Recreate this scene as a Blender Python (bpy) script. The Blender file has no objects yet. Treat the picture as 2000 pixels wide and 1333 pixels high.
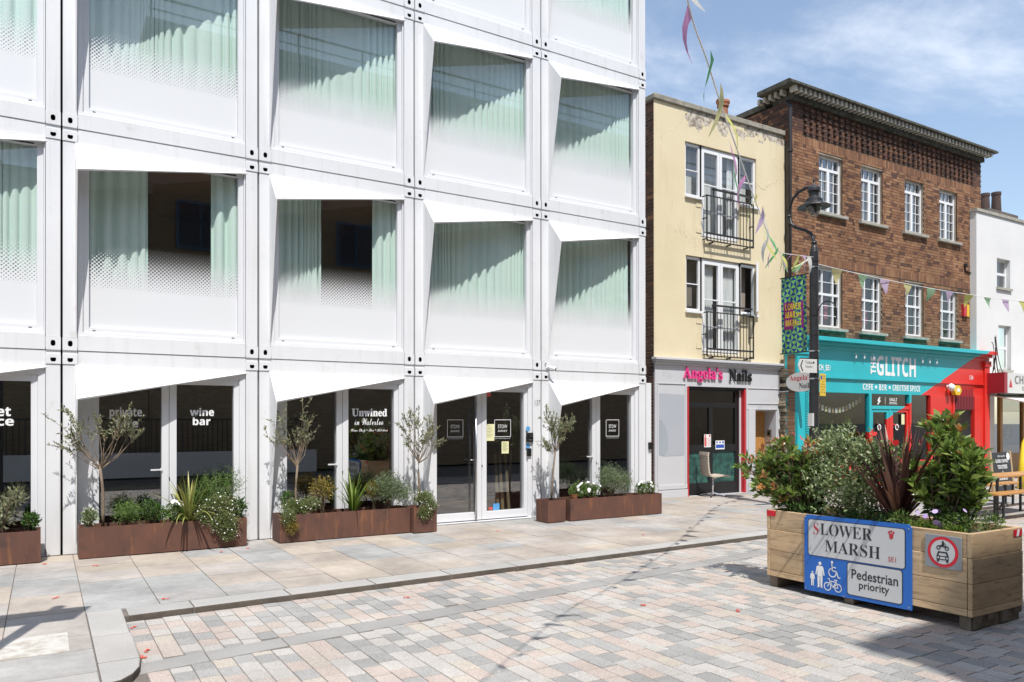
import bpy, math, random
import numpy as np
from mathutils import Vector

random.seed(7)
RNG = np.random.default_rng(11)
R = math.radians
SC = bpy.context.scene
COL = SC.collection

# ------------------------------------------------------------------ camera
cam_d = bpy.data.cameras.new('camera')
cam = bpy.data.objects.new('camera', cam_d)
COL.objects.link(cam)
cam.location = (0.0, -11.378, 1.710)
cam.rotation_euler = (R(90.07), R(0.04), R(-31.472))
cam_d.sensor_width = 36.0
cam_d.lens = 36.0 * 1494.69 / 2000.0
cam_d.shift_y = (821.785 - 666.5) / 2000.0
cam_d.clip_start = 0.05
cam_d.clip_end = 1200.0
SC.camera = cam
SC.render.resolution_x, SC.render.resolution_y = 1024, 682

# ------------------------------------------------------------------ sky, sun, exposure
SUN = Vector((-0.158, -0.459, 0.875)).normalized()
EL = math.asin(SUN.z)
world = bpy.data.worlds.new('World')
SC.world = world
world.use_nodes = True
wn = world.node_tree.nodes
wl = world.node_tree.links
wn.clear()
w_out = wn.new('ShaderNodeOutputWorld')
w_bg = wn.new('ShaderNodeBackground')
w_bg.inputs['Strength'].default_value = 0.15
sky = wn.new('ShaderNodeTexSky')
sky.sky_type = 'NISHITA'
sky.sun_disc = False
sky.sun_elevation = EL
sky.sun_rotation = math.atan2(SUN.x, SUN.y)
sky.air_density = 1.15
sky.dust_density = 0.7
sky.ozone_density = 1.0
# thin fair-weather cloud over the whole sky
w_tc = wn.new('ShaderNodeTexCoord')
w_sep = wn.new('ShaderNodeSeparateXYZ')
wl.new(w_tc.outputs['Generated'], w_sep.inputs[0])
w_zz = wn.new('ShaderNodeMath'); w_zz.operation = 'ADD'; w_zz.inputs[1].default_value = 0.18
wl.new(w_sep.outputs['Z'], w_zz.inputs[0])
w_zm = wn.new('ShaderNodeMath'); w_zm.operation = 'MAXIMUM'; w_zm.inputs[1].default_value = 0.05
wl.new(w_zz.outputs[0], w_zm.inputs[0])
w_dx = wn.new('ShaderNodeMath'); w_dx.operation = 'DIVIDE'
w_dy = wn.new('ShaderNodeMath'); w_dy.operation = 'DIVIDE'
wl.new(w_sep.outputs['X'], w_dx.inputs[0]); wl.new(w_zm.outputs[0], w_dx.inputs[1])
wl.new(w_sep.outputs['Y'], w_dy.inputs[0]); wl.new(w_zm.outputs[0], w_dy.inputs[1])
w_cmb = wn.new('ShaderNodeCombineXYZ')
wl.new(w_dx.outputs[0], w_cmb.inputs[0]); wl.new(w_dy.outputs[0], w_cmb.inputs[1])
w_map = wn.new('ShaderNodeMapping')
w_map.inputs['Scale'].default_value = (1.0, 1.3, 1.0)
w_map.inputs['Rotation'].default_value = (0, 0, 0.5)
w_map.inputs['Location'].default_value = (5.2, 1.1, 0.0)
wl.new(w_cmb.outputs[0], w_map.inputs[0])
w_noise = wn.new('ShaderNodeTexNoise')
w_noise.inputs['Scale'].default_value = 1.1
w_noise.inputs['Detail'].default_value = 9.0
w_noise.inputs['Roughness'].default_value = 0.62
w_noise.inputs['Distortion'].default_value = 0.25
wl.new(w_map.outputs[0], w_noise.inputs['Vector'])
w_ramp = wn.new('ShaderNodeMapRange')
w_ramp.interpolation_type = 'SMOOTHSTEP'
w_ramp.inputs['From Min'].default_value = 0.47
w_ramp.inputs['From Max'].default_value = 0.74
w_ramp.inputs['To Min'].default_value = 0.06
w_ramp.inputs['To Max'].default_value = 0.62
wl.new(w_noise.outputs['Fac'], w_ramp.inputs['Value'])
w_mix = wn.new('ShaderNodeMixRGB')
w_mix.inputs[2].default_value = (7.6, 7.8, 8.1, 1)
wl.new(w_ramp.outputs[0], w_mix.inputs[0])
wl.new(sky.outputs[0], w_mix.inputs[1])
wl.new(w_mix.outputs[0], w_bg.inputs['Color'])
wl.new(w_bg.outputs[0], w_out.inputs[0])

sun_d = bpy.data.lights.new('sun', 'SUN')
sun_d.energy = 4.7
sun_d.angle = R(0.53)
sun_d.color = (1.0, 0.968, 0.925)
sun = bpy.data.objects.new('sun', sun_d)
COL.objects.link(sun)
sun.location = (-10, -30, 40)
sun.rotation_euler = SUN.to_track_quat('Z', 'Y').to_euler()

vs = SC.view_settings
SC.display_settings.display_device = 'sRGB'
vs.view_transform = 'Standard'
vs.look = 'None'
vs.exposure = 0.27
vs.gamma = 1.0
vs.use_curve_mapping = False
SC.cycles.use_denoising = True
SC.cycles.max_bounces = 7
SC.cycles.diffuse_bounces = 3
SC.cycles.glossy_bounces = 3
SC.cycles.transmission_bounces = 4
SC.cycles.transparent_max_bounces = 12
SC.cycles.caustics_reflective = False
SC.cycles.caustics_refractive = False

# ------------------------------------------------------------------ materials
def new_mat(name):
    m = bpy.data.materials.new(name)
    m.use_nodes = True
    nt = m.node_tree
    b = nt.nodes['Principled BSDF']
    return m, nt, b

def pos_noise(nt, scale, detail=4.0, stretch=None, rough=0.55):
    g = nt.nodes.new('ShaderNodeNewGeometry')
    n = nt.nodes.new('ShaderNodeTexNoise')
    n.inputs['Scale'].default_value = scale
    n.inputs['Detail'].default_value = detail
    n.inputs['Roughness'].default_value = rough
    if stretch:
        mp = nt.nodes.new('ShaderNodeMapping')
        mp.inputs['Scale'].default_value = stretch
        nt.links.new(g.outputs['Position'], mp.inputs[0])
        nt.links.new(mp.outputs[0], n.inputs['Vector'])
    else:
        nt.links.new(g.outputs['Position'], n.inputs['Vector'])
    return n.outputs['Fac']

def val_ramp(nt, src, lo, hi, a=0.0, b=1.0):
    m = nt.nodes.new('ShaderNodeMapRange')
    m.inputs['From Min'].default_value = lo
    m.inputs['From Max'].default_value = hi
    m.inputs['To Min'].default_value = a
    m.inputs['To Max'].default_value = b
    nt.links.new(src, m.inputs['Value'])
    return m.outputs[0]

def mixc(nt, fac, c1, c2, mode='MIX'):
    m = nt.nodes.new('ShaderNodeMixRGB')
    m.blend_type = mode
    for k, c in ((0, fac), (1, c1), (2, c2)):
        if hasattr(c, 'links') or hasattr(c, 'is_linked'):
            nt.links.new(c, m.inputs[k])
        elif k == 0:
            m.inputs[0].default_value = c
        else:
            m.inputs[k].default_value = (c[0], c[1], c[2], 1)
    return m.outputs[0]

def add_bump(nt, b, src, strength=0.3, dist=0.01):
    bp = nt.nodes.new('ShaderNodeBump')
    bp.inputs['Strength'].default_value = strength
    bp.inputs['Distance'].default_value = dist
    nt.links.new(src, bp.inputs['Height'])
    nt.links.new(bp.outputs[0], b.inputs['Normal'])

def mat(name, col, rough=0.5, metal=0.0, var=0.0, vscale=3.0, bump=0.0, bscale=40.0, stretch=None, dark=None, dlo=0.55, dhi=0.75, spec=None):
    m, nt, b = new_mat(name)
    b.inputs['Roughness'].default_value = rough
    b.inputs['Metallic'].default_value = metal
    if spec is not None:
        b.inputs['Specular IOR Level'].default_value = spec
    c = None
    if var > 0:
        n = pos_noise(nt, vscale, 5.0, stretch)
        f = val_ramp(nt, n, 0.3, 0.7)
        lo = tuple(x * (1 - var) for x in col); hi = tuple(min(1, x * (1 + var)) for x in col)
        c = mixc(nt, f, lo, hi)
    if dark:
        n2 = pos_noise(nt, vscale * 2.3, 7.0, stretch, 0.65)
        f2 = val_ramp(nt, n2, dlo, dhi)
        c = mixc(nt, f2, c if c is not None else col, dark)
    if c is None:
        b.inputs['Base Color'].default_value = (*col, 1)
    else:
        nt.links.new(c, b.inputs['Base Color'])
    if bump > 0:
        add_bump(nt, b, pos_noise(nt, bscale, 4.0, stretch), bump, 0.01)
    return m

def ramp_mat(name, stops, source='attr', rough=0.6, speck=0.0, sscale=60.0, bump=0.0, bscale=30.0, trans=0.0, interp='LINEAR', wear=0.0, spec=0.3, gum=0.0):
    """colour picked per piece (object random) or per face (attribute rnd)"""
    m, nt, b = new_mat(name)
    b.inputs['Roughness'].default_value = rough
    b.inputs['Specular IOR Level'].default_value = spec
    if source == 'attr':
        a = nt.nodes.new('ShaderNodeAttribute'); a.attribute_name = 'rnd'
        src = a.outputs['Fac']
    else:
        a = nt.nodes.new('ShaderNodeObjectInfo')
        src = a.outputs['Random']
    rp = nt.nodes.new('ShaderNodeValToRGB')
    rp.color_ramp.interpolation = interp
    els = rp.color_ramp.elements
    while len(els) < len(stops):
        els.new(0.5)
    for e, (p, c) in zip(els, stops):
        e.position = p; e.color = (*c, 1)
    nt.links.new(src, rp.inputs[0])
    c = rp.outputs[0]
    if wear > 0:
        f = val_ramp(nt, pos_noise(nt, 1.3, 6.0), 0.35, 0.7, 1 - wear, 1 + wear * 0.4)
        c = mixc(nt, 1.0, c, f, 'MULTIPLY')
    if gum > 0:
        ge = nt.nodes.new('ShaderNodeNewGeometry'); vo = nt.nodes.new('ShaderNodeTexVoronoi'); vo.inputs['Scale'].default_value = 1.7; vo.inputs['Randomness'].default_value = 1.0
        nt.links.new(ge.outputs['Position'], vo.inputs['Vector'])
        gf = val_ramp(nt, vo.outputs['Distance'], 0.028, 0.045, gum, 0.0)
        c = mixc(nt, gf, c, (0.07, 0.066, 0.062))
        st = val_ramp(nt, pos_noise(nt, 0.55, 9.0, None, 0.7), 0.58, 0.76, 0.0, 0.22)
        c = mixc(nt, st, c, (0.19, 0.17, 0.15))
    if speck > 0:
        f = val_ramp(nt, pos_noise(nt, sscale, 3.0, None, 0.8), 0.3, 0.7, 1 - speck, 1 + speck)
        c = mixc(nt, 1.0, c, f, 'MULTIPLY')
    nt.links.new(c, b.inputs['Base Color'])
    if bump > 0:
        add_bump(nt, b, pos_noise(nt, bscale, 5.0), bump, 0.01)
    if trans > 0:
        t = nt.nodes.new('ShaderNodeBsdfTranslucent')
        nt.links.new(c, t.inputs['Color'])
        mx = nt.nodes.new('ShaderNodeMixShader'); mx.inputs[0].default_value = trans
        nt.links.new(b.outputs[0], mx.inputs[1]); nt.links.new(t.outputs[0], mx.inputs[2])
        nt.links.new(mx.outputs[0], nt.nodes['Material Output'].inputs[0])
    return m

def glass_mat(name, refl=0.10, tint=(0.86, 0.92, 0.92), edge=0.9):
    m = bpy.data.materials.new(name)
    m.use_nodes = True
    nt = m.node_tree
    nt.nodes.clear()
    out = nt.nodes.new('ShaderNodeOutputMaterial')
    tr = nt.nodes.new('ShaderNodeBsdfTransparent'); tr.inputs[0].default_value = (*tint, 1)
    gl = nt.nodes.new('ShaderNodeBsdfGlossy'); gl.inputs['Roughness'].default_value = 0.0
    lw = nt.nodes.new('ShaderNodeLayerWeight'); lw.inputs[0].default_value = 0.5
    pw = nt.nodes.new('ShaderNodeMath'); pw.operation = 'POWER'; nt.links.new(lw.outputs['Facing'], pw.inputs[0]); pw.inputs[1].default_value = 4.0
    f = val_ramp(nt, pw.outputs[0], 0.0, 1.0, refl, edge)
    mx = nt.nodes.new('ShaderNodeMixShader')
    nt.links.new(f, mx.inputs[0]); nt.links.new(tr.outputs[0], mx.inputs[1]); nt.links.new(gl.outputs[0], mx.inputs[2])
    nt.links.new(mx.outputs[0], out.inputs[0])
    return m

def white_steel(name, col):
    m, nt, b = new_mat(name)
    b.inputs['Roughness'].default_value = 0.42
    c = mixc(nt, val_ramp(nt, pos_noise(nt, 0.8, 5), 0.3, 0.7), tuple(x * 0.96 for x in col), tuple(min(1, x * 1.03) for x in col))
    streak = val_ramp(nt, pos_noise(nt, 9, 6, (1, 1, 0.05), 0.6), 0.53, 0.78, 0.0, 0.42)      # rain streaks
    c = mixc(nt, streak, c, (0.50, 0.48, 0.44))
    grime = val_ramp(nt, pos_noise(nt, 4.5, 9, None, 0.7), 0.58, 0.76, 0.0, 0.5)
    c = mixc(nt, grime, c, (0.47, 0.44, 0.39))
    chip = val_ramp(nt, pos_noise(nt, 26, 4, None, 0.6), 0.73, 0.76, 0.0, 0.55)
    c = mixc(nt, chip, c, (0.30, 0.26, 0.22))
    nt.links.new(c, b.inputs['Base Color'])
    add_bump(nt, b, pos_noise(nt, 5, 3), 0.10, 0.02)
    return m

# ------------------------------------------------------------------ mesh helpers
ROOT = {}

def thing(name, label, cat, loc=(0, 0, 0), group=None):
    o = bpy.data.objects.new(name, None)
    COL.objects.link(o)
    o.empty_display_size = 0.2
    o.location = loc
    ROOT[o.name] = Vector(loc)
    o['label'] = label; o['category'] = cat
    if group: o['group'] = group
    return o

def tag(o, label, cat, group=None):
    o['label'] = label; o['category'] = cat
    if group: o['group'] = group
    return o

def link(o, parent=None):
    COL.objects.link(o)
    if parent is not None:
        o.parent = parent
        ROOT[o.name] = ROOT.get(parent.name, Vector((0, 0, 0)))
    return o

class MB:
    def __init__(s):
        s.V = []; s.F = []; s.M = []; s.A = []
    def add(s, vs, fs, mi=0, rnd=0.0):
        n = len(s.V)
        s.V.extend(vs)
        for f in fs:
            s.F.append(tuple(n + k for k in f)); s.M.append(mi); s.A.append(rnd)
        return s
    def box(s, x0, x1, y0, y1, z0, z1, mi=0, rnd=0.0):
        v = [(x0, y0, z0), (x1, y0, z0), (x1, y1, z0), (x0, y1, z0), (x0, y0, z1), (x1, y0, z1), (x1, y1, z1), (x0, y1, z1)]
        f = [(0, 3, 2, 1), (4, 5, 6, 7), (0, 1, 5, 4), (1, 2, 6, 5), (2, 3, 7, 6), (3, 0, 4, 7)]
        return s.add(v, f, mi, rnd)
    def quad(s, a, b, c, d, mi=0, rnd=0.0):
        return s.add([tuple(a), tuple(b), tuple(c), tuple(d)], [(0, 1, 2, 3)], mi, rnd)
    def poly(s, pts, mi=0):
        return s.add([tuple(p) for p in pts], [tuple(range(len(pts)))], mi)
    def extrude(s, pts, vec, mi=0):
        """closed polygon pts swept by vec"""
        n = len(pts); vec = Vector(vec)
        a = [tuple(p) for p in pts]; b = [tuple(Vector(p) + vec) for p in pts]
        fs = [tuple(reversed(range(n))), tuple(range(n, 2 * n))]
        fs += [(k, (k + 1) % n, n + (k + 1) % n, n + k) for k in range(n)]
        return s.add(a + b, fs, mi)
    def tube(s, pts, r, seg=8, mi=0, cap=True, r_end=None):
        pts = [Vector(p) for p in pts]
        n = len(pts)
        rings = []
        up = Vector((0, 0, 1))
        for k, p in enumerate(pts):
            d = (pts[min(k + 1, n - 1)] - pts[max(k - 1, 0)]).normalized()
            a = d.cross(up)
            if a.length < 1e-3: a = d.cross(Vector((1, 0, 0)))
            a.normalize(); b = d.cross(a).normalized()
            if isinstance(r, (list, tuple)): rr = r[k]
            else: rr = r if r_end is None else r + (r_end - r) * k / max(1, n - 1)
            rings.append([tuple(p + a * (rr * math.cos(2 * math.pi * j / seg)) + b * (rr * math.sin(2 * math.pi * j / seg))) for j in range(seg)])
        vs = [v for ring in rings for v in ring]
        fs = []
        for k in range(n - 1):
            for j in range(seg):
                j2 = (j + 1) % seg
                fs.append((k * seg + j, k * seg + j2, (k + 1) * seg + j2, (k + 1) * seg + j))
        if cap:
            fs.append(tuple(reversed(range(seg)))); fs.append(tuple((n - 1) * seg + j for j in range(seg)))
        return s.add(vs, fs, mi)
    def bar(s, a, b, w, h, mi=0, up=(0, 0, 1)):
        a = Vector(a); b = Vector(b); d = (b - a).normalized(); up = Vector(up)
        x = d.cross(up)
        if x.length < 1e-3: x = d.cross(Vector((1, 0, 0)))
        x.normalize(); y = x.cross(d).normalized()
        vs = []
        for p in (a, b):
            for sx, sy in ((-1, -1), (1, -1), (1, 1), (-1, 1)):
                vs.append(tuple(p + x * (sx * w / 2) + y * (sy * h / 2)))
        fs = [(0, 3, 2, 1), (4, 5, 6, 7), (0, 1, 5, 4), (1, 2, 6, 5), (2, 3, 7, 6), (3, 0, 4, 7)]
        return s.add(vs, fs, mi)
    def lathe(s, prof, c, seg=20, mi=0):
        """prof: list of (radius, z) about vertical axis through c"""
        vs = []
        for r, z in prof:
            for j in range(seg):
                t = 2 * math.pi * j / seg
                vs.append((c[0] + r * math.cos(t), c[1] + r * math.sin(t), c[2] + z))
        fs = []
        for k in range(len(prof) - 1):
            for j in range(seg):
                j2 = (j + 1) % seg
                fs.append((k * seg + j, k * seg + j2, (k + 1) * seg + j2, (k + 1) * seg + j))
        fs.append(tuple(reversed(range(seg))))
        fs.append(tuple((len(prof) - 1) * seg + j for j in range(seg)))
        return s.add(vs, fs, mi)
    def mesh(s, name, off=(0, 0, 0)):
        me = bpy.data.meshes.new(name)
        o = Vector(off)
        me.from_pydata([(v[0] - o.x, v[1] - o.y, v[2] - o.z) for v in s.V], [], s.F)
        if any(s.M): me.polygons.foreach_set('material_index', s.M)
        if any(s.A):
            at = me.attributes.new('rnd', 'FLOAT', 'FACE')
            at.data.foreach_set('value', s.A)
        me.update()
        return me
    def build(s, name, mats, parent=None, origin=(0, 0, 0), smooth=False, bevel=0.0, kind=None, seg=1):
        if parent is not None: origin = ROOT.get(parent.name, Vector((0, 0, 0)))
        me = s.mesh(name, origin)
        for m in (mats if isinstance(mats, (list, tuple)) else [mats]): me.materials.append(m)
        if smooth: me.polygons.foreach_set('use_smooth', [True] * len(me.polygons))
        o = bpy.data.objects.new(name, me)
        link(o, parent)
        if parent is None:
            o.location = origin
            ROOT[o.name] = Vector(origin)
        if bevel > 0:
            bm = o.modifiers.new('bevel', 'BEVEL'); bm.width = bevel; bm.segments = seg; bm.limit_method = 'ANGLE'
        if kind: o['kind'] = kind
        return o

def piece(name, mesh, parent, loc, rot=(0, 0, 0)):
    """a copy that shares mesh data; loc in world coordinates"""
    o = bpy.data.objects.new(name, mesh)
    link(o, parent)
    o.location = Vector(loc) - ROOT.get(parent.name, Vector((0, 0, 0)))
    o.rotation_euler = rot
    return o

def np_mesh(name, V, Q, rnd, m, parent=None, origin=(0, 0, 0), kind=None, smooth=False):
    """V (n,3), Q (k,4) arrays"""
    if parent is not None: origin = ROOT.get(parent.name, Vector((0, 0, 0)))
    V = np.asarray(V, dtype=np.float32) - np.array(origin, dtype=np.float32)
    Q = np.asarray(Q, dtype=np.int32)
    me = bpy.data.meshes.new(name)
    me.vertices.add(len(V)); me.vertices.foreach_set('co', V.ravel())
    k = Q.shape[1]
    me.loops.add(Q.size); me.loops.foreach_set('vertex_index', Q.ravel())
    me.polygons.add(len(Q))
    me.polygons.foreach_set('loop_start', np.arange(0, Q.size, k, dtype=np.int32))
    if rnd is not None:
        at = me.attributes.new('rnd', 'FLOAT', 'FACE'); at.data.foreach_set('value', np.asarray(rnd, dtype=np.float32))
    me.update(calc_edges=True); me.validate()
    me.materials.append(m)
    if smooth: me.polygons.foreach_set('use_smooth', [True] * len(me.polygons))
    o = bpy.data.objects.new(name, me)
    link(o, parent)
    if parent is None: o.location = origin
    if kind: o['kind'] = kind
    return o

def wall_holes(mb, x0, x1, z0, z1, y, depth, holes, mi=0, back=True):
    """vertical wall sheet at y (front, facing -Y) with rectangular holes and reveals going to y+depth"""
    xs = sorted(set([x0, x1] + [h[0] for h in holes] + [h[1] for h in holes]))
    zs = sorted(set([z0, z1] + [h[2] for h in holes] + [h[3] for h in holes]))
    xs = [x for x in xs if x0 <= x <= x1]; zs = [z for z in zs if z0 <= z <= z1]
    for a, b in zip(xs, xs[1:]):
        for c, d in zip(zs, zs[1:]):
            mx, mz = (a + b) / 2, (c + d) / 2
            if any(h[0] < mx < h[1] and h[2] < mz < h[3] for h in holes): continue
            mb.quad((a, y, c), (b, y, c), (b, y, d), (a, y, d), mi)
            if back: mb.quad((a, y + depth, c), (a, y + depth, d), (b, y + depth, d), (b, y + depth, c), mi)
    for h in holes:
        a, b, c, d = h
        y2 = y + depth
        mb.quad((a, y, c), (a, y, d), (a, y2, d), (a, y2, c), mi)
        mb.quad((b, y, c), (b, y2, c), (b, y2, d), (b, y, d), mi)
        mb.quad((a, y, c), (a, y2, c), (b, y2, c), (b, y, c), mi)
        mb.quad((a, y, d), (b, y, d), (b, y2, d), (a, y2, d), mi)
    return mb

# ------------------------------------------------------------------ lettering (flat print)
_tc = {}
def alpha(s, base):
    o = ''
    for c in s:
        if 'A' <= c <= 'Z': o += chr(base + ord(c) - 65)
        elif 'a' <= c <= 'z': o += chr(base + 26 + ord(c) - 97)
        else: o += c
    return o
SERIF_BOLD, SANS_BOLD, SCRIPT_BOLD = 0x1D400, 0x1D5D4, 0x1D4D0

def text_data(s, offset=0.0):
    key = (s, offset)
    if key in _tc: return _tc[key]
    cu = bpy.data.curves.new('lettering', 'FONT')
    cu.body = s
    cu.offset = offset
    cu.resolution_u = 3
    o = bpy.data.objects.new('lettering', cu)
    me = bpy.data.meshes.new_from_object(o)
    V = np.array([v.co[:] for v in me.vertices]) if len(me.vertices) else np.zeros((0, 3))
    F = [tuple(p.vertices) for p in me.polygons]
    bpy.data.objects.remove(o); bpy.data.curves.remove(cu); bpy.data.meshes.remove(me)
    mn = V.min(0); mx = V.max(0)
    V = (V - mn)
    _tc[key] = (V, F, mx - mn)
    return _tc[key]

def text(name, s, parent, m, origin, right, up, w=None, h=None, offset=0.0, eps=0.0, extrude=0.0, origin_mode='BL', shear=0.0):
    """text fitted in a box w x h; origin = bottom-left (BL) or centre (C)"""
    V, F, sz = text_data(s, offset)
    right = Vector(right).normalized(); up = Vector(up).normalized(); nrm = right.cross(up).normalized()
    if w is None: w = h * sz[0] / sz[1]
    if h is None: h = w * sz[1] / sz[0]
    o = Vector(origin) + nrm * eps
    if origin_mode == 'C': o = o - right * (w / 2) - up * (h / 2)
    mb = MB()
    P = [tuple(o + right * (v[0] / sz[0] * w + shear * v[1] / sz[1] * h) + up * (v[1] / sz[1] * h)) for v in V]
    mb.add(P, F)
    if extrude > 0:
        n = len(P)
        P2 = [tuple(Vector(p) + nrm * extrude) for p in P]
        edge = {}
        for f in F:
            for a, b in zip(f, f[1:] + f[:1]):
                edge[(a, b)] = 1
        rim = [(a, b) for (a, b) in edge if (b, a) not in edge]
        mb = MB()
        mb.add(P + P2, [tuple(k + n for k in f) for f in F] + [(a, b, b + n, a + n) for a, b in rim])
    return mb.build(name, m, parent)

class Flat:
    """flat print on a plane: points in (u,v) metres from origin along right/up"""
    def __init__(s, origin, right, up, eps=0.001):
        s.r = Vector(right).normalized(); s.u = Vector(up).normalized(); s.n = s.r.cross(s.u).normalized()
        s.o = Vector(origin); s.e = eps; s.mb = MB()
    def P(s, u, v, e=None): return tuple(s.o + s.r * u + s.u * v + s.n * (s.e if e is None else e))
    def poly(s, pts, mi=0, e=None): s.mb.poly([s.P(u, v, e) for u, v in pts], mi); return s
    def rect(s, u0, v0, u1, v1, mi=0, e=None, rad=0.0):
        if rad <= 0: return s.poly([(u0, v0), (u1, v0), (u1, v1), (u0, v1)], mi, e)
        pts = []
        for cx, cy, a0 in ((u1 - rad, v0 + rad, -90), (u1 - rad, v1 - rad, 0), (u0 + rad, v1 - rad, 90), (u0 + rad, v0 + rad, 180)):
            for k in range(5):
                t = R(a0 + k * 22.5); pts.append((cx + rad * math.cos(t), cy + rad * math.sin(t)))
        return s.poly(pts, mi, e)
    def disc(s, cu, cv, r, mi=0, e=None, n=28, ry=None):
        ry = ry or r
        return s.poly([(cu + r * math.cos(2 * math.pi * k / n), cv + ry * math.sin(2 * math.pi * k / n)) for k in range(n)], mi, e)
    def ring(s, cu, cv, r0, r1, mi=0, e=None, n=28, a0=0.0, a1=360.0):
        m = max(3, int(n * (a1 - a0) / 360))
        for k in range(m):
            t0 = R(a0 + (a1 - a0) * k / m); t1 = R(a0 + (a1 - a0) * (k + 1) / m)
            s.poly([(cu + r0 * math.cos(t0), cv + r0 * math.sin(t0)), (cu + r1 * math.cos(t0), cv + r1 * math.sin(t0)),
                    (cu + r1 * math.cos(t1), cv + r1 * math.sin(t1)), (cu + r0 * math.cos(t1), cv + r0 * math.sin(t1))], mi, e)
        return s
    def line(s, pts, w, mi=0, e=None):
        for (a, b), (c, d) in zip(pts, pts[1:]):
            L = math.hypot(c - a, d - b)
            if L < 1e-6: continue
            nx, ny = -(d - b) / L * w / 2, (c - a) / L * w / 2
            ex, ey = (c - a) / L * w * 0.25, (d - b) / L * w * 0.25
            s.poly([(a + nx - ex, b + ny - ey), (a - nx - ex, b - ny - ey), (c - nx + ex, d - ny + ey), (c + nx + ex, d + ny + ey)], mi, e)
        return s

# ------------------------------------------------------------------ foliage helpers
def unit(a):
    return a / np.maximum(np.linalg.norm(a, axis=1, keepdims=True), 1e-9)

def leaf_mesh(P, D, L, W, rng, fold=0.25, droop=0.0):
    """quads: one folded diamond per leaf"""
    n = len(P)
    D = unit(D)
    S = unit(np.cross(D, unit(rng.normal(size=(n, 3)))))
    N = np.cross(S, D)
    L = np.broadcast_to(np.asarray(L, dtype=float).reshape(-1, 1), (n, 1)); W = np.broadcast_to(np.asarray(W, dtype=float).reshape(-1, 1), (n, 1))
    mid = P + D * L * 0.48 + N * W * fold
    tip = P + D * L - np.array([[0, 0, 1.0]]) * L * droop
    V = np.stack([P, mid + S * W * 0.5 - N * W * fold, tip, mid - S * W * 0.5 - N * W * fold], axis=1).reshape(-1, 3)
    Q = np.arange(4 * n).reshape(n, 4)
    return V, Q

def blob_points(n, blobs, rng, shell=0.55):
    """points through a set of ellipsoids (cx,cy,cz,rx,ry,rz); returns points and outward dirs"""
    vol = np.array([b[3] * b[4] * b[5] for b in blobs]) ** 0.75
    idx = rng.choice(len(blobs), n, p=vol / vol.sum())
    B = np.array(blobs)[idx]
    d = unit(rng.normal(size=(n, 3)))
    r = (shell + (1 - shell) * rng.random((n, 1))) * (rng.random((n, 1)) ** 0.25)
    return B[:, :3] + d * r * B[:, 3:6], d
# ------------------------------------------------------------------ shared materials
M = {}
M['white'] = white_steel('white_painted_steel', (0.70, 0.705, 0.715))
M['hood'] = white_steel('white_hood_sheet', (0.77, 0.77, 0.77))
M['frame'] = mat('white_window_frame', (0.70, 0.705, 0.72), 0.35, var=0.02, vscale=2.0)
M['black'] = mat('black_paint', (0.012, 0.012, 0.013), 0.35)
M['void'] = mat('dark_recess', (0.02, 0.02, 0.022), 0.8)
M['glass'] = glass_mat('window_glass', 0.14, (0.95, 0.98, 0.97), 0.9)
M['glass_dark'] = glass_mat('shop_glass', 0.30, (0.62, 0.67, 0.68), 0.9)
M['print_white'] = mat('white_vinyl_print', (0.80, 0.80, 0.80), 0.6)
M['lamp_black'] = mat('black_cast_iron', (0.022, 0.022, 0.024), 0.42, var=0.25, vscale=14, bump=0.15, bscale=60)

slab_stops = [(0.0, (0.395, 0.345, 0.298)), (0.16, (0.362, 0.348, 0.330)), (0.32, (0.420, 0.365, 0.305)), (0.46, (0.390, 0.355, 0.322)),
              (0.60, (0.345, 0.342, 0.330)), (0.74, (0.415, 0.380, 0.345)), (0.88, (0.380, 0.332, 0.285)), (1.0, (0.39, 0.36, 0.335))]
M['slab'] = ramp_mat('york_stone', slab_stops, 'obj', 0.75, speck=0.12, sscale=7.0, bump=0.15, bscale=25, interp='CONSTANT', wear=0.26, gum=0.5)
M['slab_far'] = ramp_mat('york_stone_far', slab_stops, 'attr', 0.75, speck=0.10, sscale=14.0, interp='CONSTANT', wear=0.16)
sett_stops = [(0.0, (0.430, 0.362, 0.318)), (0.18, (0.292, 0.286, 0.272)), (0.34, (0.420, 0.395, 0.365)), (0.50, (0.440, 0.380, 0.335)),
              (0.64, (0.335, 0.326, 0.310)), (0.78, (0.440, 0.412, 0.380)), (0.92, (0.435, 0.388, 0.330)), (1.0, (0.42, 0.37, 0.33))]
M['sett'] = ramp_mat('granite_sett', sett_stops, 'obj', 0.7, speck=0.34, sscale=85.0, bump=0.25, bscale=70, interp='CONSTANT', wear=0.16, gum=0.5)
M['sett_far'] = ramp_mat('granite_sett_far', sett_stops, 'attr', 0.7, speck=0.34, sscale=85.0, bump=0.25, bscale=70, interp='CONSTANT', wear=0.16, gum=0.5)
M['kerb'] = ramp_mat('granite_kerb', [(0, (0.37, 0.352, 0.33)), (0.5, (0.41, 0.395, 0.372)), (1, (0.34, 0.33, 0.312))], 'obj', 0.75, speck=0.16, sscale=90.0, bump=0.25, bscale=40, wear=0.12)
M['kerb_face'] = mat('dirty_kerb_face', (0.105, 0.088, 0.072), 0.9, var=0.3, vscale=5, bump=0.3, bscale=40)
M['channel'] = ramp_mat('channel_stone', [(0, (0.285, 0.275, 0.262)), (1, (0.33, 0.318, 0.30))], 'obj', 0.75, speck=0.14, sscale=90.0, bump=0.15, bscale=60, wear=0.18)
M['joint'] = mat('sand_joint', (0.15, 0.130, 0.112), 0.9, var=0.25, vscale=6)
M['ground'] = mat('asphalt_ground', (0.10, 0.098, 0.095), 0.9, var=0.2, vscale=0.6)

# ------------------------------------------------------------------ ground, pavement, road
g = MB(); g.quad((-300, -300, -0.075), (500, -300, -0.075), (500, 300, -0.075), (-300, 300, -0.075))
go = g.build('ground', M['ground'], kind='structure')

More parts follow.
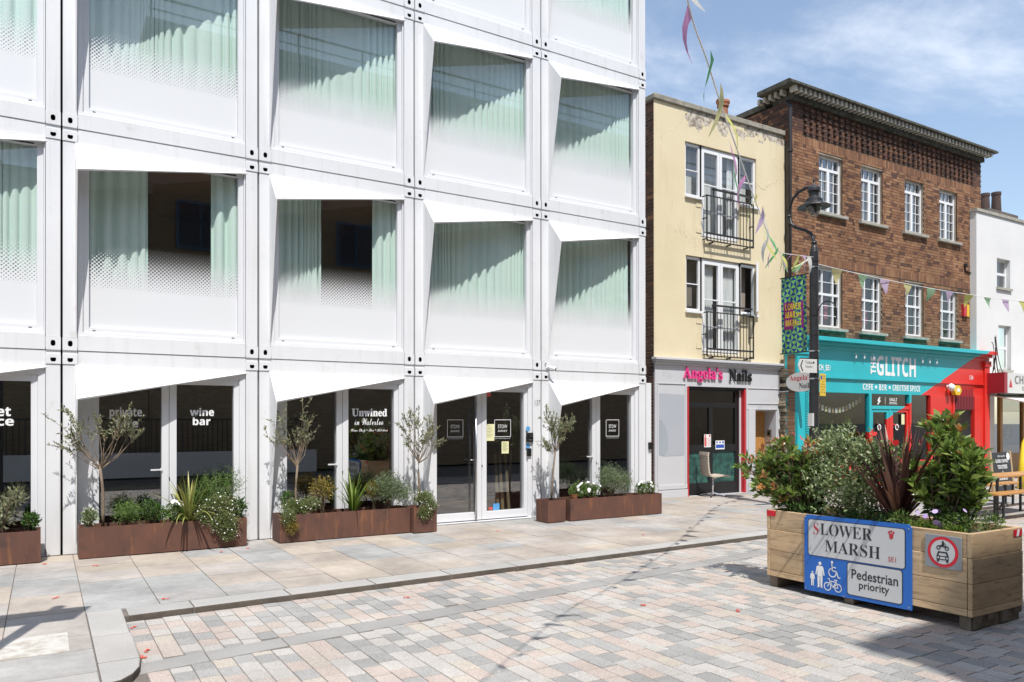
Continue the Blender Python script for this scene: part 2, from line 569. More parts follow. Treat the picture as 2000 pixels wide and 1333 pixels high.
ROAD_Z = -0.055
def kerb_y(x): return -3.865 + 0.0366 * x       # outer edge of the kerb
rd = MB(); rd.quad((-60, -15.4, ROAD_Z - 0.005), (140, -15.4, ROAD_Z - 0.005), (140, -2.0, ROAD_Z - 0.005), (-60, -2.0, ROAD_Z - 0.005))
road = rd.build('road', M['joint'], kind='structure')

pv = MB()
pts = [(-40, 2.2), (-40, -5.72), (0.25, -5.72), (0.47, -5.62), (0.58, -5.40), (0.575, kerb_y(0.58)), (60, kerb_y(60)), (60, 2.2)]
pv.extrude([(x, y, -0.2) for x, y in pts][::-1], (0, 0, 0.192))
pavement = pv.build('pavement', M['joint'], kind='structure')

# flagstones, laid in courses that run back from the kerb
rs = random.Random(3)
cand = []
x = 0.32 - 0.595 * 11
col_i = 0
while x < 34:
    w = 0.595 + (rs.uniform(-0.02, 0.02) if x > 0.3 else 0.0)
    x1 = x + w
    y_top = -0.02 if x1 < 10.2 else 2.1
    a0, a1 = kerb_y(x) + 0.305, kerb_y(x1) + 0.305
    if x1 <= 0.33: a0 = a1 = -5.42
    yy = y_top
    first = True
    while yy > max(a0, a1) + 0.02:
        ln = rs.choice([0.45, 0.55, 0.62, 0.75, 0.9]) * (rs.uniform(0.3, 1) if first else 1)
        first = False
        y2 = yy - ln
        last = y2 - 0.28 < max(a0, a1)
        g_ = 0.004
        if last: ya, yb = a0 + g_, a1 + g_
        else: ya = yb = y2 + g_
        skip = x1 <= 0.32 and x > -0.9 and False
        cand.append((x + g_, x1 - g_, yy - g_, ya, yb))
        yy = y2
        if last: break
    x = x1
    col_i += 1
def slab_poly(c): return [(c[0], c[2], 0), (c[0], c[3], 0), (c[1], c[4], 0), (c[1], c[2], 0)]
def in_view(xm, ym): return -1.6 < xm and (xm < 0.5 or xm / (ym + 11.378) < 2.2)
near = sorted([c for c in cand if in_view((c[0] + c[1]) / 2, c[3])], key=lambda c: math.hypot((c[0] + c[1]) / 2, c[3] + 11.4))
seen = set(id(c) for c in near[:280])
far = MB()
for c in cand:
    z = rs.uniform(-0.002, 0.0015)
    xm, ym = (c[0] + c[1]) / 2, (c[2] + c[3]) / 2
    P = [(p[0], p[1], -0.03) for p in slab_poly(c)]
    if id(c) in seen:
        mb = MB(); mb.extrude([(p[0], p[1], p[2]) for p in P], (0, 0, 0.03 + z))
        me = mb.mesh('paving_slab', (xm, ym, 0)); me.materials.append(M['slab'])
        piece('paving_slab', me, pavement, (xm, ym, 0))
    else:
        n = len(far.F); far.extrude(P, (0, 0, 0.03 + z)); rr = rs.random()
        for k in range(n, len(far.F)): far.A[k] = rr
far.build('far_paving_slabs', M['slab_far'], pavement, kind='stuff')

# kerb stones: along the road, the return and the rounded corner
def kerb_piece(pts, z=0.002):
    xm = sum(p[0] for p in pts) / len(pts); ym = sum(p[1] for p in pts) / len(pts)
    mb = MB(); mb.extrude([(p[0], p[1], -0.18) for p in pts], (0, 0, 0.18 + z))
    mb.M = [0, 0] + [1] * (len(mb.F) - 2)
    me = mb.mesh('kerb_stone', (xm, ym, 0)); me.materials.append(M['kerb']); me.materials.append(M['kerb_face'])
    o = piece('kerb_stone', me, pavement, (xm, ym, 0))
    b = o.modifiers.new('bevel', 'BEVEL'); b.width = 0.012; b.segments = 2; b.limit_method = 'ANGLE'
x = 0.64
first = True
while x < 40:
    L = 0.9 if not first else 0.55
    first = False
    x1 = x + L - 0.006
    kerb_piece([(x, kerb_y(x) + 0.3), (x, kerb_y(x) - 0.004), (x1, kerb_y(x1) - 0.004), (x1, kerb_y(x1) + 0.3)])
    x += L
for ya, yb in ((kerb_y(.6) + 0.3, -4.45), (-4.456, -5.22)):
    kerb_piece([(0.325, ya), (0.325, yb), (0.60, yb), (0.61, ya)])
kerb_piece([(0.325, -5.226), (0.325, -5.42), (0.325, -5.74)] + [(0.325 + 0.275 * math.sin(R(t)), -5.226 - 0.514 + 0.514 * (1 - math.cos(R(t))) if False else -5.226 - 0.514 * math.cos(R(t))) for t in (25, 45, 65, 90)])
for k in range(9):
    kerb_piece([(0.319 - k * 0.9, -5.426), (0.319 - (k + 1) * 0.9 + 0.006, -5.426), (0.319 - (k + 1) * 0.9 + 0.006, -5.742), (0.319 - k * 0.9, -5.742)][::-1])

# worn white cover set in the build-out
M['cover'] = mat('flaking_white_cover', (0.50, 0.48, 0.44), 0.7, var=0.08, vscale=2.4, dark=(0.38, 0.34, 0.29), dlo=0.46, dhi=0.58, bump=0.3, bscale=18)
ac = MB(); ac.box(-0.62, 0.165, -4.80, -4.20, -0.02, 0.004)
ac.build('access_cover', M['cover'], pavement)

# granite setts in courses running across the street
def chan_y(x): return -5.405 + 0.1285 * x         # centre line of the drainage channel
setts = []
def lay_zone(x0, x1, w, L, inside, lo, hi):
    k = 0; x = x0
    while x < x1:
        y = (lo if not callable(lo) else -5.45) + (0.5 * L if k % 2 else 0.0) + rs.uniform(-.008, .008) - L
        while y < hi(x + w / 2):
            ln = L * rs.choice([1, 1, 1, 1, 1, 1, .8]); xm = x + w / 2
            ya, yb = y, min(y + ln, hi(xm))
            ya = max(ya, lo if not callable(lo) else lo(xm))
            ym = (ya + yb) / 2
            if yb - ya > 0.05 and inside(xm, ym): setts.append((x + 0.0032, x + w - 0.0032, ya + 0.0042, yb - 0.0042))
            y += ln
        x += w; k += 1
up = lambda x, y: not (x < 0.61 and y > -5.80)
lay_zone(0.618, 12.4, 0.147, 0.215, lambda x, y: True, lambda x: chan_y(x) + 0.133, lambda x: kerb_y(x) - 0.010)
lay_zone(0.618 - 0.147 * 24, 12.4, 0.147, 0.212, up, -10.2, lambda x: -5.78 if x < 0.61 else chan_y(x) - 0.133)
lay_zone(12.42, 26, 0.147, 0.212, up, -10.2, lambda x: kerb_y(x) - 0.010)
def vis(s):
    xm, ym = (s[0] + s[1]) / 2, (s[2] + s[3]) / 2
    d = Vector((xm, ym + 11.378))
    f = d.x * 0.522 + d.y * 0.853; r = d.x * 0.853 - d.y * 0.522
    if f < 0.3: return 0
    px = 1000 + 1494.7 * r / f; py = 822 + 1494.7 * 1.755 / f
    if not (-40 < px < 2040 and py < 1360): return 0
    return 1.0 / (f * f)
order = sorted(setts, key=vis, reverse=True)
near = set(order[:300])
far = MB()
for s_ in setts:
    z = ROAD_Z + rs.uniform(-0.002, 0.0015)
    if s_ in near:
        xm, ym = (s_[0] + s_[1]) / 2, (s_[2] + s_[3]) / 2
        mb = MB(); mb.box(s_[0] - xm, s_[1] - xm, s_[2] - ym, s_[3] - ym, -0.03, 0)
        me = mb.mesh('granite_sett'); me.materials.append(M['sett'])
        o = piece('granite_sett', me, road, (xm, ym, z))
        b = o.modifiers.new('bevel', 'BEVEL'); b.width = 0.003; b.segments = 1
    else:
        far.box(s_[0], s_[1], s_[2], s_[3], ROAD_Z - 0.03, z, 0, rs.random())
far.build('far_granite_setts', M['sett_far'], road, kind='stuff')
# channel stones
x = 0.45
while x < 12.4:
    x1 = x + 0.6
    mb = MB()
    P = [(x + .004, chan_y(x) + 0.128, ROAD_Z - 0.03), (x + .004, chan_y(x) - 0.128, ROAD_Z - 0.03), (x1 - .004, chan_y(x1) - 0.128, ROAD_Z - 0.03), (x1 - .004, chan_y(x1) + 0.128, ROAD_Z - 0.03)]
    mb.extrude(P, (0, 0, 0.031))
    me = mb.mesh('channel_stone', (x + .3, chan_y(x + .3), 0)); me.materials.append(M['channel'])
    piece('channel_stone', me, road, (x + .3, chan_y(x + .3), 0))
    x = x1

# scattered red petals
M['petal'] = mat('red_petal', (0.62, 0.05, 0.02), 0.6)
pt = MB()
for px_, py_ in [(0.52, -1.05), (0.0, -0.62), (2.33, -0.72), (0.10, -2.75), (1.0, -3.35), (6.0, -1.1), (5.5, -6.4), (3.1, -4.3), (0.64, -4.1), (0.66, -4.9), (0.62, -5.05), (7.7, -2.6), (2.0, -0.85), (4.9, -5.8)]:
    zz = 0.004 if py_ > kerb_y(px_) else ROAD_Z + 0.004
    for k in range(3):
        a = rs.uniform(0, 6.28); r = 0.018
        cx, cy = px_ + rs.uniform(-.03, .03), py_ + rs.uniform(-.03, .03)
        pt.poly([(cx + r * math.cos(a + t), cy + 0.8 * r * math.sin(a + t), zz + 0.004 * math.sin(2 * t) + 0.004) for t in (0, 1.2, 2.4, 3.6, 4.8)])
po = pt.build('fallen_petals', M['petal'], kind='stuff')
tag(po, 'small red petals scattered over the paving', 'petals')
# ------------------------------------------------------------------ white container building
G0, BW = 0.198, 2.46
ZS = [0.0, 2.601, 5.475, 8.350, 11.224]
def GX(i): return G0 + BW * i
BAYS = range(-1, 4)
wb = thing('container_building', 'white modular building of stacked container units with angled window hoods', 'building', (GX(-1), 0, 0))
M['ceil'] = mat('timber_ceiling', (0.42, 0.19, 0.10), 0.6, var=0.12, vscale=3)
M['room'] = mat('room_wall', (0.30, 0.25, 0.21), 0.8, var=0.05, vscale=1)
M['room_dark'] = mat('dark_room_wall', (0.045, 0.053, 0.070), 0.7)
M['floor_in'] = mat('interior_floor', (0.10, 0.08, 0.065), 0.6)

# corner casting with a real oval hole
def casting_mesh(w, h, hw, hh, hx, hz, top_flat=False):
    mb = MB(); N = 20
    oval = []
    for k in range(N):
        t = 2 * math.pi * k / N
        c, s = math.cos(t), math.sin(t)
        r = 2.6
        u = abs(c) ** (2 / r) * (1 if c >= 0 else -1); v = abs(s) ** (2 / r) * (1 if s >= 0 else -1)
        if top_flat and v > 0.55: v = 0.55
        oval.append((hx + hw * u, hz + hh * v))
    outer = []
    for (u, v) in oval:
        dx, dz = u - hx, v - hz
        sc = min(((w - hx) if dx > 0 else hx) / max(abs(dx), 1e-6), ((h - hz) if dz > 0 else hz) / max(abs(dz), 1e-6))
        outer.append((hx + dx * sc, hz + dz * sc))
    y0, y1 = 0.0, 0.07
    V = [(u, y0, v) for u, v in outer] + [(u, y0, v) for u, v in oval] + [(u, y1, v) for u, v in oval]
    F = []; 
    for k in range(N):
        k2 = (k + 1) % N
        mb_i = (k, k2, N + k2, N + k)
        F.append(mb_i)
    mb.add(V, F, 0)
    mb.add(V, [(N + k, N + (k + 1) % N, 2 * N + (k + 1) % N, 2 * N + k) for k in range(N)], 1)
    mb.add([(u, y1 - 0.001, v) for u, v in oval], [tuple(range(N))], 1)
    # corners and sides of the block
    for cx, cz in ((0, 0), (w, 0), (w, h), (0, h)):
        near_ = sorted(range(N), key=lambda k: (outer[k][0] - cx) ** 2 + (outer[k][1] - cz) ** 2)[:2]
        a, b = outer[near_[0]], outer[near_[1]]
        mb.add([(a[0], y0, a[1]), (b[0], y0, b[1]), (cx, y0, cz)], [(0, 1, 2)], 0)
    for a, b in (((0, 0), (w, 0)), ((w, 0), (w, h)), ((w, h), (0, h)), ((0, h), (0, 0))):
        mb.quad((a[0], y0, a[1]), (b[0], y0, b[1]), (b[0], 0.14, b[1]), (a[0], 0.14, a[1]), 0)
    me = mb.mesh('corner_casting')
    me.materials.append(M['white']); me.materials.append(M['void'])
    return me
cast_lo_l = casting_mesh(0.168, 0.165, 0.027, 0.038, 0.085, 0.085)
cast_lo_r = casting_mesh(0.168, 0.165, 0.027, 0.038, 0.083, 0.085)
cast_hi = casting_mesh(0.168, 0.125, 0.032, 0.034, 0.085, 0.060, True)

for i in BAYS:
    gx = GX(i)
    for k in range(4):
        z0, z1 = ZS[k], ZS[k + 1]
        for side in (0, 1):
            xa = gx + 0.010 if side == 0 else gx + BW - 0.178
            zb = z0 + (0.195 if k else 0.0)
            mb = MB(); mb.box(xa + .003, xa + 0.165, 0.0, 0.16, zb, z1 - 0.150)
            mb.build('corner_post', M['white'], wb, bevel=0.006)
            if k: piece('corner_casting', cast_lo_l if side == 0 else cast_lo_r, wb, (xa, -0.010, z0 + 0.030))
            piece('corner_casting', cast_hi, wb, (xa, -0.010, z1 - 0.150))
            # stacking plate between the castings
            mb = MB(); mb.box(xa + .002, xa + .166, 0.006, 0.14, z1 - 0.025, z1 + 0.030)
            if k < 3: mb.build('stacking_plate', M['white'], wb)
        if k:
            mb = MB(); mb.box(gx + 0.181, gx + BW - 0.181, 0.002, 0.15, z0 + 0.029, z0 + 0.232)
            mb.build('bottom_rail', M['white'], wb, bevel=0.004)
        mb = MB(); mb.box(gx + 0.178, gx + BW - 0.178, 0.012, 0.15, z1 - 0.142, z1 + 0.024)
        mb.build('top_rail', M['white'], wb, bevel=0.004)
        # hood: triangular roof sheet and triangular cheek, deepest at the left
        A = Vector((gx + 0.152, 0.0, z1 - 0.150)); B = Vector((gx + 2.315, 0.0, z1 - 0.190))
        C = Vector((gx + 0.152, 0.0, z0 + (0.235 if k else 0.12))); P = Vector((gx + 0.152, -0.400, z1 - 0.605))
        hb = MB()
        n1 = (B - A).cross(P - A).normalized()
        if n1.z < 0: n1 = -n1
        hb.extrude([A, P, B], tuple(-n1 * 0.014))
        hb.extrude([A + Vector((0.014, 0, 0)), P + Vector((0.014, 0, 0)), C + Vector((0.014, 0, 0))], (-0.014, 0, 0))
        hb.tube([B + Vector((-0.20, 0.02, -0.005)), B + Vector((0.01, 0.012, -0.012))], 0.013, 8)
        e1 = (B - P).normalized(); dn = Vector((0, 0.010, -0.022))
        hb.add([tuple(P), tuple(B), tuple(B + dn * 0.3), tuple(P + dn)], [(0, 1, 2, 3)])
        hb.box(gx + 0.165, gx + 2.33, 0.001, 0.028, z1 - 0.205, z1 - 0.1425)
        hb.build('window_hood', M['hood'], wb)
        # window
        if k:
            fb = MB()
            xl, xr, zb, zt = gx + 0.180, gx + BW - 0.180, z0 + 0.236, z1 - 0.146
            gl, gr, gb, gt = gx + 0.310, gx + 2.190, z0 + 0.345, z0 + 2.625
            def ring(a0, a1, b0, b1, c0, c1, d0, d1, y0, y1):
                fb.box(a0, a1, y0, y1, c0, d1); fb.box(b0, b1, y0, y1, c0, d1)
                fb.box(a1, b0, y0, y1, c0, c1); fb.box(a1, b0, y0, y1, d0, d1)
            ring(xl, gl - 0.072, gr + 0.072, xr, zb, gb - 0.072, gt + 0.045, zt, 0.030, 0.16)
            ring(gl - 0.071, gl, gr, gr + 0.071, gb - 0.071, gb, gt, gt + 0.044, 0.062, 0.15)
            fr = fb.build('window', M['frame'], wb, bevel=0.003)
            pb = MB(); pb.quad((gl - .01, 0.120, gb - .01), (gr + .01, 0.120, gb - .01), (gr + .01, 0.120, gt + .01), (gl - .01, 0.120, gt + .01))
            pb.build('pane', M['glass'], fr)
            vb = MB(); vb.box(gl + 0.9, gr - 0.03, 0.055, 0.0635, gt + 0.006, gt + 0.024)
            vb.build('trickle_vent', M['black'], fr)
            for wx in (gl + 0.04, gr - 0.09):
                vb = MB(); vb.box(wx, wx + 0.035, 0.058, 0.0635, gb - 0.042, gb - 0.034); vb.build('drain_slot', M['void'], fr)
            qb = MB(); qb.quad((gl + .002, 0.1165, gb), (gr - .002, 0.1165, gb), (gr - .002, 0.1165, z0 + 1.47), (gl + .002, 0.1165, z0 + 1.47))
            M.setdefault('frit%d' % k, None)
            if M['frit%d' % k] is None:
                m, nt, b = new_mat('dotted_privacy_print_%d' % k)
                b.inputs['Base Color'].default_value = (0.70, 0.71, 0.72, 1); b.inputs['Roughness'].default_value = 0.35
                ge = nt.nodes.new('ShaderNodeNewGeometry'); sp = nt.nodes.new('ShaderNodeSeparateXYZ')
                nt.links.new(ge.outputs['Position'], sp.inputs[0])
                def mth(op, a, b_=None):
                    nd = nt.nodes.new('ShaderNodeMath'); nd.operation = op
                    for q_, v_ in ((0, a), (1, b_)):
                        if v_ is None: continue
                        if isinstance(v_, (int, float)): nd.inputs[q_].default_value = v_
                        else: nt.links.new(v_, nd.inputs[q_])
                    return nd.outputs[0]
                pch = 0.050
                u = mth('DIVIDE', mth('ADD', sp.outputs['X'], sp.outputs['Z']), pch)
                v = mth('DIVIDE', mth('SUBTRACT', sp.outputs['X'], sp.outputs['Z']), pch)
                du = mth('SUBTRACT', mth('FRACT', u), 0.5); dv = mth('SUBTRACT', mth('FRACT', v), 0.5)
                dd = mth('SQRT', mth('ADD', mth('MULTIPLY', du, du), mth('MULTIPLY', dv, dv)))
                hole = nt.nodes.new('ShaderNodeMapRange')
                hole.inputs['From Min'].default_value = z0 + 0.87; hole.inputs['From Max'].default_value = z0 + 1.45
                hole.inputs['To Min'].default_value = 0.14; hole.inputs['To Max'].default_value = 0.64
                nt.links.new(sp.outputs['Z'], hole.inputs['Value'])
                isin = mth('LESS_THAN', dd, hole.outputs[0])
                gate = mth('GREATER_THAN', sp.outputs['Z'], z0 + 0.875)
                fac = mth('MULTIPLY', isin, gate)
                tr = nt.nodes.new('ShaderNodeBsdfTransparent'); mx = nt.nodes.new('ShaderNodeMixShader')
                nt.links.new(fac, mx.inputs[0]); nt.links.new(b.outputs[0], mx.inputs[1]); nt.links.new(tr.outputs[0], mx.inputs[2])
                nt.links.new(mx.outputs[0], nt.nodes['Material Output'].inputs[0])
                M['frit%d' % k] = m
            qb.build('privacy_print', M['frit%d' % k], fr)
        else:
            fb = MB()
            xl, xr = gx + 0.180, gx + BW - 0.180
            g1, g2, g3, g4 = gx + 0.425, gx + 1.180, gx + 1.370, gx + 2.125
            zt, gt, gb = z1 - 0.146, 2.225, 0.165
            fb.box(xl, g1 - 0.075, 0.030, 0.16, 0.02, zt); fb.box(g4 + 0.075, xr, 0.030, 0.16, 0.02, zt)
            fb.box(g1 - 0.075, g4 + 0.075, 0.030, 0.16, gt + 0.085, zt)
            fb.box(g1 - 0.074, g1, 0.055, 0.15, 0.035, gt + 0.084); fb.box(g4, g4 + 0.074, 0.055, 0.15, 0.035, gt + 0.084)
            fb.box(g2, (g2 + g3) / 2 - 0.003, 0.055, 0.15, 0.035, gt + 0.084); fb.box((g2 + g3) / 2 + 0.003, g3, 0.055, 0.15, 0.035, gt + 0.084)
            for a, b_ in ((g1, g2), (g3, g4)):
                fb.box(a, b_, 0.055, 0.15, 0.035, gb); fb.box(a, b_, 0.055, 0.15, gt, gt + 0.084)
            fb.box(xl, xr, 0.0, 0.16, 0.0, 0.019)
            fr = fb.build('glazed_door' if i == 2 else 'shop_window', M['frame'], wb, bevel=0.003)
            for a, b_ in ((g1, g2), (g3, g4)):
                pb = MB(); pb.quad((a - .01, 0.120, gb - .01), (b_ + .01, 0.120, gb - .01), (b_ + .01, 0.120, gt + .01), (a - .01, 0.120, gt + .01))
                pb.build('pane', M['glass_dark'], fr)
            M.setdefault('steel', mat('brushed_steel', (0.55, 0.55, 0.56), 0.3, 1.0))
            hb = MB()
            if i == 2:
                xh = g2 - 0.045
                hb.tube([(xh, 0.0, 0.06), (xh, 0.0, 2.02)], 0.017, 10)
                for zz in (0.16, 1.05, 1.95): hb.tube([(xh, 0.0, zz), (xh, 0.06, zz)], 0.008, 6)
                hb.tube([(xh - 0.11, 0.02, 1.06), (xh, 0.02, 1.06)], 0.006, 6)
                hb.build('pull_handle', M['steel'], fr, smooth=True)
                lb = MB(); lb.box(g2 + 0.09, g2 + 0.106, 0.048, 0.056, 0.93, 0.97); lb.build('lock', M['void'], fr)
            else:
                hb.box(g2 - 0.14, g2 - 0.01, 0.028, 0.04, 1.045, 1.065); hb.box(g2 - 0.02, g2 + 0.01, 0.04, 0.056, 1.035, 1.075)
                hb.build('lever_handle', M['frame'], fr)
                lb = MB(); lb.box(g2 + 0.09, g2 + 0.102, 0.048, 0.056, 0.91, 0.95); lb.build('lock', M['void'], fr)

# rooms behind
xa, xb = GX(-1), GX(4)
for k in range(4):
    z0, z1 = ZS[k], ZS[k + 1]
    mb = MB(); mb.quad((xa, 0.17, z0 + 0.03), (xb, 0.17, z0 + 0.03), (xb, 3.4, z0 + 0.03), (xa, 3.4, z0 + 0.03)); mb.build('floor', M['floor_in'], wb)
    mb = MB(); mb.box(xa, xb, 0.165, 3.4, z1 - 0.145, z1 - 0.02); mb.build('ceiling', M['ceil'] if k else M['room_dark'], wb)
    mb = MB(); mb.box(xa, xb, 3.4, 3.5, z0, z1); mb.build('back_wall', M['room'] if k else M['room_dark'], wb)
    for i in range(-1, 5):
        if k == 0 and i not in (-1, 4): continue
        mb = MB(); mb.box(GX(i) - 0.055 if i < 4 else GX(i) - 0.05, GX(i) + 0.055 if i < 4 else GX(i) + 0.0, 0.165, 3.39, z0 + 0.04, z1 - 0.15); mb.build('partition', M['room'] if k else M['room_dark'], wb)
    for i in range(0, 4):
        mb = MB(); mb.box(GX(i) - 0.05, GX(i) + 0.05, 0.12, 0.164, z0 + 0.02, z1 - 0.02); mb.build('gap_seal', M['void'], wb)
mb = MB(); mb.box(xa, xb, 0.0, 8.0, ZS[4], ZS[4] + 0.15); mb.build('roof', M['white'], wb)
mb = MB(); mb.box(xb - 0.003, xb + 0.03, 0.17, 8.0, 0.0, ZS[4]); mb.build('side_wall', M['white'], wb)
mb = MB(); mb.box(xb + 0.002, xb + 0.135, 0.002, 0.14, 0.0, 2.46); mb.build('end_panel', M['white'], wb, bevel=0.004)
mb = MB(); mb.box(xb + 0.045, xb + 0.125, -0.045, 0.0, 1.165, 1.30); mb.build('socket_box', M['black'], wb, bevel=0.006)

# writing on the glass and fittings by the door
YG = 0.113
RT, UP = (1, 0, 0), (0, 0, 1)
def tx(s, x0, x1, z0, z1, m=None, y=YG, parent=wb, off=0.0, font=SANS_BOLD, name='lettering'):
    return text(name, alpha(s, font) if font else s, parent, m or M['print_white'], (x0, y, z0), RT, UP, x1 - x0, z1 - z0, off)
tx('wine', 1.748, 2.067, 1.790, 1.905, off=0.012); tx('bar', 1.785, 2.019, 1.660, 1.775, off=0.012)
tx('private', 0.750, 1.140, 1.745, 1.905, off=0.012); tx('hire', 0.830, 1.095, 1.632, 1.745, off=0.012)
tx('et', -0.500, -0.350, 1.780, 1.893, off=0.012); tx('ce', -0.500, -0.318, 1.660, 1.750, off=0.012)
tx('Unwined', 4.103, 4.691, 1.790, 1.915, font=SERIF_BOLD, off=0.02)
tx('in Waterloo', 4.150, 4.625, 1.655, 1.765, font=SCRIPT_BOLD)
tx('Wine Shop • Bar • Kitchen', 4.086, 4.699, 1.535, 1.597, font=SCRIPT_BOLD)
for x0, x1, z0, z1 in ((6.675, 7.010, 1.440, 1.743), (5.762, 6.065, 1.445, 1.742), (9.130, 9.450, 1.423, 1.744)):
    fl = Flat((x0, YG, z0), RT, UP, 0.0)
    w_, h_ = x1 - x0, z1 - z0; t_ = 0.009
    fl.rect(0, 0, w_, t_).rect(0, h_ - t_, w_, h_).rect(0, t_, t_, h_ - t_).rect(w_ - t_, t_, w_, h_ - t_)
    fl.mb.build('logo_frame', M['print_white'], wb)
    text('lettering', 'STOW', wb, M['print_white'], (x0 + .22 * w_, YG, z0 + .50 * h_), RT, UP, .56 * w_, .21 * h_)
    text('lettering', 'AWAY', wb, M['print_white'], (x0 + .20 * w_, YG, z0 + .28 * h_), RT, UP, .58 * w_, .13 * h_)
    text('lettering', 'www.stow-away.co.uk', wb, M['print_white'], (x0 + .02 * w_, YG, z0 - .12 * h_), RT, UP, .96 * w_, .06 * h_)
M['grey_num'] = mat('grey_number', (0.18, 0.18, 0.18), 0.5)
text('house_number', '137', wb, M['grey_num'], (7.440, -0.004, 1.992), RT, UP, 0.115, 0.098)
M['paper'] = mat('yellow_paper', (0.74, 0.72, 0.42), 0.8)
M['sticker_blue'] = mat('blue_sticker', (0.10, 0.33, 0.62), 0.5)
M['sticker_red'] = mat('red_sticker', (0.62, 0.10, 0.08), 0.5)
M['ink'] = mat('dark_ink', (0.05, 0.05, 0.06), 0.7)
for x0, x1, z0, z1 in ((6.497, 6.672, 1.375, 1.665), (6.820, 6.965, 1.150, 1.360)):
    mb = MB(); mb.box(x0, x1, 0.1105, 0.1125, z0, z1); nt_ = mb.build('paper_notice', M['paper'], wb)
    fl = Flat((x0, 0.1095, z0), RT, UP, 0.0)
    for q in range(9): fl.rect(0.02, (z1 - z0) * (0.9 - q * 0.085), (x1 - x0) * (0.55 if q == 0 else 0.86 - 0.1 * (q % 3)), (z1 - z0) * (0.9 - q * 0.085) + 0.004)
    fl.mb.build('printed_lines', M['ink'], nt_)
mb = MB(); mb.box(6.645, 6.775, 0.1105, 0.1125, 0.172, 0.285); mb.build('blue_sticker', M['sticker_blue'], wb)
mb = MB(); mb.box(6.555, 6.640, 0.1105, 0.1125, 0.185, 0.225); mb.build('red_sticker', M['sticker_red'], wb)
mb = MB(); mb.box(6.52, 6.60, 0.1105, 0.1125, 2.14, 2.215); mb.build('red_sticker', M['sticker_red'], wb)
for z in (1.580, 1.275):
    fl = Flat((7.315, 0.0285, z), RT, UP, 0.0); fl.disc(0, 0, 0.045); fl.mb.build('blue_sticker', M['sticker_blue'], wb)
mb = MB(); mb.box(7.272, 7.405, -0.012, 0.03, 1.345, 1.510); ep = mb.build('entry_phone', M['black'], wb, bevel=0.005)
fl = Flat((7.272, -0.0135, 1.345), RT, UP, 0.0); fl.ring(0.085, 0.115, 0.018, 0.026, a0=-60, a1=240); fl.rect(0.03, 0.03, 0.10, 0.05); fl.mb.build('buttons', M['steel'], ep)
mb = MB(); mb.box(7.285, 7.372, 0.0, 0.03, 1.095, 1.235); mb.build('card_reader', M['black'], wb, bevel=0.005)
mb = MB(); mb.box(7.447, 7.560, -0.006, 0.0, 1.362, 1.485); mb.build('name_plate', M['frame'], wb)
# cctv camera
cc = thing('security_camera', 'small white security camera fixed to the white building above the square planter', 'camera', (7.72, -0.01, 2.66))
mb = MB(); mb.box(7.66, 7.75, -0.03, 0.0, 2.66, 2.74); mb.tube([(7.705, -0.03, 2.69), (7.725, -0.09, 2.665)], 0.012, 8); mb.build('bracket', M['frame'], cc)
mb = MB(); mb.tube([(7.705, -0.075, 2.675), (7.775, -0.165, 2.640)], 0.034, 12); mb.build('housing', M['frame'], cc, smooth=False)
mb = MB(); mb.tube([(7.775, -0.165, 2.640), (7.779, -0.170, 2.638)], 0.026, 12); mb.build('lens', M['black'], cc)

# curtains
def cur_mat():
    m, nt, b = new_mat('pale_green_curtain')
    b.inputs['Base Color'].default_value = (0.77, 0.92, 0.84, 1); b.inputs['Roughness'].default_value = 0.9
    t = nt.nodes.new('ShaderNodeBsdfTranslucent'); t.inputs[0].default_value = (0.76, 0.92, 0.83, 1)
    mx = nt.nodes.new('ShaderNodeMixShader'); mx.inputs[0].default_value = 0.10
    nt.links.new(b.outputs[0], mx.inputs[1]); nt.links.new(t.outputs[0], mx.inputs[2])
    nt.links.new(mx.outputs[0], nt.nodes['Material Output'].inputs[0])
    return m
M['curtain'] = cur_mat()
def curtain(i, k, u0, u1, label, period=0.125):
    gx, z0 = GX(i), ZS[k]
    xa_, xb_ = gx + 0.215 + u0 * 2.03, gx + 0.215 + u1 * 2.03
    rr = random.Random(i * 10 + k + int(u0 * 100))
    n = int((xb_ - xa_) / 0.012)
    ph = 0.0; xs = []; ys = []; ys2 = []
    for q in range(n + 1):
        x_ = xa_ + (xb_ - xa_) * q / n
        ph += 2 * math.pi * (xb_ - xa_) / n / (period * (1 + 0.38 * math.sin(q * 0.045 + i + k) + 0.30 * math.sin(q * 0.017 * (2 + k) + 2 * i) + 0.2 * rr.uniform(-1, 1)))
        a_ = 0.036 * (0.75 + 0.35 * math.sin(q * 0.031 + k) + 0.3 * math.sin(q * 0.083 + 3 * i))
        s_ = math.sin(ph)
        xs.append(x_ + 0.012 * math.cos(ph)); ys.append(0.215 + a_ * (abs(s_) ** 0.7) * (1 if s_ > 0 else -1)); ys2.append(0.215 + a_ * 0.5 * s_)
    zz = [z0 + 0.10, z0 + 0.9, z0 + 1.7, z0 + 2.5, z0 + 2.70]
    V = []; Q = []
    for r_, z in enumerate(zz):
        f = [1.15, 1.05, 1.0, 0.8, 0.6][r_]
        for q in range(n + 1):
            V.append((xs[q], 0.215 + (ys[q] - 0.215) * f + 0.006 * math.sin(q * .11 + r_), z))
    for r_ in range(len(zz) - 1):
        for q in range(n):
            a = r_ * (n + 1) + q
            Q.append((a, a + 1, a + n + 2, a + n + 1))
    o = np_mesh('curtain', V, Q, None, M['curtain'], None, origin=((xa_ + xb_) / 2, 0.33, z0 + 0.1), smooth=True)
    tag(o, label, 'curtain', 'pale green curtains behind the windows')
fl_n = {1: 'first-floor', 2: 'second-floor', 3: 'third-floor'}
bay_n = {-1: 'leftmost window cut by the frame edge', 0: 'second window from the left', 1: 'third window from the left', 2: 'fourth window from the left', 3: 'rightmost window'}
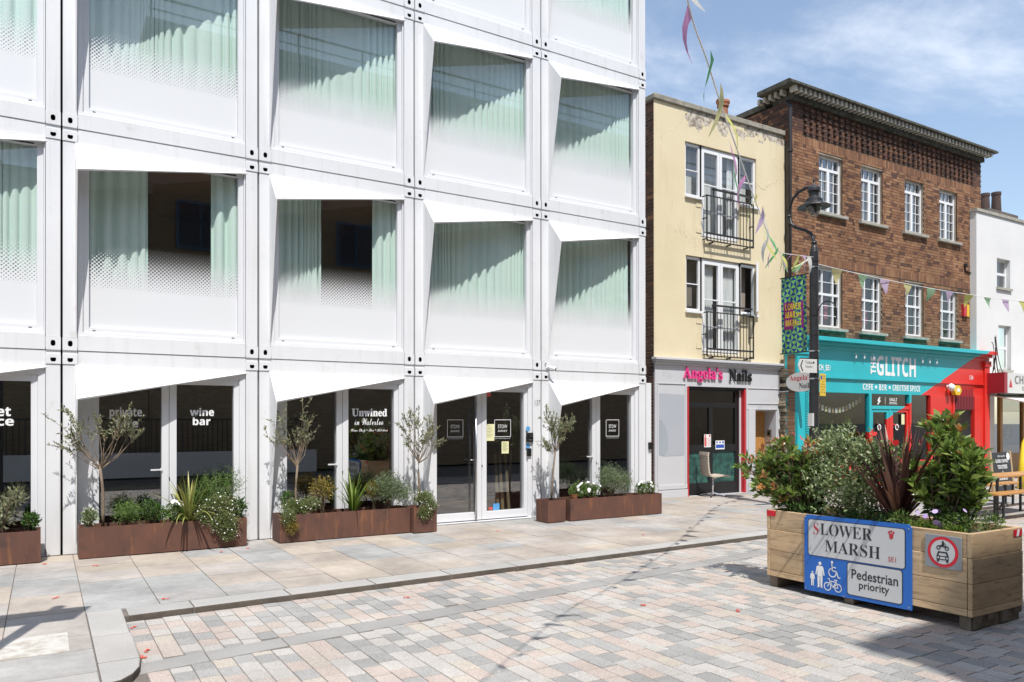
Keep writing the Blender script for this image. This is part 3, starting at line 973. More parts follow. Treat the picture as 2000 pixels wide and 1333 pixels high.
for k in (1, 2, 3):
    for i in BAYS:
        if k == 3 and i < 1: continue
        if k == 1 and i == 0:
            curtain(i, k, 0.0, 0.405, 'pale green curtain at the left side of the second first-floor window'); curtain(i, k, 0.80, 1.0, 'pale green curtain at the right side of the second first-floor window')
        elif k == 1 and i == 1:
            curtain(i, k, 0.0, 0.375, 'pale green curtain at the left side of the third first-floor window'); curtain(i, k, 0.79, 1.0, 'pale green curtain at the right side of the third first-floor window')
        else:
            curtain(i, k, 0.0, 1.0 if not (k == 1 and i == 3) else 0.975, 'pale green curtain drawn across the %s %s' % (fl_n[k], bay_n[i]))

# things standing just inside the ground floor
M['pale_wood'] = mat('pale_wood', (0.42, 0.30, 0.16), 0.6, var=0.2, vscale=6, stretch=(1, 1, 0.1))
M['mint_wood'] = mat('pale_green_paint', (0.42, 0.50, 0.36), 0.6, var=0.1)
for n_, (x0, x1, m_, l_) in enumerate([(6.50, 6.78, 'mint_wood', 'pale green painted board leaning inside the glazed door'), (6.93, 7.10, 'pale_wood', 'pale wooden board leaning inside the door, nearest the green one'),
                                       (7.03, 7.19, 'pale_wood', 'middle pale wooden board leaning inside the glazed door'), (7.16, 7.32, 'pale_wood', 'rightmost pale wooden board leaning inside the glazed door')]):
    mb = MB(); w_ = 0.10 if n_ == 0 else 0.055
    mb.extrude([(x0, 0.45, 0.03), (x0 + w_, 0.45, 0.03), (x1 + w_ * .9, 0.85, 1.08), (x1 + w_ * .45, 0.85, 1.14), (x1, 0.85, 1.08)], (0, 0.03, 0))
    tag(mb.build('leaning_board', M[m_], None, (x0, 0.45, 0.03)), l_, 'board')
tb = thing('bench_table', 'long wooden table inside the wine bar window', 'table', (1.2, 1.2, 0.03))
mb = MB(); mb.box(0.7, 2.2, 0.9, 1.5, 0.74, 0.78); mb.build('table_top', M['pale_wood'], tb)
for x_ in (0.78, 2.12):
    for y_ in (0.96, 1.44):
        mb = MB(); mb.box(x_ - .025, x_ + .025, y_ - .025, y_ + .025, 0.03, 0.74); mb.build('leg', M['black'], tb)
tb = thing('bench_table', 'long wooden table inside the window lettered Unwined', 'table', (3.7, 1.2, 0.03))
mb = MB(); mb.box(3.1, 4.4, 0.9, 1.5, 0.74, 0.78); mb.build('table_top', M['pale_wood'], tb)
for x_ in (3.18, 4.32):
    for y_ in (0.96, 1.44):
        mb = MB(); mb.box(x_ - .025, x_ + .025, y_ - .025, y_ + .025, 0.03, 0.74); mb.build('leg', M['black'], tb)
# ------------------------------------------------------------------ brickwork
brick_stops = [(0.0, (0.060, 0.040, 0.034)), (0.25, (0.115, 0.062, 0.046)), (0.45, (0.215, 0.108, 0.062)), (0.7, (0.285, 0.145, 0.078)), (0.9, (0.340, 0.190, 0.105)), (1.0, (0.26, 0.165, 0.11))]
M['brick'] = ramp_mat('red_brick', brick_stops, 'attr', 0.85, speck=0.25, sscale=45.0, bump=0.3, bscale=60, wear=0.22)
M['mortar'] = mat('lime_mortar', (0.30, 0.25, 0.195), 0.95, var=0.25, vscale=3)
M['mortar_dark'] = mat('sooty_mortar', (0.10, 0.085, 0.07), 0.95, var=0.25, vscale=3)
M['soffit'] = mat('mossy_concrete', (0.085, 0.078, 0.062), 0.9, var=0.3, vscale=4, dark=(0.035, 0.036, 0.025), dlo=0.45, dhi=0.60, bump=0.4, bscale=20)
M['dentil'] = mat('pale_dentil_stone', (0.44, 0.41, 0.35), 0.85, var=0.2, vscale=6)
M['sill'] = mat('stone_sill', (0.36, 0.34, 0.29), 0.85, var=0.2, vscale=5, dark=(0.12, 0.11, 0.09), dlo=0.6, dhi=0.75)

def brick_cells(ulen, z0, z1, holes, course=0.0775, L=0.2235, H=0.110, j=0.010):
    out = []
    nrow = int(round((z1 - z0) / course))
    ch = (z1 - z0) / nrow
    for r_ in range(nrow):
        za, zb = z0 + r_ * ch, z0 + (r_ + 1) * ch - j
        zm = (za + zb) / 2
        blocked = [(h[0], h[1]) for h in holes if h[2] - 0.01 < zm < h[3] + 0.01]
        u = -(0.168 if r_ % 2 else 0.0) - (0.0 if r_ % 2 else 0.0)
        kind = r_ % 2
        while u < ulen:
            w = L if kind == 0 else H
            a, b = max(u, 0.0), min(u + w - j, ulen)
            u += w; kind ^= 1
            segs = [(a, b)]
            for h0, h1 in blocked:
                ns = []
                for s0, s1 in segs:
                    if s1 <= h0 or s0 >= h1: ns.append((s0, s1)); continue
                    if s0 < h0: ns.append((s0, h0))
                    if s1 > h1: ns.append((h1, s1))
                segs = ns
            for s0, s1 in segs:
                if s1 - s0 > 0.02: out.append((s0, s1, za, zb))
    return out

def lay_bricks(parent, o, r, n, cells, rndf, pick=0, depth=0.03, proud=0.008, key=None, name='bricks'):
    """cells (u0,u1,z0,z1) on the plane o + r*u, outward normal n; the `pick` nearest become single pieces"""
    o = Vector(o); r = Vector(r); n = Vector(n)
    camp = Vector((0, -11.378, 1.71))
    idx = sorted(range(len(cells)), key=lambda c: (o + r * ((cells[c][0] + cells[c][1]) / 2) + Vector((0, 0, cells[c][2])) - camp).length)
    if key: idx = [c for c in idx if key(cells[c])] + [c for c in idx if not key(cells[c])]
    single = set(idx[:pick])
    mb = MB()
    for c, (u0, u1, z0, z1) in enumerate(cells):
        jit = random.uniform(-0.0025, 0.0025)
        c0 = o + r * u0; c1 = o + r * u1
        f = n * (proud + jit); bk = -n * depth
        vs = []
        for p_, zz in ((c0, z0), (c1, z0), (c1, z1), (c0, z1)): vs.append(tuple(p_ + f + Vector((0, 0, zz - o.z))))
        for p_, zz in ((c0, z0), (c1, z0), (c1, z1), (c0, z1)): vs.append(tuple(p_ + bk + Vector((0, 0, zz - o.z))))
        if r.cross(Vector((0, 0, 1))).dot(n) > 0: fs = [(0, 1, 2, 3), (0, 4, 5, 1), (1, 5, 6, 2), (2, 6, 7, 3), (3, 7, 4, 0)]
        else: fs = [(3, 2, 1, 0), (1, 5, 4, 0), (2, 6, 5, 1), (3, 7, 6, 2), (0, 4, 7, 3)]
        if c in single:
            m1 = MB(); m1.add(vs, fs, 0, max(0.001, rndf((u0, u1, z0, z1)))); m1.build('brick', M['brick'], parent)
        else: mb.add(vs, fs, 0, max(0.001, rndf((u0, u1, z0, z1))))
    if mb.F: mb.build(name, M['brick'], parent, kind='stuff')

# ------------------------------------------------------------------ yellow rendered building with nail salon
YY = 1.40
YX0, YX1 = 11.504, 15.84
def yellow_mat():
    m, nt, b = new_mat('yellow_render')
    b.inputs['Roughness'].default_value = 0.85
    c = mixc(nt, val_ramp(nt, pos_noise(nt, 0.9, 6), 0.3, 0.7), (0.66, 0.565, 0.365), (0.73, 0.635, 0.435))
    c = mixc(nt, val_ramp(nt, pos_noise(nt, 5, 7, (1, 1, .12), .65), 0.54, 0.78, 0, .4), c, (0.46, 0.37, 0.22))
    # hairline cracks
    vo = nt.nodes.new('ShaderNodeTexVoronoi'); vo.feature = 'DISTANCE_TO_EDGE'; vo.inputs['Scale'].default_value = 0.8
    ge = nt.nodes.new('ShaderNodeNewGeometry'); no = nt.nodes.new('ShaderNodeTexNoise'); no.inputs['Scale'].default_value = 2.5; no.inputs['Detail'].default_value = 8
    nt.links.new(ge.outputs['Position'], no.inputs['Vector'])
    ad = nt.nodes.new('ShaderNodeVectorMath'); ad.operation = 'MULTIPLY_ADD'
    nt.links.new(no.outputs['Color'], ad.inputs[0]); ad.inputs[1].default_value = (0.9, 0.9, 0.9); nt.links.new(ge.outputs['Position'], ad.inputs[2])
    nt.links.new(ad.outputs[0], vo.inputs['Vector'])
    crack = val_ramp(nt, vo.outputs['Distance'], 0.0, 0.006, 1.0, 0.0)
    gate = val_ramp(nt, pos_noise(nt, 0.6, 3), 0.50, 0.62)
    mm = nt.nodes.new('ShaderNodeMath'); mm.operation = 'MULTIPLY'; nt.links.new(crack, mm.inputs[0]); nt.links.new(gate, mm.inputs[1])
    c = mixc(nt, mm.outputs[0], c, (0.25, 0.19, 0.10))
    # blown plaster under the coping: bare undercoat in a ragged band
    sp = nt.nodes.new('ShaderNodeSeparateXYZ'); nt.links.new(ge.outputs['Position'], sp.inputs[0])
    hz = val_ramp(nt, sp.outputs['Z'], 8.05, 8.80, 0.0, 0.42)
    hx = val_ramp(nt, sp.outputs['X'], 12.1, 12.6, 0.0, 1.0)
    nz = pos_noise(nt, 2.6, 8, None, 0.65)
    a1 = nt.nodes.new('ShaderNodeMath'); a1.operation = 'MULTIPLY'; nt.links.new(hz, a1.inputs[0]); nt.links.new(hx, a1.inputs[1])
    a2 = nt.nodes.new('ShaderNodeMath'); a2.operation = 'ADD'; nt.links.new(a1.outputs[0], a2.inputs[0]); nt.links.new(nz, a2.inputs[1])
    blown = val_ramp(nt, a2.outputs[0], 0.78, 0.80)
    und = mixc(nt, val_ramp(nt, pos_noise(nt, 11, 7), 0.35, 0.62), (0.17, 0.13, 0.09), (0.60, 0.54, 0.45))
    c = mixc(nt, blown, c, und)
    nt.links.new(c, b.inputs['Base Color'])
    hgt = nt.nodes.new('ShaderNodeMath'); hgt.operation = 'MULTIPLY_ADD'
    nt.links.new(blown, hgt.inputs[0]); hgt.inputs[1].default_value = -2.5; nt.links.new(pos_noise(nt, 30, 4), hgt.inputs[2])
    add_bump(nt, b, hgt.outputs[0], 0.18, 0.02)
    return m
M['yellow'] = yellow_mat()
M['grey_shop'] = mat('pale_grey_shop_paint', (0.54, 0.545, 0.565), 0.5, var=0.03, vscale=1.2, dark=(0.40, 0.40, 0.41), dlo=0.6, dhi=0.8)
M['grey_patch'] = mat('grey_patch_paint', (0.40, 0.42, 0.46), 0.5, var=0.03, vscale=2)
M['blue_patch'] = mat('blue_grey_patch_paint', (0.33, 0.365, 0.40), 0.5, var=0.03, vscale=2)
M['red'] = mat('red_trim_paint', (0.52, 0.025, 0.035), 0.4, var=0.1, vscale=8)
M['door_wood'] = mat('varnished_door', (0.42, 0.20, 0.055), 0.35, var=0.25, vscale=3, stretch=(6, 6, 0.5))
M['upvc'] = mat('white_upvc', (0.78, 0.785, 0.79), 0.3)
M['net'] = mat('net_curtain', (0.72, 0.72, 0.72), 0.9, var=0.15, vscale=6, stretch=(4, 1, 0.2))
M['iron'] = mat('black_iron_rail', (0.025, 0.023, 0.024), 0.5)
M['coping'] = mat('weathered_coping', (0.30, 0.28, 0.23), 0.9, var=0.25, vscale=5, dark=(0.12, 0.11, 0.09), dlo=0.55, dhi=0.7)

yb = thing('yellow_building', 'narrow pale yellow rendered building with a grey shopfront and two balconies', 'building', (YX0, YY, 0))
holes = [(12.44, 12.945, 6.86, 8.09), (12.945, 14.215, 5.95, 8.09), (14.215, 14.80, 6.93, 8.09),
         (12.46, 12.955, 4.24, 5.50), (12.955, 14.25, 3.28, 5.50), (14.25, 14.79, 4.27, 5.52)]
mb = MB(); wall_holes(mb, YX0, YX1, 3.0, 8.84, YY, 0.14, holes)
mb.quad((YX0, YY, 3.0), (YX0, YY, 8.84), (YX0, 9, 8.84), (YX0, 9, 3.0))
mb.quad((YX0, 2.0, 8.80), (YX1, 2.0, 8.80), (YX1, 9, 8.80), (YX0, 9, 8.80))
mb.build('rendered_wall', M['yellow'], yb)
for k in range(5):
    xa = YX0 - 0.03 + k * (YX1 - YX0 + 0.03) / 5; xb2 = YX0 - 0.03 + (k + 1) * (YX1 - YX0 + 0.03) / 5 - 0.006
    mb = MB(); mb.box(xa, xb2, YY - 0.05, YY + 0.34, 8.842, 8.965); mb.build('coping_stone', M['coping'], yb, bevel=0.012)
mb = MB(); mb.box(YX0 - 0.03, YX0 + 0.30, YY + 0.345, 9.0, 8.842, 8.955); mb.build('coping_stone', M['coping'], yb, bevel=0.012)
# dark brick flank wall
mb = MB(); mb.box(YX0 + 0.001, YX0 + 0.02, YY + 0.02, 9.0, 0.0, 8.84); mb.build('flank_mortar', M['mortar_dark'], yb)
cells = brick_cells(0.56, 0.0, 8.83, [])
lay_bricks(yb, (YX0, YY + 0.012, 0), (0, 1, 0), (-1, 0, 0), cells, lambda c: random.choice([0.02, 0.08, 0.14, 0.2, 0.24, 0.3, 0.12, 0.5 if random.random() < 0.15 else 0.1]), pick=240, key=lambda c: (c[0] + c[1]) / 2 < 0.34)

def french(z0, z1, zd, label_open=False):
    y0, y1 = YY + 0.045, YY + 0.105
    x = [12.45, 12.95, 14.22, 14.80] if not label_open else [12.465, 12.96, 14.255, 14.785]
    f = MB()
    def fr(a, b, c, d, t=0.055, ya=y0, yb_=y1):
        f.box(a, a + t, ya, yb_, c, d); f.box(b - t, b, ya, yb_, c, d)
        f.box(a + t, b - t, ya, yb_, c, c + t); f.box(a + t, b - t, ya, yb_, d - t, d)
    fr(x[0], x[1] - .002, z0, z1, 0.06)
    f.box(x[0] + .06, x[1] - .062, y0 + .01, y1 - .01, (z0 + z1) / 2 - 0.012, (z0 + z1) / 2 + 0.012)
    xm = (x[1] + x[2]) / 2
    fr(x[1], x[2], zd, z1, 0.05, y0 + .004, y1 + .004)
    for a, b in ((x[1] + .052, xm - .004), (xm + .004, x[2] - .052)):
        fr(a, b, zd + .055, z1 - .055, 0.075, y0 - .012, y1 - .012)
        f.box(a + .075, b - .075, y0, y1 - .02, zd + 1.25, zd + 1.28)
        f.box(a + .075, b - .075, y0, y1 - .02, zd + 0.62, zd + 0.65)
    fr(x[2] + .002, x[3], z0 + .05, z1, 0.06)
    if not label_open: f.box(x[2] + .062, x[3] - .06, y0 + .01, y1 - .01, (z0 + z1) / 2, (z0 + z1) / 2 + 0.024)
    o = f.build('french_window', M['upvc'], yb, bevel=0.004)
    p = MB()
    p.quad((x[0] + .05, y1 - .03, z0 + .05), (x[1] - .05, y1 - .03, z0 + .05), (x[1] - .05, y1 - .03, z1 - .05), (x[0] + .05, y1 - .03, z1 - .05))
    p.build('pane', M['glass'], o)
    for a, b in ((x[1] + .12, xm - .07), (xm + .07, x[2] - .12)):
        p = MB(); p.quad((a, y1 - .04, zd + .12), (b, y1 - .04, zd + .12), (b, y1 - .04, z1 - .12), (a, y1 - .04, z1 - .12)); p.build('pane', M['glass'], o)
    if not label_open:
        p = MB(); p.quad((x[2] + .05, y1 - .03, z0 + .1), (x[3] - .05, y1 - .03, z0 + .1), (x[3] - .05, y1 - .03, z1 - .05), (x[2] + .05, y1 - .03, z1 - .05)); p.build('pane', M['glass'], o)
    else:
        f = MB()   # casement standing ajar, hinged at the right jamb
        hg = Vector((x[3] - 0.02, YY - .005, 0)); ld = Vector((-.735, -.678, 0)); ln = Vector((-ld.y, ld.x, 0))
        def leaf(u0, u1, v0, v1, m_, t_=.05):
            q_ = MB(); q_.extrude([tuple(hg + ld * u + Vector((0, 0, v))) for u, v in ((u0, v0), (u1, v0), (u1, v1), (u0, v1))], tuple(ln * t_)); m_.add(q_.V, q_.F)
        leaf(0, .055, z0 + .06, z1 - .02, f); leaf(.475, .53, z0 + .06, z1 - .02, f); leaf(.055, .475, z0 + .06, z0 + .115, f); leaf(.055, .475, z1 - .075, z1 - .02, f)
        f.build('open_casement', M['upvc'], o, bevel=0.004)
        p = MB(); leaf(.05, .48, z0 + .11, z1 - .07, p, .006); p.build('pane', M['glass'], o)
    s = MB(); s.box(x[0] - .03, x[1] + .0, YY - .06, YY + .05, z0 - .055, z0); s.build('sill', M['upvc'], yb, bevel=0.004)
    s = MB(); s.box(x[2], x[3] + .05, YY - .06, YY + .05, z0 - .005, z0 + .048); s.build('sill', M['upvc'], yb, bevel=0.004)
    n = MB(); n.box(x[0], x[3], YY + .34, YY + .35, zd, z1 - .02); n.build('net_curtain', M['net'] if not label_open else M['room'], yb)
    for a, b in ((12.98, 13.18), (13.95, 14.2)) if not label_open else ((12.98, 13.5), (13.75, 14.2)):
        V = []; Q = []
        nn = 24
        for r_, z in enumerate((zd + .05, z1 - .05)):
            for q in range(nn + 1): V.append((a + (b - a) * q / nn, YY + .165 + .02 * math.sin(q * 1.9), z))
        for q in range(nn): Q.append((q, q + 1, q + nn + 2, q + nn + 1))
        np_mesh('net_curtain', V, Q, None, M['net'], yb)
french(6.86, 8.08, 5.95)
french(4.24, 5.49, 3.28, True)

def juliet(zb, zt):
    r_ = thing('balcony_railing', '', 'railing', (13.76, YY, zb))
    xa, xb_, yf = 12.99, 14.545, YY - 0.13
    b = MB(); b.box(xa, xb_, yf - .014, yf + .014, zb + .16, zb + .20); b.build('rail', M['iron'], r_); b = MB(); b.box(xa, xb_, yf - .012, yf + .012, zt - .025, zt); b.build('rail', M['iron'], r_); b = MB(); b.box(xa, xb_, yf - .012, yf + .012, zb, zb + .025); b.build('rail', M['iron'], r_)
    b = MB(); b.box(13.16, 14.47, yf - .045, yf + .015, zt + .13, zt + .165); b.build('handrail', M['iron'], r_)
    for x_ in (13.76, 13.2, 14.43):
        b = MB(); b.box(x_ - .008, x_ + .008, yf - .02, yf - .004, zt, zt + .13); b.build('handrail_support', M['iron'], r_)
    n = 15
    bar = MB(); bar.box(-.0055, .0055, -.0055, .0055, 0, zt - zb - .045); bm_ = bar.mesh('baluster'); bm_.materials.append(M['iron'])
    for k in range(n):
        piece('baluster', bm_, r_, (xa + .02 + (xb_ - xa - .04) * k / (n - 1), yf, zb + .022))
    for x_ in (xa, xb_):
        for z_ in (zb + .05, zt - .02, (zb + zt) / 2):
            b = MB(); b.box(x_ - .01, x_ + .01, yf, YY + .01, z_ - .012, z_ + .012); b.build('side_bar', M['iron'], r_)
        b = MB(); b.box(x_ - .011, x_ + .011, yf - .011, yf + .011, zb, zt); b.build('corner_upright', M['iron'], r_)
    for x_ in (xa - .16, ):
        for z_ in (zb + .25, zt - .22):
            b = MB(); b.box(x_ - .05, x_ + .14, YY - .012, YY - .002, z_ - .06, z_ + .06); b.build('fixing_plate', M['yellow'], r_)
    for x_ in (13.2, 13.76, 14.35):
        b = MB(); b.box(x_ - .018, x_ + .018, YY - .12, YY, zb - .03, zb); b.build('bracket', M['iron'], r_)
    return r_
j1 = juliet(5.86, 6.92); tag(j1, 'black iron balcony railing at the upper window of the yellow building', 'railing', 'balcony railings of the yellow building')
j2 = juliet(3.20, 4.24); tag(j2, 'black iron balcony railing at the lower window of the yellow building', 'railing', 'balcony railings of the yellow building')

# salon shopfront (part of the yellow building)
SY = YY - 0.03
f = MB()
wall_holes(f, YX0, YX1, 0.0, 2.985, SY, 0.10, [(12.497, 14.413, 0.0, 2.51), (14.717, 15.468, 0.0, 1.965)])
f.quad((YX0, SY, 0), (YX0, SY, 2.985), (YX0, SY + .2, 2.985), (YX0, SY + .2, 0))
f.build('shopfront', M['grey_shop'], yb)
f = MB(); f.box(YX0 - .03, YX1 + .01, SY - .05, YY + .01, 2.986, 3.03); f.box(YX0 - .05, YX1 + .01, SY - .085, YY + .01, 3.031, 3.075); f.box(YX0 - .07, YX1 + .01, SY - .12, YY + .01, 3.076, 3.130)
f.build('shop_cornice', M['grey_shop'], yb, bevel=0.006)
for a, b_, c, d in ((11.58, 12.46, 0.0, 0.17), (11.58, 12.46, 0.19, 0.29), (14.45, 14.73, 0, .20), (15.48, 15.83, 0, .2)):
    f = MB(); f.box(a, b_, SY - .035 if c == 0 else SY - .02, SY - .001, c, d); f.build('plinth', M['grey_shop'], yb, bevel=0.004)
for a, b_ in ((14.47, 14.71), (15.50, 15.82)):
    f = MB(); f.box(a, b_, SY - .018, SY - .001, 0.201, 1.99); f.build('pilaster_face', M['grey_shop'], yb, bevel=0.004)
for a, b_, c, d in ((11.56, 12.43, 2.545, 2.565), (11.56, 11.60, 0.30, 2.54), (12.40, 12.44, 0.30, 2.54), (14.46, 15.80, 2.50, 2.515), (14.46, 15.80, 2.13, 2.145), (14.44, 15.82, 1.992, 2.012)):
    f = MB(); f.box(a, b_, SY - .016, SY - .001, c, d); f.build('panel_moulding', M['grey_shop'], yb, bevel=0.003)
fl = Flat((11.61, SY - .002, 0.93), RT, UP, 0.0); fl.poly([(0, 0.84), (0.77, 0.86), (0.77, 1.38), (0.01, 1.40)], 0)
fl.mb.build('paint_patch', M['grey_patch'], yb)
fl = Flat((11.61, SY - .003, 0.93), RT, UP, 0.0); fl.poly([(0, 0.04), (0.15, 0.0), (0.74, 0.01), (0.77, 0.05), (0.77, 0.85), (0.22, 0.86), (0.0, 0.83)], 0)
fl.mb.build('paint_patch', M['grey_patch'], yb)
fl = Flat((11.61, SY - .004, 0.93), RT, UP, 0.0); fl.poly([(0, 0.04), (0.16, 0.0), (0.27, 0.15), (0.28, 0.40), (0.22, 0.62), (0.08, 0.80), (0.0, 0.84)], 0)
fl.mb.build('paint_patch', M['blue_patch'], yb)
# glazed salon front set back in the opening
gy = YY + 0.14
f = MB()
for a, b_, c, d in ((12.50, 12.56, 0, 2.5), (14.17, 14.30, 0, 2.5), (12.561, 14.169, 0.0, 0.28), (12.561, 14.169, 1.0, 1.16), (12.561, 14.169, 2.03, 2.15), (12.561, 14.169, 2.42, 2.5), (13.30, 13.42, 0.281, 0.999), (13.30, 13.42, 1.161, 2.029)):
    f.box(a, b_, gy - .04, gy + .03, c, d)
df = f.build('salon_front', M['black'], yb, bevel=0.004)
for a, b_, c, d in ((12.55, 13.31, 1.15, 2.04), (13.41, 14.18, 1.15, 2.04), (12.55, 14.18, 2.14, 2.43)):
    f = MB(); f.quad((a, gy, c), (b_, gy, c), (b_, gy, d), (a, gy, d)); f.build('pane', M['glass_dark'], df)
M['green_film'] = mat('dark_green_marbled_film', (0.030, 0.105, 0.085), 0.3, var=0.5, vscale=5, dark=(0.015, 0.04, 0.045), dlo=0.5, dhi=0.6)
for a, b_ in ((12.555, 13.305), (13.415, 14.175)):
    f = MB(); f.box(a, b_, gy - .01, gy, 0.275, 1.005); f.build('lower_panel', M['green_film'], df)
for a, b_ in ((12.467, 12.505), (14.36, 14.41)):
    f = MB(); f.box(a, b_, SY - .02 if a < 13 else SY + .02, gy - .05, 0.0, 2.50); f.build('red_trim', M['red'], yb)
f = MB(); f.box(12.506, 14.359, SY + .03, gy - .05, 2.455, 2.50); f.build('shutter_slot', M['black'], yb)
f = MB(); f.box(14.302, 14.358, gy - .05, gy + .02, 0, 2.45); f.build('shutter_guide', M['grey_shop'], yb)
f = MB(); f.box(12.4, 14.45, 3.0, 3.1, 0, 2.6); f.quad((12.4, 1.6, .003), (14.45, 1.6, .003), (14.45, 3.0, .003), (12.4, 3.0, .003)); f.build('salon_interior', M['room'], yb)
f = MB(); f.box(12.4, 14.45, gy + .05, 3.1, 2.52, 2.6); f.box(12.35, 12.42, gy + .05, 3.1, 0, 2.5); f.box(14.44, 14.5, gy + .05, 3.1, 0, 2.5); f.build('salon_interior', M['room'], yb)
# notices
f = MB(); f.box(13.13, 13.35, gy - .045, gy - .041, 1.105, 1.405); nt_ = f.build('price_list', M['print_white'], yb)
fl = Flat((13.13, gy - .046, 1.105), RT, UP, 0.0); fl.rect(.01, .02, .075, .23); fl.rect(.02, .235, .06, .29); fl.rect(.15, .24, .20, .29)
for q in range(8): fl.rect(.10, .03 + q * .025, .20, .036 + q * .025)
fl.mb.build('red_print', M['sticker_red'], nt_)
M['notice_blue'] = mat('blue_notice', (0.03, 0.09, 0.42), 0.5)
f = MB(); f.box(13.50, 13.80, gy - .045, gy - .041, 1.048, 1.255); nt_ = f.build('blue_notice', M['print_white'], yb)
fl = Flat((13.50, gy - .046, 1.048), RT, UP, 0.0); fl.rect(.015, .03, .285, .115); fl.disc(.05, .165, .025); fl.disc(.15, .165, .025); fl.disc(.25, .165, .03); fl.mb.build('blue_print', M['notice_blue'], nt_)
# wooden street door in its recess
f = MB(); f.box(14.70, 15.48, 1.72, 1.76, 0.07, 1.97); f.box(14.717, 15.467, 1.66, 1.72, 0.0, 0.07)
wd = f.build('street_door', M['door_wood'], yb)
for a, b_, c, d in ((14.80, 15.02, 1.42, 1.85), (15.12, 15.36, 1.42, 1.85), (14.80, 15.02, 0.98, 1.32), (15.12, 15.36, 0.98, 1.32), (14.80, 15.02, 0.20, 0.80), (15.12, 15.36, 0.20, 0.80)):
    f = MB(); f.box(a, b_, 1.708, 1.7195, c, d); f.build('door_panel', M['door_wood'], wd, bevel=0.008)
f = MB(); f.box(14.95, 15.22, 1.705, 1.72, 0.84, 0.90); f.build('letter_plate', M['steel'], wd)
S1 = SY + .1005
f = MB(); f.quad((15.468, S1, 0), (15.468, 1.719, 0), (15.468, 1.719, 1.965), (15.468, S1, 1.965)); f.quad((14.717, S1, 0), (14.717, S1, 1.965), (14.717, 1.719, 1.965), (14.717, 1.719, 0)); f.quad((14.717, S1, 1.965), (15.468, S1, 1.965), (15.468, 1.719, 1.965), (14.717, 1.719, 1.965)); f.build('door_recess', M['grey_shop'], yb)
f = MB(); f.box(15.43, 15.466, 1.50, 1.62, 1.33, 1.50); ep = f.build('entry_panel', M['steel'], yb)
f = MB(); f.box(15.425, 15.4295, 1.52, 1.60, 1.36, 1.46); f.build('speaker_grille', M['black'], ep)
# raised letters
M['pink'] = mat('pink_letter', (0.72, 0.045, 0.23), 0.4)
text('lettering', alpha("Angela's", SERIF_BOLD), yb, M['pink'], (12.33, SY - .012, 2.605), RT, UP, 1.24, 0.355, 0.004, 0.0, 0.03)
text('lettering', alpha("Nails", SERIF_BOLD), yb, M['black'], (13.80, SY - .012, 2.655), RT, UP, 0.76, 0.285, 0.004, 0.0, 0.03)
# chimney behind the parapet
M['clay'] = mat('clay_pot', (0.30, 0.115, 0.055), 0.8, var=0.2, vscale=8)
f = MB(); f.box(15.62, 16.2, 3.25, 3.75, 8.8, 9.86); f.box(15.57, 16.25, 3.2, 3.80, 9.861, 10.0); f.build('chimney_stack', M['mortar_dark'], yb)
f = MB(); f.lathe([(0.15, 0), (0.17, 0.05), (0.14, 0.08), (0.13, 0.30), (0.16, 0.33), (0.16, 0.38), (0.12, 0.40)], (15.90, 3.5, 10.0), 16); f.tube([(15.72, 3.5, 10.44), (16.08, 3.5, 10.50)], 0.09, 10); f.build('chimney_pot', M['clay'], yb)
# oval hanging sign
os_ = thing('hanging_sign', 'white oval hanging sign of the nail salon partly behind the lamp post', 'sign', (15.55, 0.70, 2.42))
n_ = 32
f = MB(); f.extrude([(15.53, 0.70 + 0.42 * math.cos(2 * math.pi * k / n_), 2.655 + 0.235 * math.sin(2 * math.pi * k / n_)) for k in range(n_)], (0.06, 0, 0))
M['sign_white'] = mat('sign_face_white', (0.60, 0.60, 0.585), 0.35)
f.build('panel', M['sign_white'], os_)
f = MB(); f.box(15.55, 15.58, 1.06, 1.37, 2.86, 2.885); f.box(15.55, 15.58, 1.06, 1.37, 2.43, 2.455); f.box(15.54, 15.59, 1.33, 1.369, 2.38, 2.93); f.build('bracket', M['steel'], os_)
text('lettering', alpha("Angela's", SERIF_BOLD), os_, M['red'], (15.528, 1.02, 2.665), (0, -1, 0), UP, 0.62, 0.16)
text('lettering', alpha("Nails", SERIF_BOLD), os_, M['black'], (15.528, 0.74, 2.50), (0, -1, 0), UP, 0.36, 0.13)

# ------------------------------------------------------------------ brick building with the teal and red cafe front
KX = 12.628 / 12.528
def bxz(x, z): return x * KX, (z - 1.71) * KX + 1.71
BY = 1.25
BX0, BX1 = 15.85, 24.76
bb = thing('brick_building', 'three-storey red brick building with a teal and red cafe front', 'building', (BX0, BY, 0))
up_w = [(16.828, 17.786, 7.067, 8.53), (18.572, 19.533, 7.067, 8.53), (20.553, 21.499, 7.05, 8.52), (22.300, 23.229, 7.05, 8.50)]
lo_w = [(16.80, 17.774, 4.13, 5.645), (18.599, 19.51, 4.125, 5.63), (20.583, 21.479, 4.125, 5.62), (22.332, 23.249, 4.13, 5.60)]
def cv(h):
    a, c = bxz(h[0], h[2]); b, d = bxz(h[1], h[3]); return (a, b, c, d)
up_w = [cv(h) for h in up_w]; lo_w = [cv(h) for h in lo_w]
bholes = up_w + lo_w
ZB0, ZB1 = 3.60, 9.72
f = MB(); wall_holes(f, BX0 + .004, BX1 - .004, 0.0 + 3.3, ZB1, BY + .006, 0.16, bholes); f.build('mortar_bed', M['mortar'], bb)
f = MB(); f.box(BX0 + .006, BX0 + .02, BY + .01, 9.0, 3.3, ZB1); f.box(BX0 + .03, BX1 - .01, BY + .6, 9.0, 3.3, 9.2); f.build('mortar_bed', M['mortar_dark'], bb)
FR0, FR1 = bxz(0, 8.93)[1], bxz(0, 9.56)[1]
SOL = [(bxz(0, 8.64)[1], bxz(0, 8.86)[1]), (bxz(0, 5.68)[1], bxz(0, 5.90)[1])]
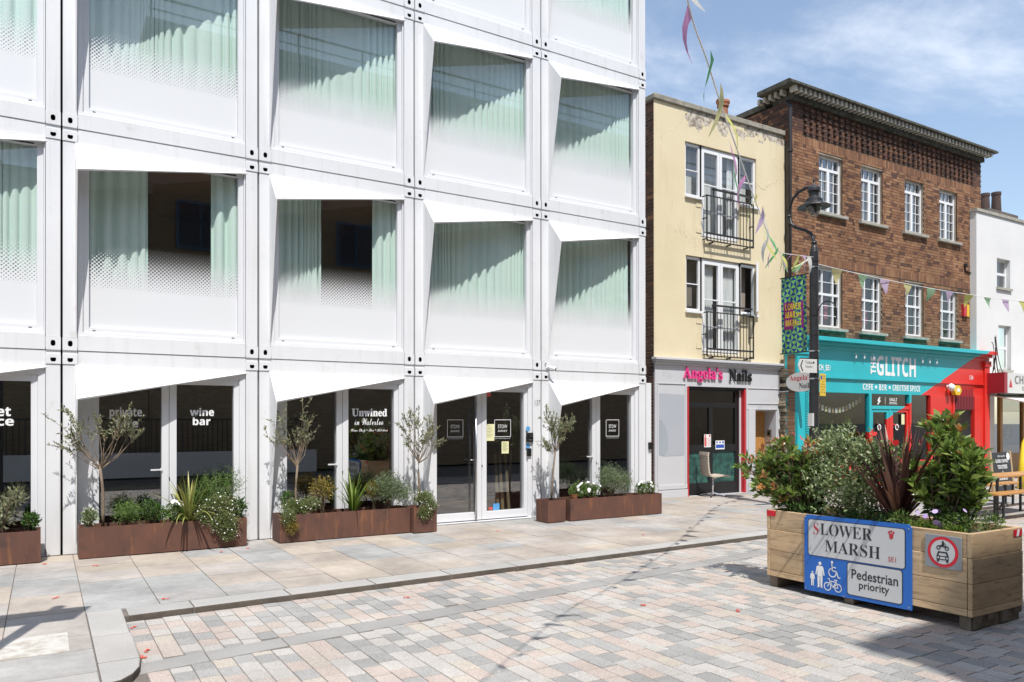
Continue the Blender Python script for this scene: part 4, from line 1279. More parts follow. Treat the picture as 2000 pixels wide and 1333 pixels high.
bh2 = [(h[0] - BX0, h[1] - BX0, h[2], h[3]) for h in bholes] + [(0.42, BX1 - BX0 - .42, s0, s1) for s0, s1 in SOL]
cells = brick_cells(BX1 - BX0, ZB0, ZB1, bh2)
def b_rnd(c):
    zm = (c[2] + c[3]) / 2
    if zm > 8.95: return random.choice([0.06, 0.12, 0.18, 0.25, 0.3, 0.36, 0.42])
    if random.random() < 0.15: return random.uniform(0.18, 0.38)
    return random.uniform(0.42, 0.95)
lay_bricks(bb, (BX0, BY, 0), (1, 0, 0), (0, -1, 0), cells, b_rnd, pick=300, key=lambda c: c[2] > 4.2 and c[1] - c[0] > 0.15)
# soldier courses
for s0, s1 in SOL:
    mb = MB(); n_ = int((BX1 - BX0 - .84) / 0.0775)
    for k in range(n_):
        x0 = BX0 + .42 + k * (BX1 - BX0 - .84) / n_
        mb.box(x0 + .004, x0 + 0.0735, BY - .010 + random.uniform(-.002, .002), BY + .03, s0 + .003, s1 - .006, 0, random.uniform(0.3, 0.85))
    mb.build('soldier_course', M['brick'], bb, kind='stuff')
# flank above the yellow roof
cells = brick_cells(3.2, 8.72, ZB1, [])
lay_bricks(bb, (BX0, BY + .012, 0), (0, 1, 0), (-1, 0, 0), cells, lambda c: random.choice([0.05, 0.12, 0.2, 0.28, 0.45, 0.55]), pick=0, name='flank_bricks')
# projecting headers of the frieze
hd = []
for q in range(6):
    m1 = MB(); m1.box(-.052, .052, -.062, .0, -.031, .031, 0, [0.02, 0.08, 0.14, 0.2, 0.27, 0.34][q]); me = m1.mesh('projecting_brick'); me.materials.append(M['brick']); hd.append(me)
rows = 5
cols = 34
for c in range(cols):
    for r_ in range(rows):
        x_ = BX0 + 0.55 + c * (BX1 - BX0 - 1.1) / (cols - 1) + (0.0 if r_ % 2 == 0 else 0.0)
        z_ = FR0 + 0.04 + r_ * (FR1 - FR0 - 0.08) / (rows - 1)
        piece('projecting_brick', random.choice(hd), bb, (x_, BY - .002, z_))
# cornice
cz = bxz(0, 9.70)[1]
f = MB(); f.box(BX0 - .03, BX1 + .03, BY - .10, BY + .5, cz - .06, cz + .06); f.build('cornice_bed', M['soffit'], bb)
den = MB(); den.box(-.040, .040, -.18, 0, -.06, .065); dm = den.mesh('dentil'); dm.materials.append(M['dentil'])
nd = 52
for k in range(nd): piece('dentil', dm, bb, (BX0 - .10 + (BX1 - BX0 + .2) * k / (nd - 1), BY - .10, cz + .132))
for k in range(5): piece('dentil', dm, bb, (BX0 - .03, BY + .10 + k * .175, cz + .132), (0, 0, R(-90)))
f = MB(); f.box(BX0 - .02, BX1 + .02, BY - .10, BY + .9, cz + .062, cz + .204); f.build('cornice_core', M['soffit'], bb)
f = MB(); f.extrude([(BX0 - .36, BY - .345, cz + .205), (BX0 - .36, BY - .345, cz + .255), (BX0 - .36, BY - .27, cz + .315), (BX0 - .36, BY + .72, cz + .315), (BX0 - .36, BY + .72, cz + .205)], (BX1 - BX0 + .72, 0, 0)); f.build('cornice_slab', M['soffit'], bb)
f = MB(); f.box(BX0 - .04, BX0 + .28, BY + .73, 9.0, cz + .0, cz + .13); f.build('parapet_coping', M['soffit'], bb)
# windows
M['pane_sky'] = glass_mat('upper_sash_glass', 0.34, (0.45, 0.5, 0.55), 0.95)
M['red_room'] = mat('red_room', (0.30, 0.035, 0.075), 0.8, var=0.4, vscale=1.5)
def sash(h, upper):
    a, b_, c, d = h
    y0, y1 = BY + .085, BY + .14
    f = MB(); t = 0.055
    f.box(a, a + t, y0, y1, c, d); f.box(b_ - t, b_, y0, y1, c, d); f.box(a + t, b_ - t, y0, y1, c, c + t); f.box(a + t, b_ - t, y0, y1, d - t, d)
    H = d - c
    def bars(x0, x1, z0, z1, nx, nz, w=0.016):
        for k in range(1, nx): f.box(x0 + (x1 - x0) * k / nx - w / 2, x0 + (x1 - x0) * k / nx + w / 2, y0 + .012, y1 - .012, z0, z1)
        for k in range(1, nz): f.box(x0, x1, y0 + .013, y1 - .013, z0 + (z1 - z0) * k / nz - w / 2, z0 + (z1 - z0) * k / nz + w / 2)
    if upper:
        zt = c + H * 0.77
        f.box(a + t, b_ - t, y0 - .006, y1, zt - .035, zt + .035)
        xm = (a + b_) / 2
        f.box(xm - .05, xm + .05, y0 - .006, y1, c + t, zt - .035)
        bars(a + t, b_ - t, zt + .035, d - t, 4, 1)
        bars(a + t, xm - .05, c + t, zt - .035, 2, 4); bars(xm + .05, b_ - t, c + t, zt - .035, 2, 4)
    else:
        zt = c + H * 0.56
        f.box(a + t, b_ - t, y0 - .006, y1, zt - .03, zt + .03)
        x1_, x2_ = a + (b_ - a) * 0.27, a + (b_ - a) * 0.72
        for x_ in (x1_, x2_): f.box(x_ - .022, x_ + .022, y0 - .003, y1, c + t, d - t)
        for p_, q_ in ((a + t, x1_ - .022), (x1_ + .022, x2_ - .022), (x2_ + .022, b_ - t)):
            bars(p_, q_, zt + .03, d - t, 1, 2); bars(p_, q_, c + t, zt - .03, 1, 3)
    o = f.build('sash_window', M['upvc'], bb)
    p = MB(); p.quad((a + .04, y1 - .02, c + .04), (b_ - .04, y1 - .02, c + .04), (b_ - .04, y1 - .02, d - .04), (a + .04, y1 - .02, d - .04)); p.build('pane', M['pane_sky'] if upper else M['glass'], o)
    s = MB(); s.extrude([(a - .12, BY - .10, c - .10), (a - .12, BY - .10, c - .03), (a - .12, BY + .09, c - .003), (a - .12, BY + .09, c - .10)], (b_ - a + .24, 0, 0)); s.build('sill', M['sill'], o)
    n = MB(); n.box(a, b_, BY + .45, BY + .46, c, d); n.build('room_backing', M['room'] if upper else M['red_room'], o)
for h in up_w: sash(h, True)
for h in lo_w: sash(h, False)
# downpipe in the corner, alarm box, flood light, cables
f = MB(); f.tube([(BX0 - .055, BY - .055, 0.1), (BX0 - .055, BY - .055, 9.55), (BX0 - .02, BY + .1, 9.70)], 0.05, 10)
for z_ in (1.2, 3.0, 4.8, 6.6, 8.4): f.tube([(BX0 - .055, BY - .055, z_), (BX0 - .055, BY - .055, z_ + .07)], 0.062, 10)
f.build('downpipe', M['iron'], bb, smooth=False)
x_, z_ = bxz(23.59, 5.03)
ab = thing('alarm_box', 'small red and yellow alarm box on the brick wall', 'alarm', (x_, BY - .01, z_ - .18))
f = MB(); f.box(x_ - .14, x_ + .02, BY - .09, BY - .01, z_ - .18, z_ + .18); f.build('red_half', M['red'], ab)
M['alarm_yellow'] = mat('alarm_yellow', (0.75, 0.50, 0.02), 0.45)
f = MB(); f.box(x_ + .021, x_ + .15, BY - .09, BY - .01, z_ - .18, z_ + .18); f.build('yellow_half', M['alarm_yellow'], ab)
x_, z_ = bxz(24.0, 6.35)
f = MB(); f.box(x_ - .42, x_ - .34, BY - .10, BY - .012, z_ - .02, z_ + .08); f.tube([(x_ - .38, BY - .03, z_ - .02), (x_ - .38, BY - .03, z_ - .12), (x_, BY - .03, z_ - .16), (x_, BY - .03, 3.7)], 0.02, 6)
f.build('cable_conduit', M['iron'], bb)

# cafe shopfront
def paint_split():
    m, nt, b = new_mat('teal_and_red_shop_paint')
    b.inputs['Roughness'].default_value = 0.4
    ge = nt.nodes.new('ShaderNodeNewGeometry'); sp = nt.nodes.new('ShaderNodeSeparateXYZ'); nt.links.new(ge.outputs['Position'], sp.inputs[0])
    k = nt.nodes.new('ShaderNodeMath'); k.operation = 'MULTIPLY_ADD'; nt.links.new(sp.outputs['X'], k.inputs[0]); k.inputs[1].default_value = 0.425; k.inputs[2].default_value = 2.46 - 0.425 * 21.0
    g_ = nt.nodes.new('ShaderNodeMath'); g_.operation = 'GREATER_THAN'; nt.links.new(sp.outputs['Z'], g_.inputs[0]); nt.links.new(k.outputs[0], g_.inputs[1])
    v = val_ramp(nt, pos_noise(nt, 1.2, 5), 0.3, 0.7, 0.92, 1.06)
    c = mixc(nt, g_.outputs[0], (0.68, 0.030, 0.022), (0.022, 0.44, 0.49))
    c = mixc(nt, 1.0, c, v, 'MULTIPLY')
    nt.links.new(c, b.inputs['Base Color'])
    return m
M['shop'] = paint_split()
M['glass_cafe'] = glass_mat('cafe_glass', 0.07, (0.72, 0.76, 0.76), 0.9)
CY = 0.90
f = MB(); f.box(15.98, 24.52, CY - .02, BY + .02, 3.52, 3.62); f.box(15.95, 24.55, CY - .10, BY + .02, 3.621, 3.70); f.extrude([(15.93, CY - .24, 3.701), (15.93, CY - .24, 3.80), (15.93, BY + .02, 3.88), (15.93, BY + .02, 3.701)], (8.64, 0, 0))
f.build('shop_cornice', M['shop'], bb, bevel=0.006)
f = MB(); f.box(16.05, 24.20, CY, CY + .1, 2.86, 3.519); f.box(16.05, 24.20, CY - .035, CY + .1, 2.795, 2.859); f.box(16.05, 24.20, CY + .015, CY + .1, 2.44, 2.794); f.build('fascia', M['shop'], bb)
def pilaster(xa, xb_, ribs):
    f = MB(); f.box(xa, xb_, CY - .05, CY + .33, 0.0, 3.519)
    f.box(xa - .03, xb_ + .03, CY - .085, CY + .33, 0.0, 0.42); f.box(xa - .03, xb_ + .03, CY - .08, CY + .34, 3.35, 3.518)
    p = f.build('pilaster', M['shop'], bb, bevel=0.006)
    if ribs:
        for k in range(46):
            r_ = MB(); r_.box(xb_ - .15, xb_ - .03, CY - .068, CY - .05, 0.50 + k * .061, 0.532 + k * .061); r_.build('rib', M['shop'], p)
pilaster(15.62, 16.045, True); pilaster(24.21, 24.49, False)
f = MB()
f.box(16.046, 18.56, CY + .02, CY + .12, 0.0, 0.62); f.box(16.046, 18.56, CY, CY + .13, 0.62, 0.70)
f.box(18.56, 18.66, CY, CY + .12, 0.0, 2.439); f.box(20.38, 20.47, CY, CY + .12, 0.0, 2.439)
f.box(18.661, 20.379, CY + .01, CY + .11, 2.03, 2.12); f.box(19.47, 19.56, CY + .02, CY + .10, 0.0, 2.029)
for a, b_ in ((18.661, 18.76), (19.37, 19.469), (19.561, 19.66), (20.28, 20.379)): f.box(a, b_, CY + .03, CY + .09, 0.0, 2.029)
for a, b_ in ((18.761, 19.369), (19.661, 20.279)): f.box(a, b_, CY + .03, CY + .09, 0.0, 0.75); f.box(a, b_, CY + .03, CY + .09, 1.95, 2.029)
f.box(20.471, 21.40, CY + .02, CY + .12, 0.0, 0.62)
f.box(21.401, 22.52, CY + .0, CY + .12, 0.0, 2.439); f.box(22.50, 22.60, CY - .03, CY + .12, 0.0, 2.439)
f.box(23.72, 24.209, CY + .0, CY + .12, 0.0, 2.439); f.box(22.601, 23.719, CY + .0, CY + .12, 2.70, 2.795)
f.build('shopfront', M['shop'], bb, bevel=0.005)
for a, b_, c, d in ((16.046, 18.56, 0.70, 2.44), (18.66, 20.38, 2.12, 2.44), (18.76, 19.37, 0.75, 1.95), (19.66, 20.28, 0.75, 1.95), (20.47, 21.40, 0.62, 2.44)):
    p = MB(); p.quad((a, CY + .07, c), (b_, CY + .07, c), (b_, CY + .07, d), (a, CY + .07, d)); p.build('pane', M['glass_cafe'], bb)
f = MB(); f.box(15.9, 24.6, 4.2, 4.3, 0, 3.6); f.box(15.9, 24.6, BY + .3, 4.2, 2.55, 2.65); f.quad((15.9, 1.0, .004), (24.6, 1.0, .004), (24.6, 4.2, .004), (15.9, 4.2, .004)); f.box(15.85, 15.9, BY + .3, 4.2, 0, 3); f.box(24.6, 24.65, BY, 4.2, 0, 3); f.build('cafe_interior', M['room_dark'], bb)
f = MB(); f.box(22.62, 23.70, CY + .02, CY + .06, 2.05, 2.66)
for k in range(13): f.box(22.62 + k * .083, 22.65 + k * .083, CY + .0, CY + .019, 2.05, 2.66)
M['grille'] = mat('dark_red_grille', (0.22, 0.035, 0.045), 0.6)
f.build('vent_grille', M['grille'], bb)
M['pale_green_leaf'] = None
RTc = dict(right=RT, up=UP)
text('lettering', alpha('GLITCH', SANS_BOLD), bb, M['print_white'], (18.87, CY - .004, 2.925), RT, UP, 1.80, 0.53, 0.010)
text('lettering', alpha('THE', SANS_BOLD), bb, M['print_white'], (18.835, CY - .004, 2.96), (0, 0, 1), (-1, 0, 0), 0.46, 0.23, 0.02)
text('lettering', alpha('CAFE', SANS_BOLD), bb, M['print_white'], (18.29, CY + .011, 2.535), RT, UP, 0.44, 0.165, 0.01)
text('lettering', alpha('BAR', SANS_BOLD), bb, M['print_white'], (19.00, CY + .011, 2.535), RT, UP, 0.34, 0.165, 0.01)
text('lettering', alpha('CREATIVE SPACE', SANS_BOLD), bb, M['print_white'], (19.60, CY + .011, 2.535), RT, UP, 1.30, 0.165, 0.01)
fl = Flat((0, CY + .011, 0), RT, UP, 0.0); fl.disc(18.865, 2.618, .045); fl.disc(19.47, 2.618, .045); fl.mb.build('lettering', M['print_white'], bb)
text('lettering', alpha('GLITCH_SE1', SANS_BOLD), bb, M['print_white'], (16.17, CY - .004, 2.965), RT, UP, 0.76, 0.165, 0.01)
text('lettering', alpha('134', SANS_BOLD), bb, M['print_white'], (23.43, CY - .004, 2.94), RT, UP, 0.20, 0.13, 0.01)
text('lettering', alpha('VAULT', SANS_BOLD), bb, M['print_white'], (19.53, CY + .062, 2.25), RT, UP, 0.36, 0.09)
text('lettering', alpha('FESTIVAL', SANS_BOLD), bb, M['print_white'], (19.53, CY + .062, 2.17), RT, UP, 0.36, 0.06)
fl = Flat((18.98, CY + .062, 2.17), RT, UP, 0.0); fl.poly([(0, .0), (.07, .05), (.02, .09), (.10, .2), (.16, .2), (.12, .11), (.17, .08), (.05, -.02)]); fl.rect(.36, .0, .375, .2); fl.mb.build('lettering', M['print_white'], bb)
for x_ in (18.98, 19.78):
    fl = Flat((x_ + .05, CY + .028, 1.55), RT, UP, 0.0); fl.ring(0, 0, .05, .085, ); fl.mb.build('door_sticker', M['print_white'], bb)
f = MB(); f.box(20.03, 20.17, CY + .022, CY + .028, 1.62, 1.90); f.build('yellow_sticker', M['paper'], bb)
for x_ in (17.9, 18.25, 18.65, 20.9, 21.25, 21.6):      # spotlights over the fascia
    f = MB(); f.tube([(x_, CY - .01, 3.49), (x_, CY - .06, 3.46), (x_, CY - .065, 3.40)], 0.008, 6); f.tube([(x_, CY - .065, 3.41), (x_, CY - .06, 3.34)], 0.022, 8); f.build('spotlight', M['upvc'], bb)
# side return: bare brick and rubble
f = MB(); f.box(15.625, 15.9, CY + .02, BY + .02, 0.0, 3.5); f.build('return_wall', M['mortar'], bb)
cells = brick_cells(0.22, 0.0, 3.4, [])
lay_bricks(bb, (15.62, CY + .03, 0), (0, 1, 0), (-1, 0, 0), cells, lambda c: random.uniform(0.4, 0.95), pick=0, name='return_bricks')
M['rubble'] = ramp_mat('broken_stone', [(0, (0.09, 0.075, 0.055)), (0.5, (0.24, 0.20, 0.14)), (1, (0.36, 0.31, 0.22))], 'attr', 0.95, speck=0.3, sscale=30)
mb = MB(); z_ = 0.0
while z_ < 3.0:
    h_ = random.uniform(.05, .10); d_ = random.uniform(.01, .10)
    y_ = BY - .06
    mb.box(15.63 - d_, 15.75, y_ - random.uniform(0, .04), y_ + random.uniform(.14, .22), z_, z_ + h_ * .85, 0, random.random()); z_ += h_
mb.build('rubble_edge', M['rubble'], bb, kind='stuff')
# security lights on the red bay
al = thing('alarm_box', 'yellow hexagonal alarm box on the red shopfront', 'alarm', (22.54, CY - .03, 2.45))
f = MB(); f.extrude([(22.54 + .21 * math.cos(R(60 * k)), CY - .15, 2.60 + .16 * math.sin(R(60 * k))) for k in range(6)], (0, .115, 0)); f.build('housing', M['alarm_yellow'], al, bevel=0.01)
f = MB(); f.box(22.48, 22.62, CY - .156, CY - .151, 2.56, 2.66); f.build('badge', M['print_white'], al)
sl = thing('security_light', 'round white security light beside the yellow alarm box', 'light', (22.2, CY - .01, 2.6))
f = MB(); f.tube([(22.22, CY - .001, 2.70), (22.22, CY - .06, 2.70)], 0.05, 12); f.lathe([(0.02, -.11), (0.08, -.07), (0.10, 0), (0.08, .07), (0.02, .11)], (22.20, CY - .14, 2.68), 14); f.build('lamp_head', M['upvc'], sl, smooth=True)

# ------------------------------------------------------------------ far white house with a takeaway
fw = thing('white_house', 'white rendered house at the right edge above a takeaway shop', 'building', (24.1, 1.05, 0))
M['render_white'] = mat('white_render', (0.72, 0.715, 0.70), 0.8, var=0.05, vscale=0.8, dark=(0.55, 0.54, 0.51), dlo=0.62, dhi=0.8)
WY = 1.05
S5 = (WY + 11.378) / 11.878
def wxz(x, z): return x * S5, (z - 1.71) * S5 + 1.71
w1 = (*[wxz(24.186, 0)[0], wxz(24.955, 0)[0]], wxz(0, 5.70)[1], wxz(0, 6.57)[1])
w2 = (*[wxz(24.267, 0)[0], wxz(25.008, 0)[0]], wxz(0, 3.25)[1], wxz(0, 4.58)[1])
zt = wxz(0, 7.80)[1]
f = MB(); wall_holes(f, 24.12, 40, 0.0, zt, WY, 0.2, [w1, w2, (25.15, 30, 0.0, 2.9)]); f.quad((24.12, WY, 0), (24.12, WY, zt), (24.12, 9, zt), (24.12, 9, 0)); f.quad((24.12, WY + .3, zt - .05), (40, WY + .3, zt - .05), (40, 9, zt - .05), (24.12, 9, zt - .05)); f.build('rendered_wall', M['render_white'], fw)
f = MB(); f.box(24.08, 40, WY - .04, WY + .26, zt + .002, zt + .09); f.build('coping', M['sill'], fw)
for a, b_, c, d in (w1, w2):
    f = MB(); t = .06; y0, y1 = WY + .13, WY + .18
    f.box(a, a + t, y0, y1, c, d); f.box(b_ - t, b_, y0, y1, c, d); f.box(a + t, b_ - t, y0, y1, c, c + t); f.box(a + t, b_ - t, y0, y1, d - t, d); f.box(a + t, b_ - t, y0, y1, (c + d) / 2 - .04, (c + d) / 2 + .04)
    o = f.build('window', M['upvc'], fw)
    p = MB(); p.quad((a, y1 - .02, c), (b_, y1 - .02, c), (b_, y1 - .02, d), (a, y1 - .02, d)); p.build('pane', M['glass'], o)
    p = MB(); p.box(a, b_, WY + .4, WY + .41, c, d); p.build('blind', M['net'], o)
    p = MB(); p.box(a - .05, b_ + .05, WY - .06, WY + .13, c - .07, c); p.build('sill', M['sill'], o)
f = MB(); f.box(29.0, 30.9, 3.2, 3.8, zt - .1, wxz(0, 8.55)[1] + .35); f.box(28.9, 31.0, 3.1, 3.9, wxz(0, 8.55)[1] + .351, wxz(0, 8.55)[1] + .5); f.build('chimney_stack', M['mortar_dark'], fw)
M['pot_dark'] = mat('sooty_chimney_pot', (0.065, 0.038, 0.030), 0.85, var=0.2, vscale=6)
for x_, h_ in ((29.45, .68), (30.25, .85)):
    f = MB(); f.lathe([(0.19, 0), (0.175, .1), (0.15, h_ - .12), (0.17, h_ - .1), (0.17, h_)], (x_, 3.5, wxz(0, 8.55)[1] + .5), 14); f.build('chimney_pot', M['pot_dark'], fw)
f = MB(); f.tube([(24.62, WY - .08, 0.05), (24.62, WY - .08, 2.55)], 0.05, 10); f.tube([(24.40, WY - .06, 0.05), (24.40, WY - .06, 3.3)], 0.04, 8); f.build('drainpipe', M['upvc'], fw)
M['maroon'] = mat('maroon_sign', (0.30, 0.02, 0.03), 0.4)
f = MB(); f.box(24.32, 24.50, 0.36, 1.04, 2.55, 3.16); f.build('sign_end', M['maroon'], fw)
f = MB(); f.box(24.501, 32, 0.36, 1.04, 2.55, 3.16); f.build('sign_box', M['sign_white'], fw)
text('lettering', alpha('CHUN', SANS_BOLD), fw, M['grey_num'], (24.92, 0.355, 2.83), RT, UP, 1.15, 0.25)
text('lettering', '020', fw, M['grey_num'], (25.35, 0.355, 2.64), RT, UP, 0.45, 0.12)
fl = Flat((24.58, 0.355, 2.72), RT, UP, 0.0); fl.poly([(0, 0), (.2, 0), (.1, .26)]); fl.mb.build('logo', M['red'], fw)
M['canvas'] = mat('cream_awning_canvas', (0.66, 0.64, 0.58), 0.8)
f = MB(); f.extrude([(24.55, 0.95, 2.54), (24.55, -0.75, 2.12), (24.55, -0.77, 2.12), (24.55, -0.77, 2.05), (24.55, -0.74, 2.05), (24.55, -0.73, 2.09), (24.55, 0.95, 2.50)], (8, 0, 0)); f.build('awning', M['canvas'], fw)
f = MB(); f.tube([(24.50, -.75, 2.14), (32, -.75, 2.14)], .05, 8); f.build('awning_roller', M['upvc'], fw)
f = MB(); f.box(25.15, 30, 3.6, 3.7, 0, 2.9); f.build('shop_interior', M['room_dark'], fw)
f = MB(); f.box(25.6, 25.75, WY + .05, WY + .15, 0, 2.9); f.box(27.0, 27.1, WY + .05, WY + .15, 0, 2.9); f.box(25.76, 26.99, WY + .05, WY + .15, 0, .7); f.build('shop_frame', M['door_wood'], fw)
p = MB(); p.quad((25.75, WY + .1, .7), (27.0, WY + .1, .7), (27.0, WY + .1, 2.9), (25.75, WY + .1, 2.9)); p.build('pane', M['glass_dark'], fw)
fl = Flat((26.2, WY + .09, 1.35), RT, UP, 0.0); fl.ring(0, 0, .22, .25); fl.ring(0, 0, .15, .165); fl.mb.build('window_badge', M['sign_white'], fw)
# loose cables between cafe and house
cb = thing('cables', 'tangle of black cables hanging at the right end of the cafe cornice', 'cables', (24.6, CY - .1, 2.5))
for k in range(5):
    pts = []
    for q in range(13):
        t = q / 12
        pts.append((24.45 + .12 * math.sin(5 * t + k) + (.55 * t if k == 4 else .1 * k * t), CY - .12 - .04 * k, 4.1 - 1.5 * t + .18 * math.sin(7 * t + 2 * k)))
    f = MB(); f.tube(pts, 0.012 + .004 * (k % 2), 6); f.build('cable', M['iron'], cb, smooth=True)

# greenery and hanging cards inside the cafe window
# ------------------------------------------------------------------ planting materials
def leafm(name, stops, trans=0.34, rough=0.45, spec=0.35):
    return ramp_mat(name, stops, 'attr', rough, trans=trans, spec=spec)
M['lf_olive'] = leafm('olive_leaf', [(0, (0.14, 0.155, 0.085)), (0.5, (0.25, 0.265, 0.155)), (0.85, (0.38, 0.39, 0.25)), (1, (0.40, 0.36, 0.14))])
M['lf_green'] = leafm('green_leaf', [(0, (0.075, 0.135, 0.032)), (0.6, (0.15, 0.245, 0.06)), (1, (0.26, 0.34, 0.11))])
M['lf_dark'] = leafm('dark_glossy_leaf', [(0, (0.045, 0.095, 0.028)), (0.6, (0.095, 0.185, 0.045)), (1, (0.18, 0.28, 0.08))], rough=0.32)
M['lf_grey'] = leafm('grey_green_leaf', [(0, (0.11, 0.155, 0.075)), (0.6, (0.20, 0.255, 0.13)), (1, (0.32, 0.36, 0.21))])
M['lf_daisy'] = leafm('daisy_foliage', [(0, (0.10, 0.145, 0.045)), (0.55, (0.20, 0.25, 0.09)), (0.9, (0.31, 0.31, 0.14)), (1, (0.40, 0.24, 0.14))])
M['lf_gold'] = leafm('golden_leaf', [(0, (0.15, 0.135, 0.03)), (0.5, (0.30, 0.24, 0.05)), (1, (0.42, 0.26, 0.07))])
M['lf_lime'] = leafm('lime_leaf', [(0, (0.07, 0.13, 0.015)), (0.6, (0.15, 0.23, 0.03)), (1, (0.25, 0.32, 0.06))])
M['lf_flax'] = leafm('flax_leaf', [(0, (0.08, 0.12, 0.025)), (0.5, (0.21, 0.23, 0.05)), (1, (0.45, 0.42, 0.13))], trans=0.15)
M['lf_cord'] = leafm('purple_strap_leaf', [(0, (0.045, 0.020, 0.020)), (0.6, (0.12, 0.050, 0.042)), (1, (0.22, 0.12, 0.075))], trans=0.12, rough=0.35)
M['lf_phot'] = leafm('photinia_leaf', [(0, (0.065, 0.12, 0.025)), (0.45, (0.16, 0.245, 0.045)), (0.68, (0.32, 0.38, 0.10)), (0.75, (0.46, 0.22, 0.08)), (1, (0.50, 0.17, 0.06))], rough=0.28, spec=0.6)
M['lf_var'] = leafm('variegated_leaf', [(0, (0.11, 0.17, 0.06)), (0.5, (0.24, 0.31, 0.13)), (0.8, (0.46, 0.50, 0.30)), (1, (0.64, 0.64, 0.46))])
M['fl_white'] = mat('white_petals', (0.78, 0.76, 0.74), 0.7)
M['fl_red'] = mat('red_flower', (0.60, 0.018, 0.02), 0.6)
M['fl_mauve'] = mat('mauve_flower', (0.45, 0.34, 0.60), 0.6)
M['bark'] = mat('grey_brown_bark', (0.22, 0.165, 0.115), 0.9, var=0.3, vscale=14, bump=0.5, bscale=40)
M['twig'] = mat('brown_twig', (0.14, 0.095, 0.06), 0.9)
M['soil'] = mat('dark_soil', (0.045, 0.032, 0.023), 0.95, var=0.3, vscale=20, bump=0.6, bscale=60)
def corten_mat():
    m, nt, b = new_mat('rusted_steel')
    b.inputs['Roughness'].default_value = 0.72
    c = mixc(nt, val_ramp(nt, pos_noise(nt, 5, 7, (1, 1, 0.5)), 0.32, 0.68), (0.095, 0.044, 0.032), (0.140, 0.060, 0.038))
    c = mixc(nt, val_ramp(nt, pos_noise(nt, 14, 6, (1, 1, 0.10), 0.6), 0.56, 0.76), c, (0.27, 0.11, 0.045))
    c = mixc(nt, val_ramp(nt, pos_noise(nt, 3.0, 5), 0.58, 0.72), c, (0.065, 0.038, 0.030))
    nt.links.new(c, b.inputs['Base Color'])
    add_bump(nt, b, pos_noise(nt, 60, 4), 0.15, 0.005)
    return m
M['corten'] = corten_mat()

# ------------------------------------------------------------------ plant builders
def flowers(name, parent, P, D, r, m, petals=7):
    n = len(P); D = unit(D)
    V = []; Q = []
    for k in range(n):
        p = Vector(P[k]); d = Vector(D[k]); a = d.cross(Vector((0.3, 0.2, 1))).normalized(); b = d.cross(a)
        rr = r * random.uniform(0.7, 1.2); base = len(V)
        for q in range(8):
            t = 2 * math.pi * q / 8
            V.append(tuple(p + (a * math.cos(t) + b * math.sin(t)) * rr + d * rr * 0.15))
        Q.append((base, base + 1, base + 2, base + 3)); Q.append((base + 3, base + 4, base + 7, base)); Q.append((base + 4, base + 5, base + 6, base + 7))
    return np_mesh(name, V, Q, None, m, parent, kind='stuff')

def shrub(name, label, base, blobs, n, L, W, lm, cat='shrub', group=None, up=0.5, rnd=None, fl=None, stems=6, droop=0.0, fine=False, shell=0.4):
    t = thing(name, label, cat, base, group)
    rng = np.random.default_rng(abs(hash(label)) % 100000 if False else sum(ord(c) for c in label))
    P, d = blob_points(n, blobs, rng, shell)
    D = d + rng.normal(size=(n, 3)) * 0.7 + np.array([[0, 0, up]])
    if fine:   # short sprigs: leaves lined up on upright twigs
        k = max(1, n // 6)
        C, dd = blob_points(k, blobs, rng, shell)
        ax = unit(dd * 0.5 + rng.normal(size=(k, 3)) * 0.35 + np.array([[0, 0, 0.9]]))
        idx = np.repeat(np.arange(k), n // k + 1)[:n]
        tpos = rng.random((n, 1)) * 0.16
        P = C[idx] + ax[idx] * tpos
        D = ax[idx] * 0.7 + unit(rng.normal(size=(n, 3)))
    LL = L * rng.uniform(0.6, 1.25, n); WW = W * rng.uniform(0.7, 1.2, n)
    V, Q = leaf_mesh(P, D, LL, WW, rng, 0.2, droop)
    if rnd is None: rv = np.clip(rng.normal(0.45, 0.25, n), 0.001, 0.999)
    else: rv = rnd(P, rng)
    np_mesh('foliage', V, Q, rv, lm, t, kind='stuff')
    s = MB()
    rr = random.Random(len(label))
    for k in range(stems):
        b = rr.choice(blobs)
        e = Vector((b[0] + rr.uniform(-.7, .7) * b[3], b[1] + rr.uniform(-.7, .7) * b[4], b[2] + rr.uniform(-.2, .8) * b[5]))
        st = Vector(base) + Vector((rr.uniform(-.03, .03), rr.uniform(-.03, .03), -0.02))
        mid = (st + e) / 2 + Vector((rr.uniform(-.04, .04), rr.uniform(-.04, .04), .05))
        s.tube([st, mid, e], 0.006, 5, r_end=0.003)
    if stems: s.build('stems', M['twig'], t)
    if fl:
        cnt, fr, fmat, bl = fl
        P2, d2 = blob_points(cnt, bl or blobs, rng, 0.92)
        flowers('flowers', t, P2 + d2 * 0.015, d2 + np.array([[-0.1, -0.5, 0.4]]), fr, fmat)
    return t

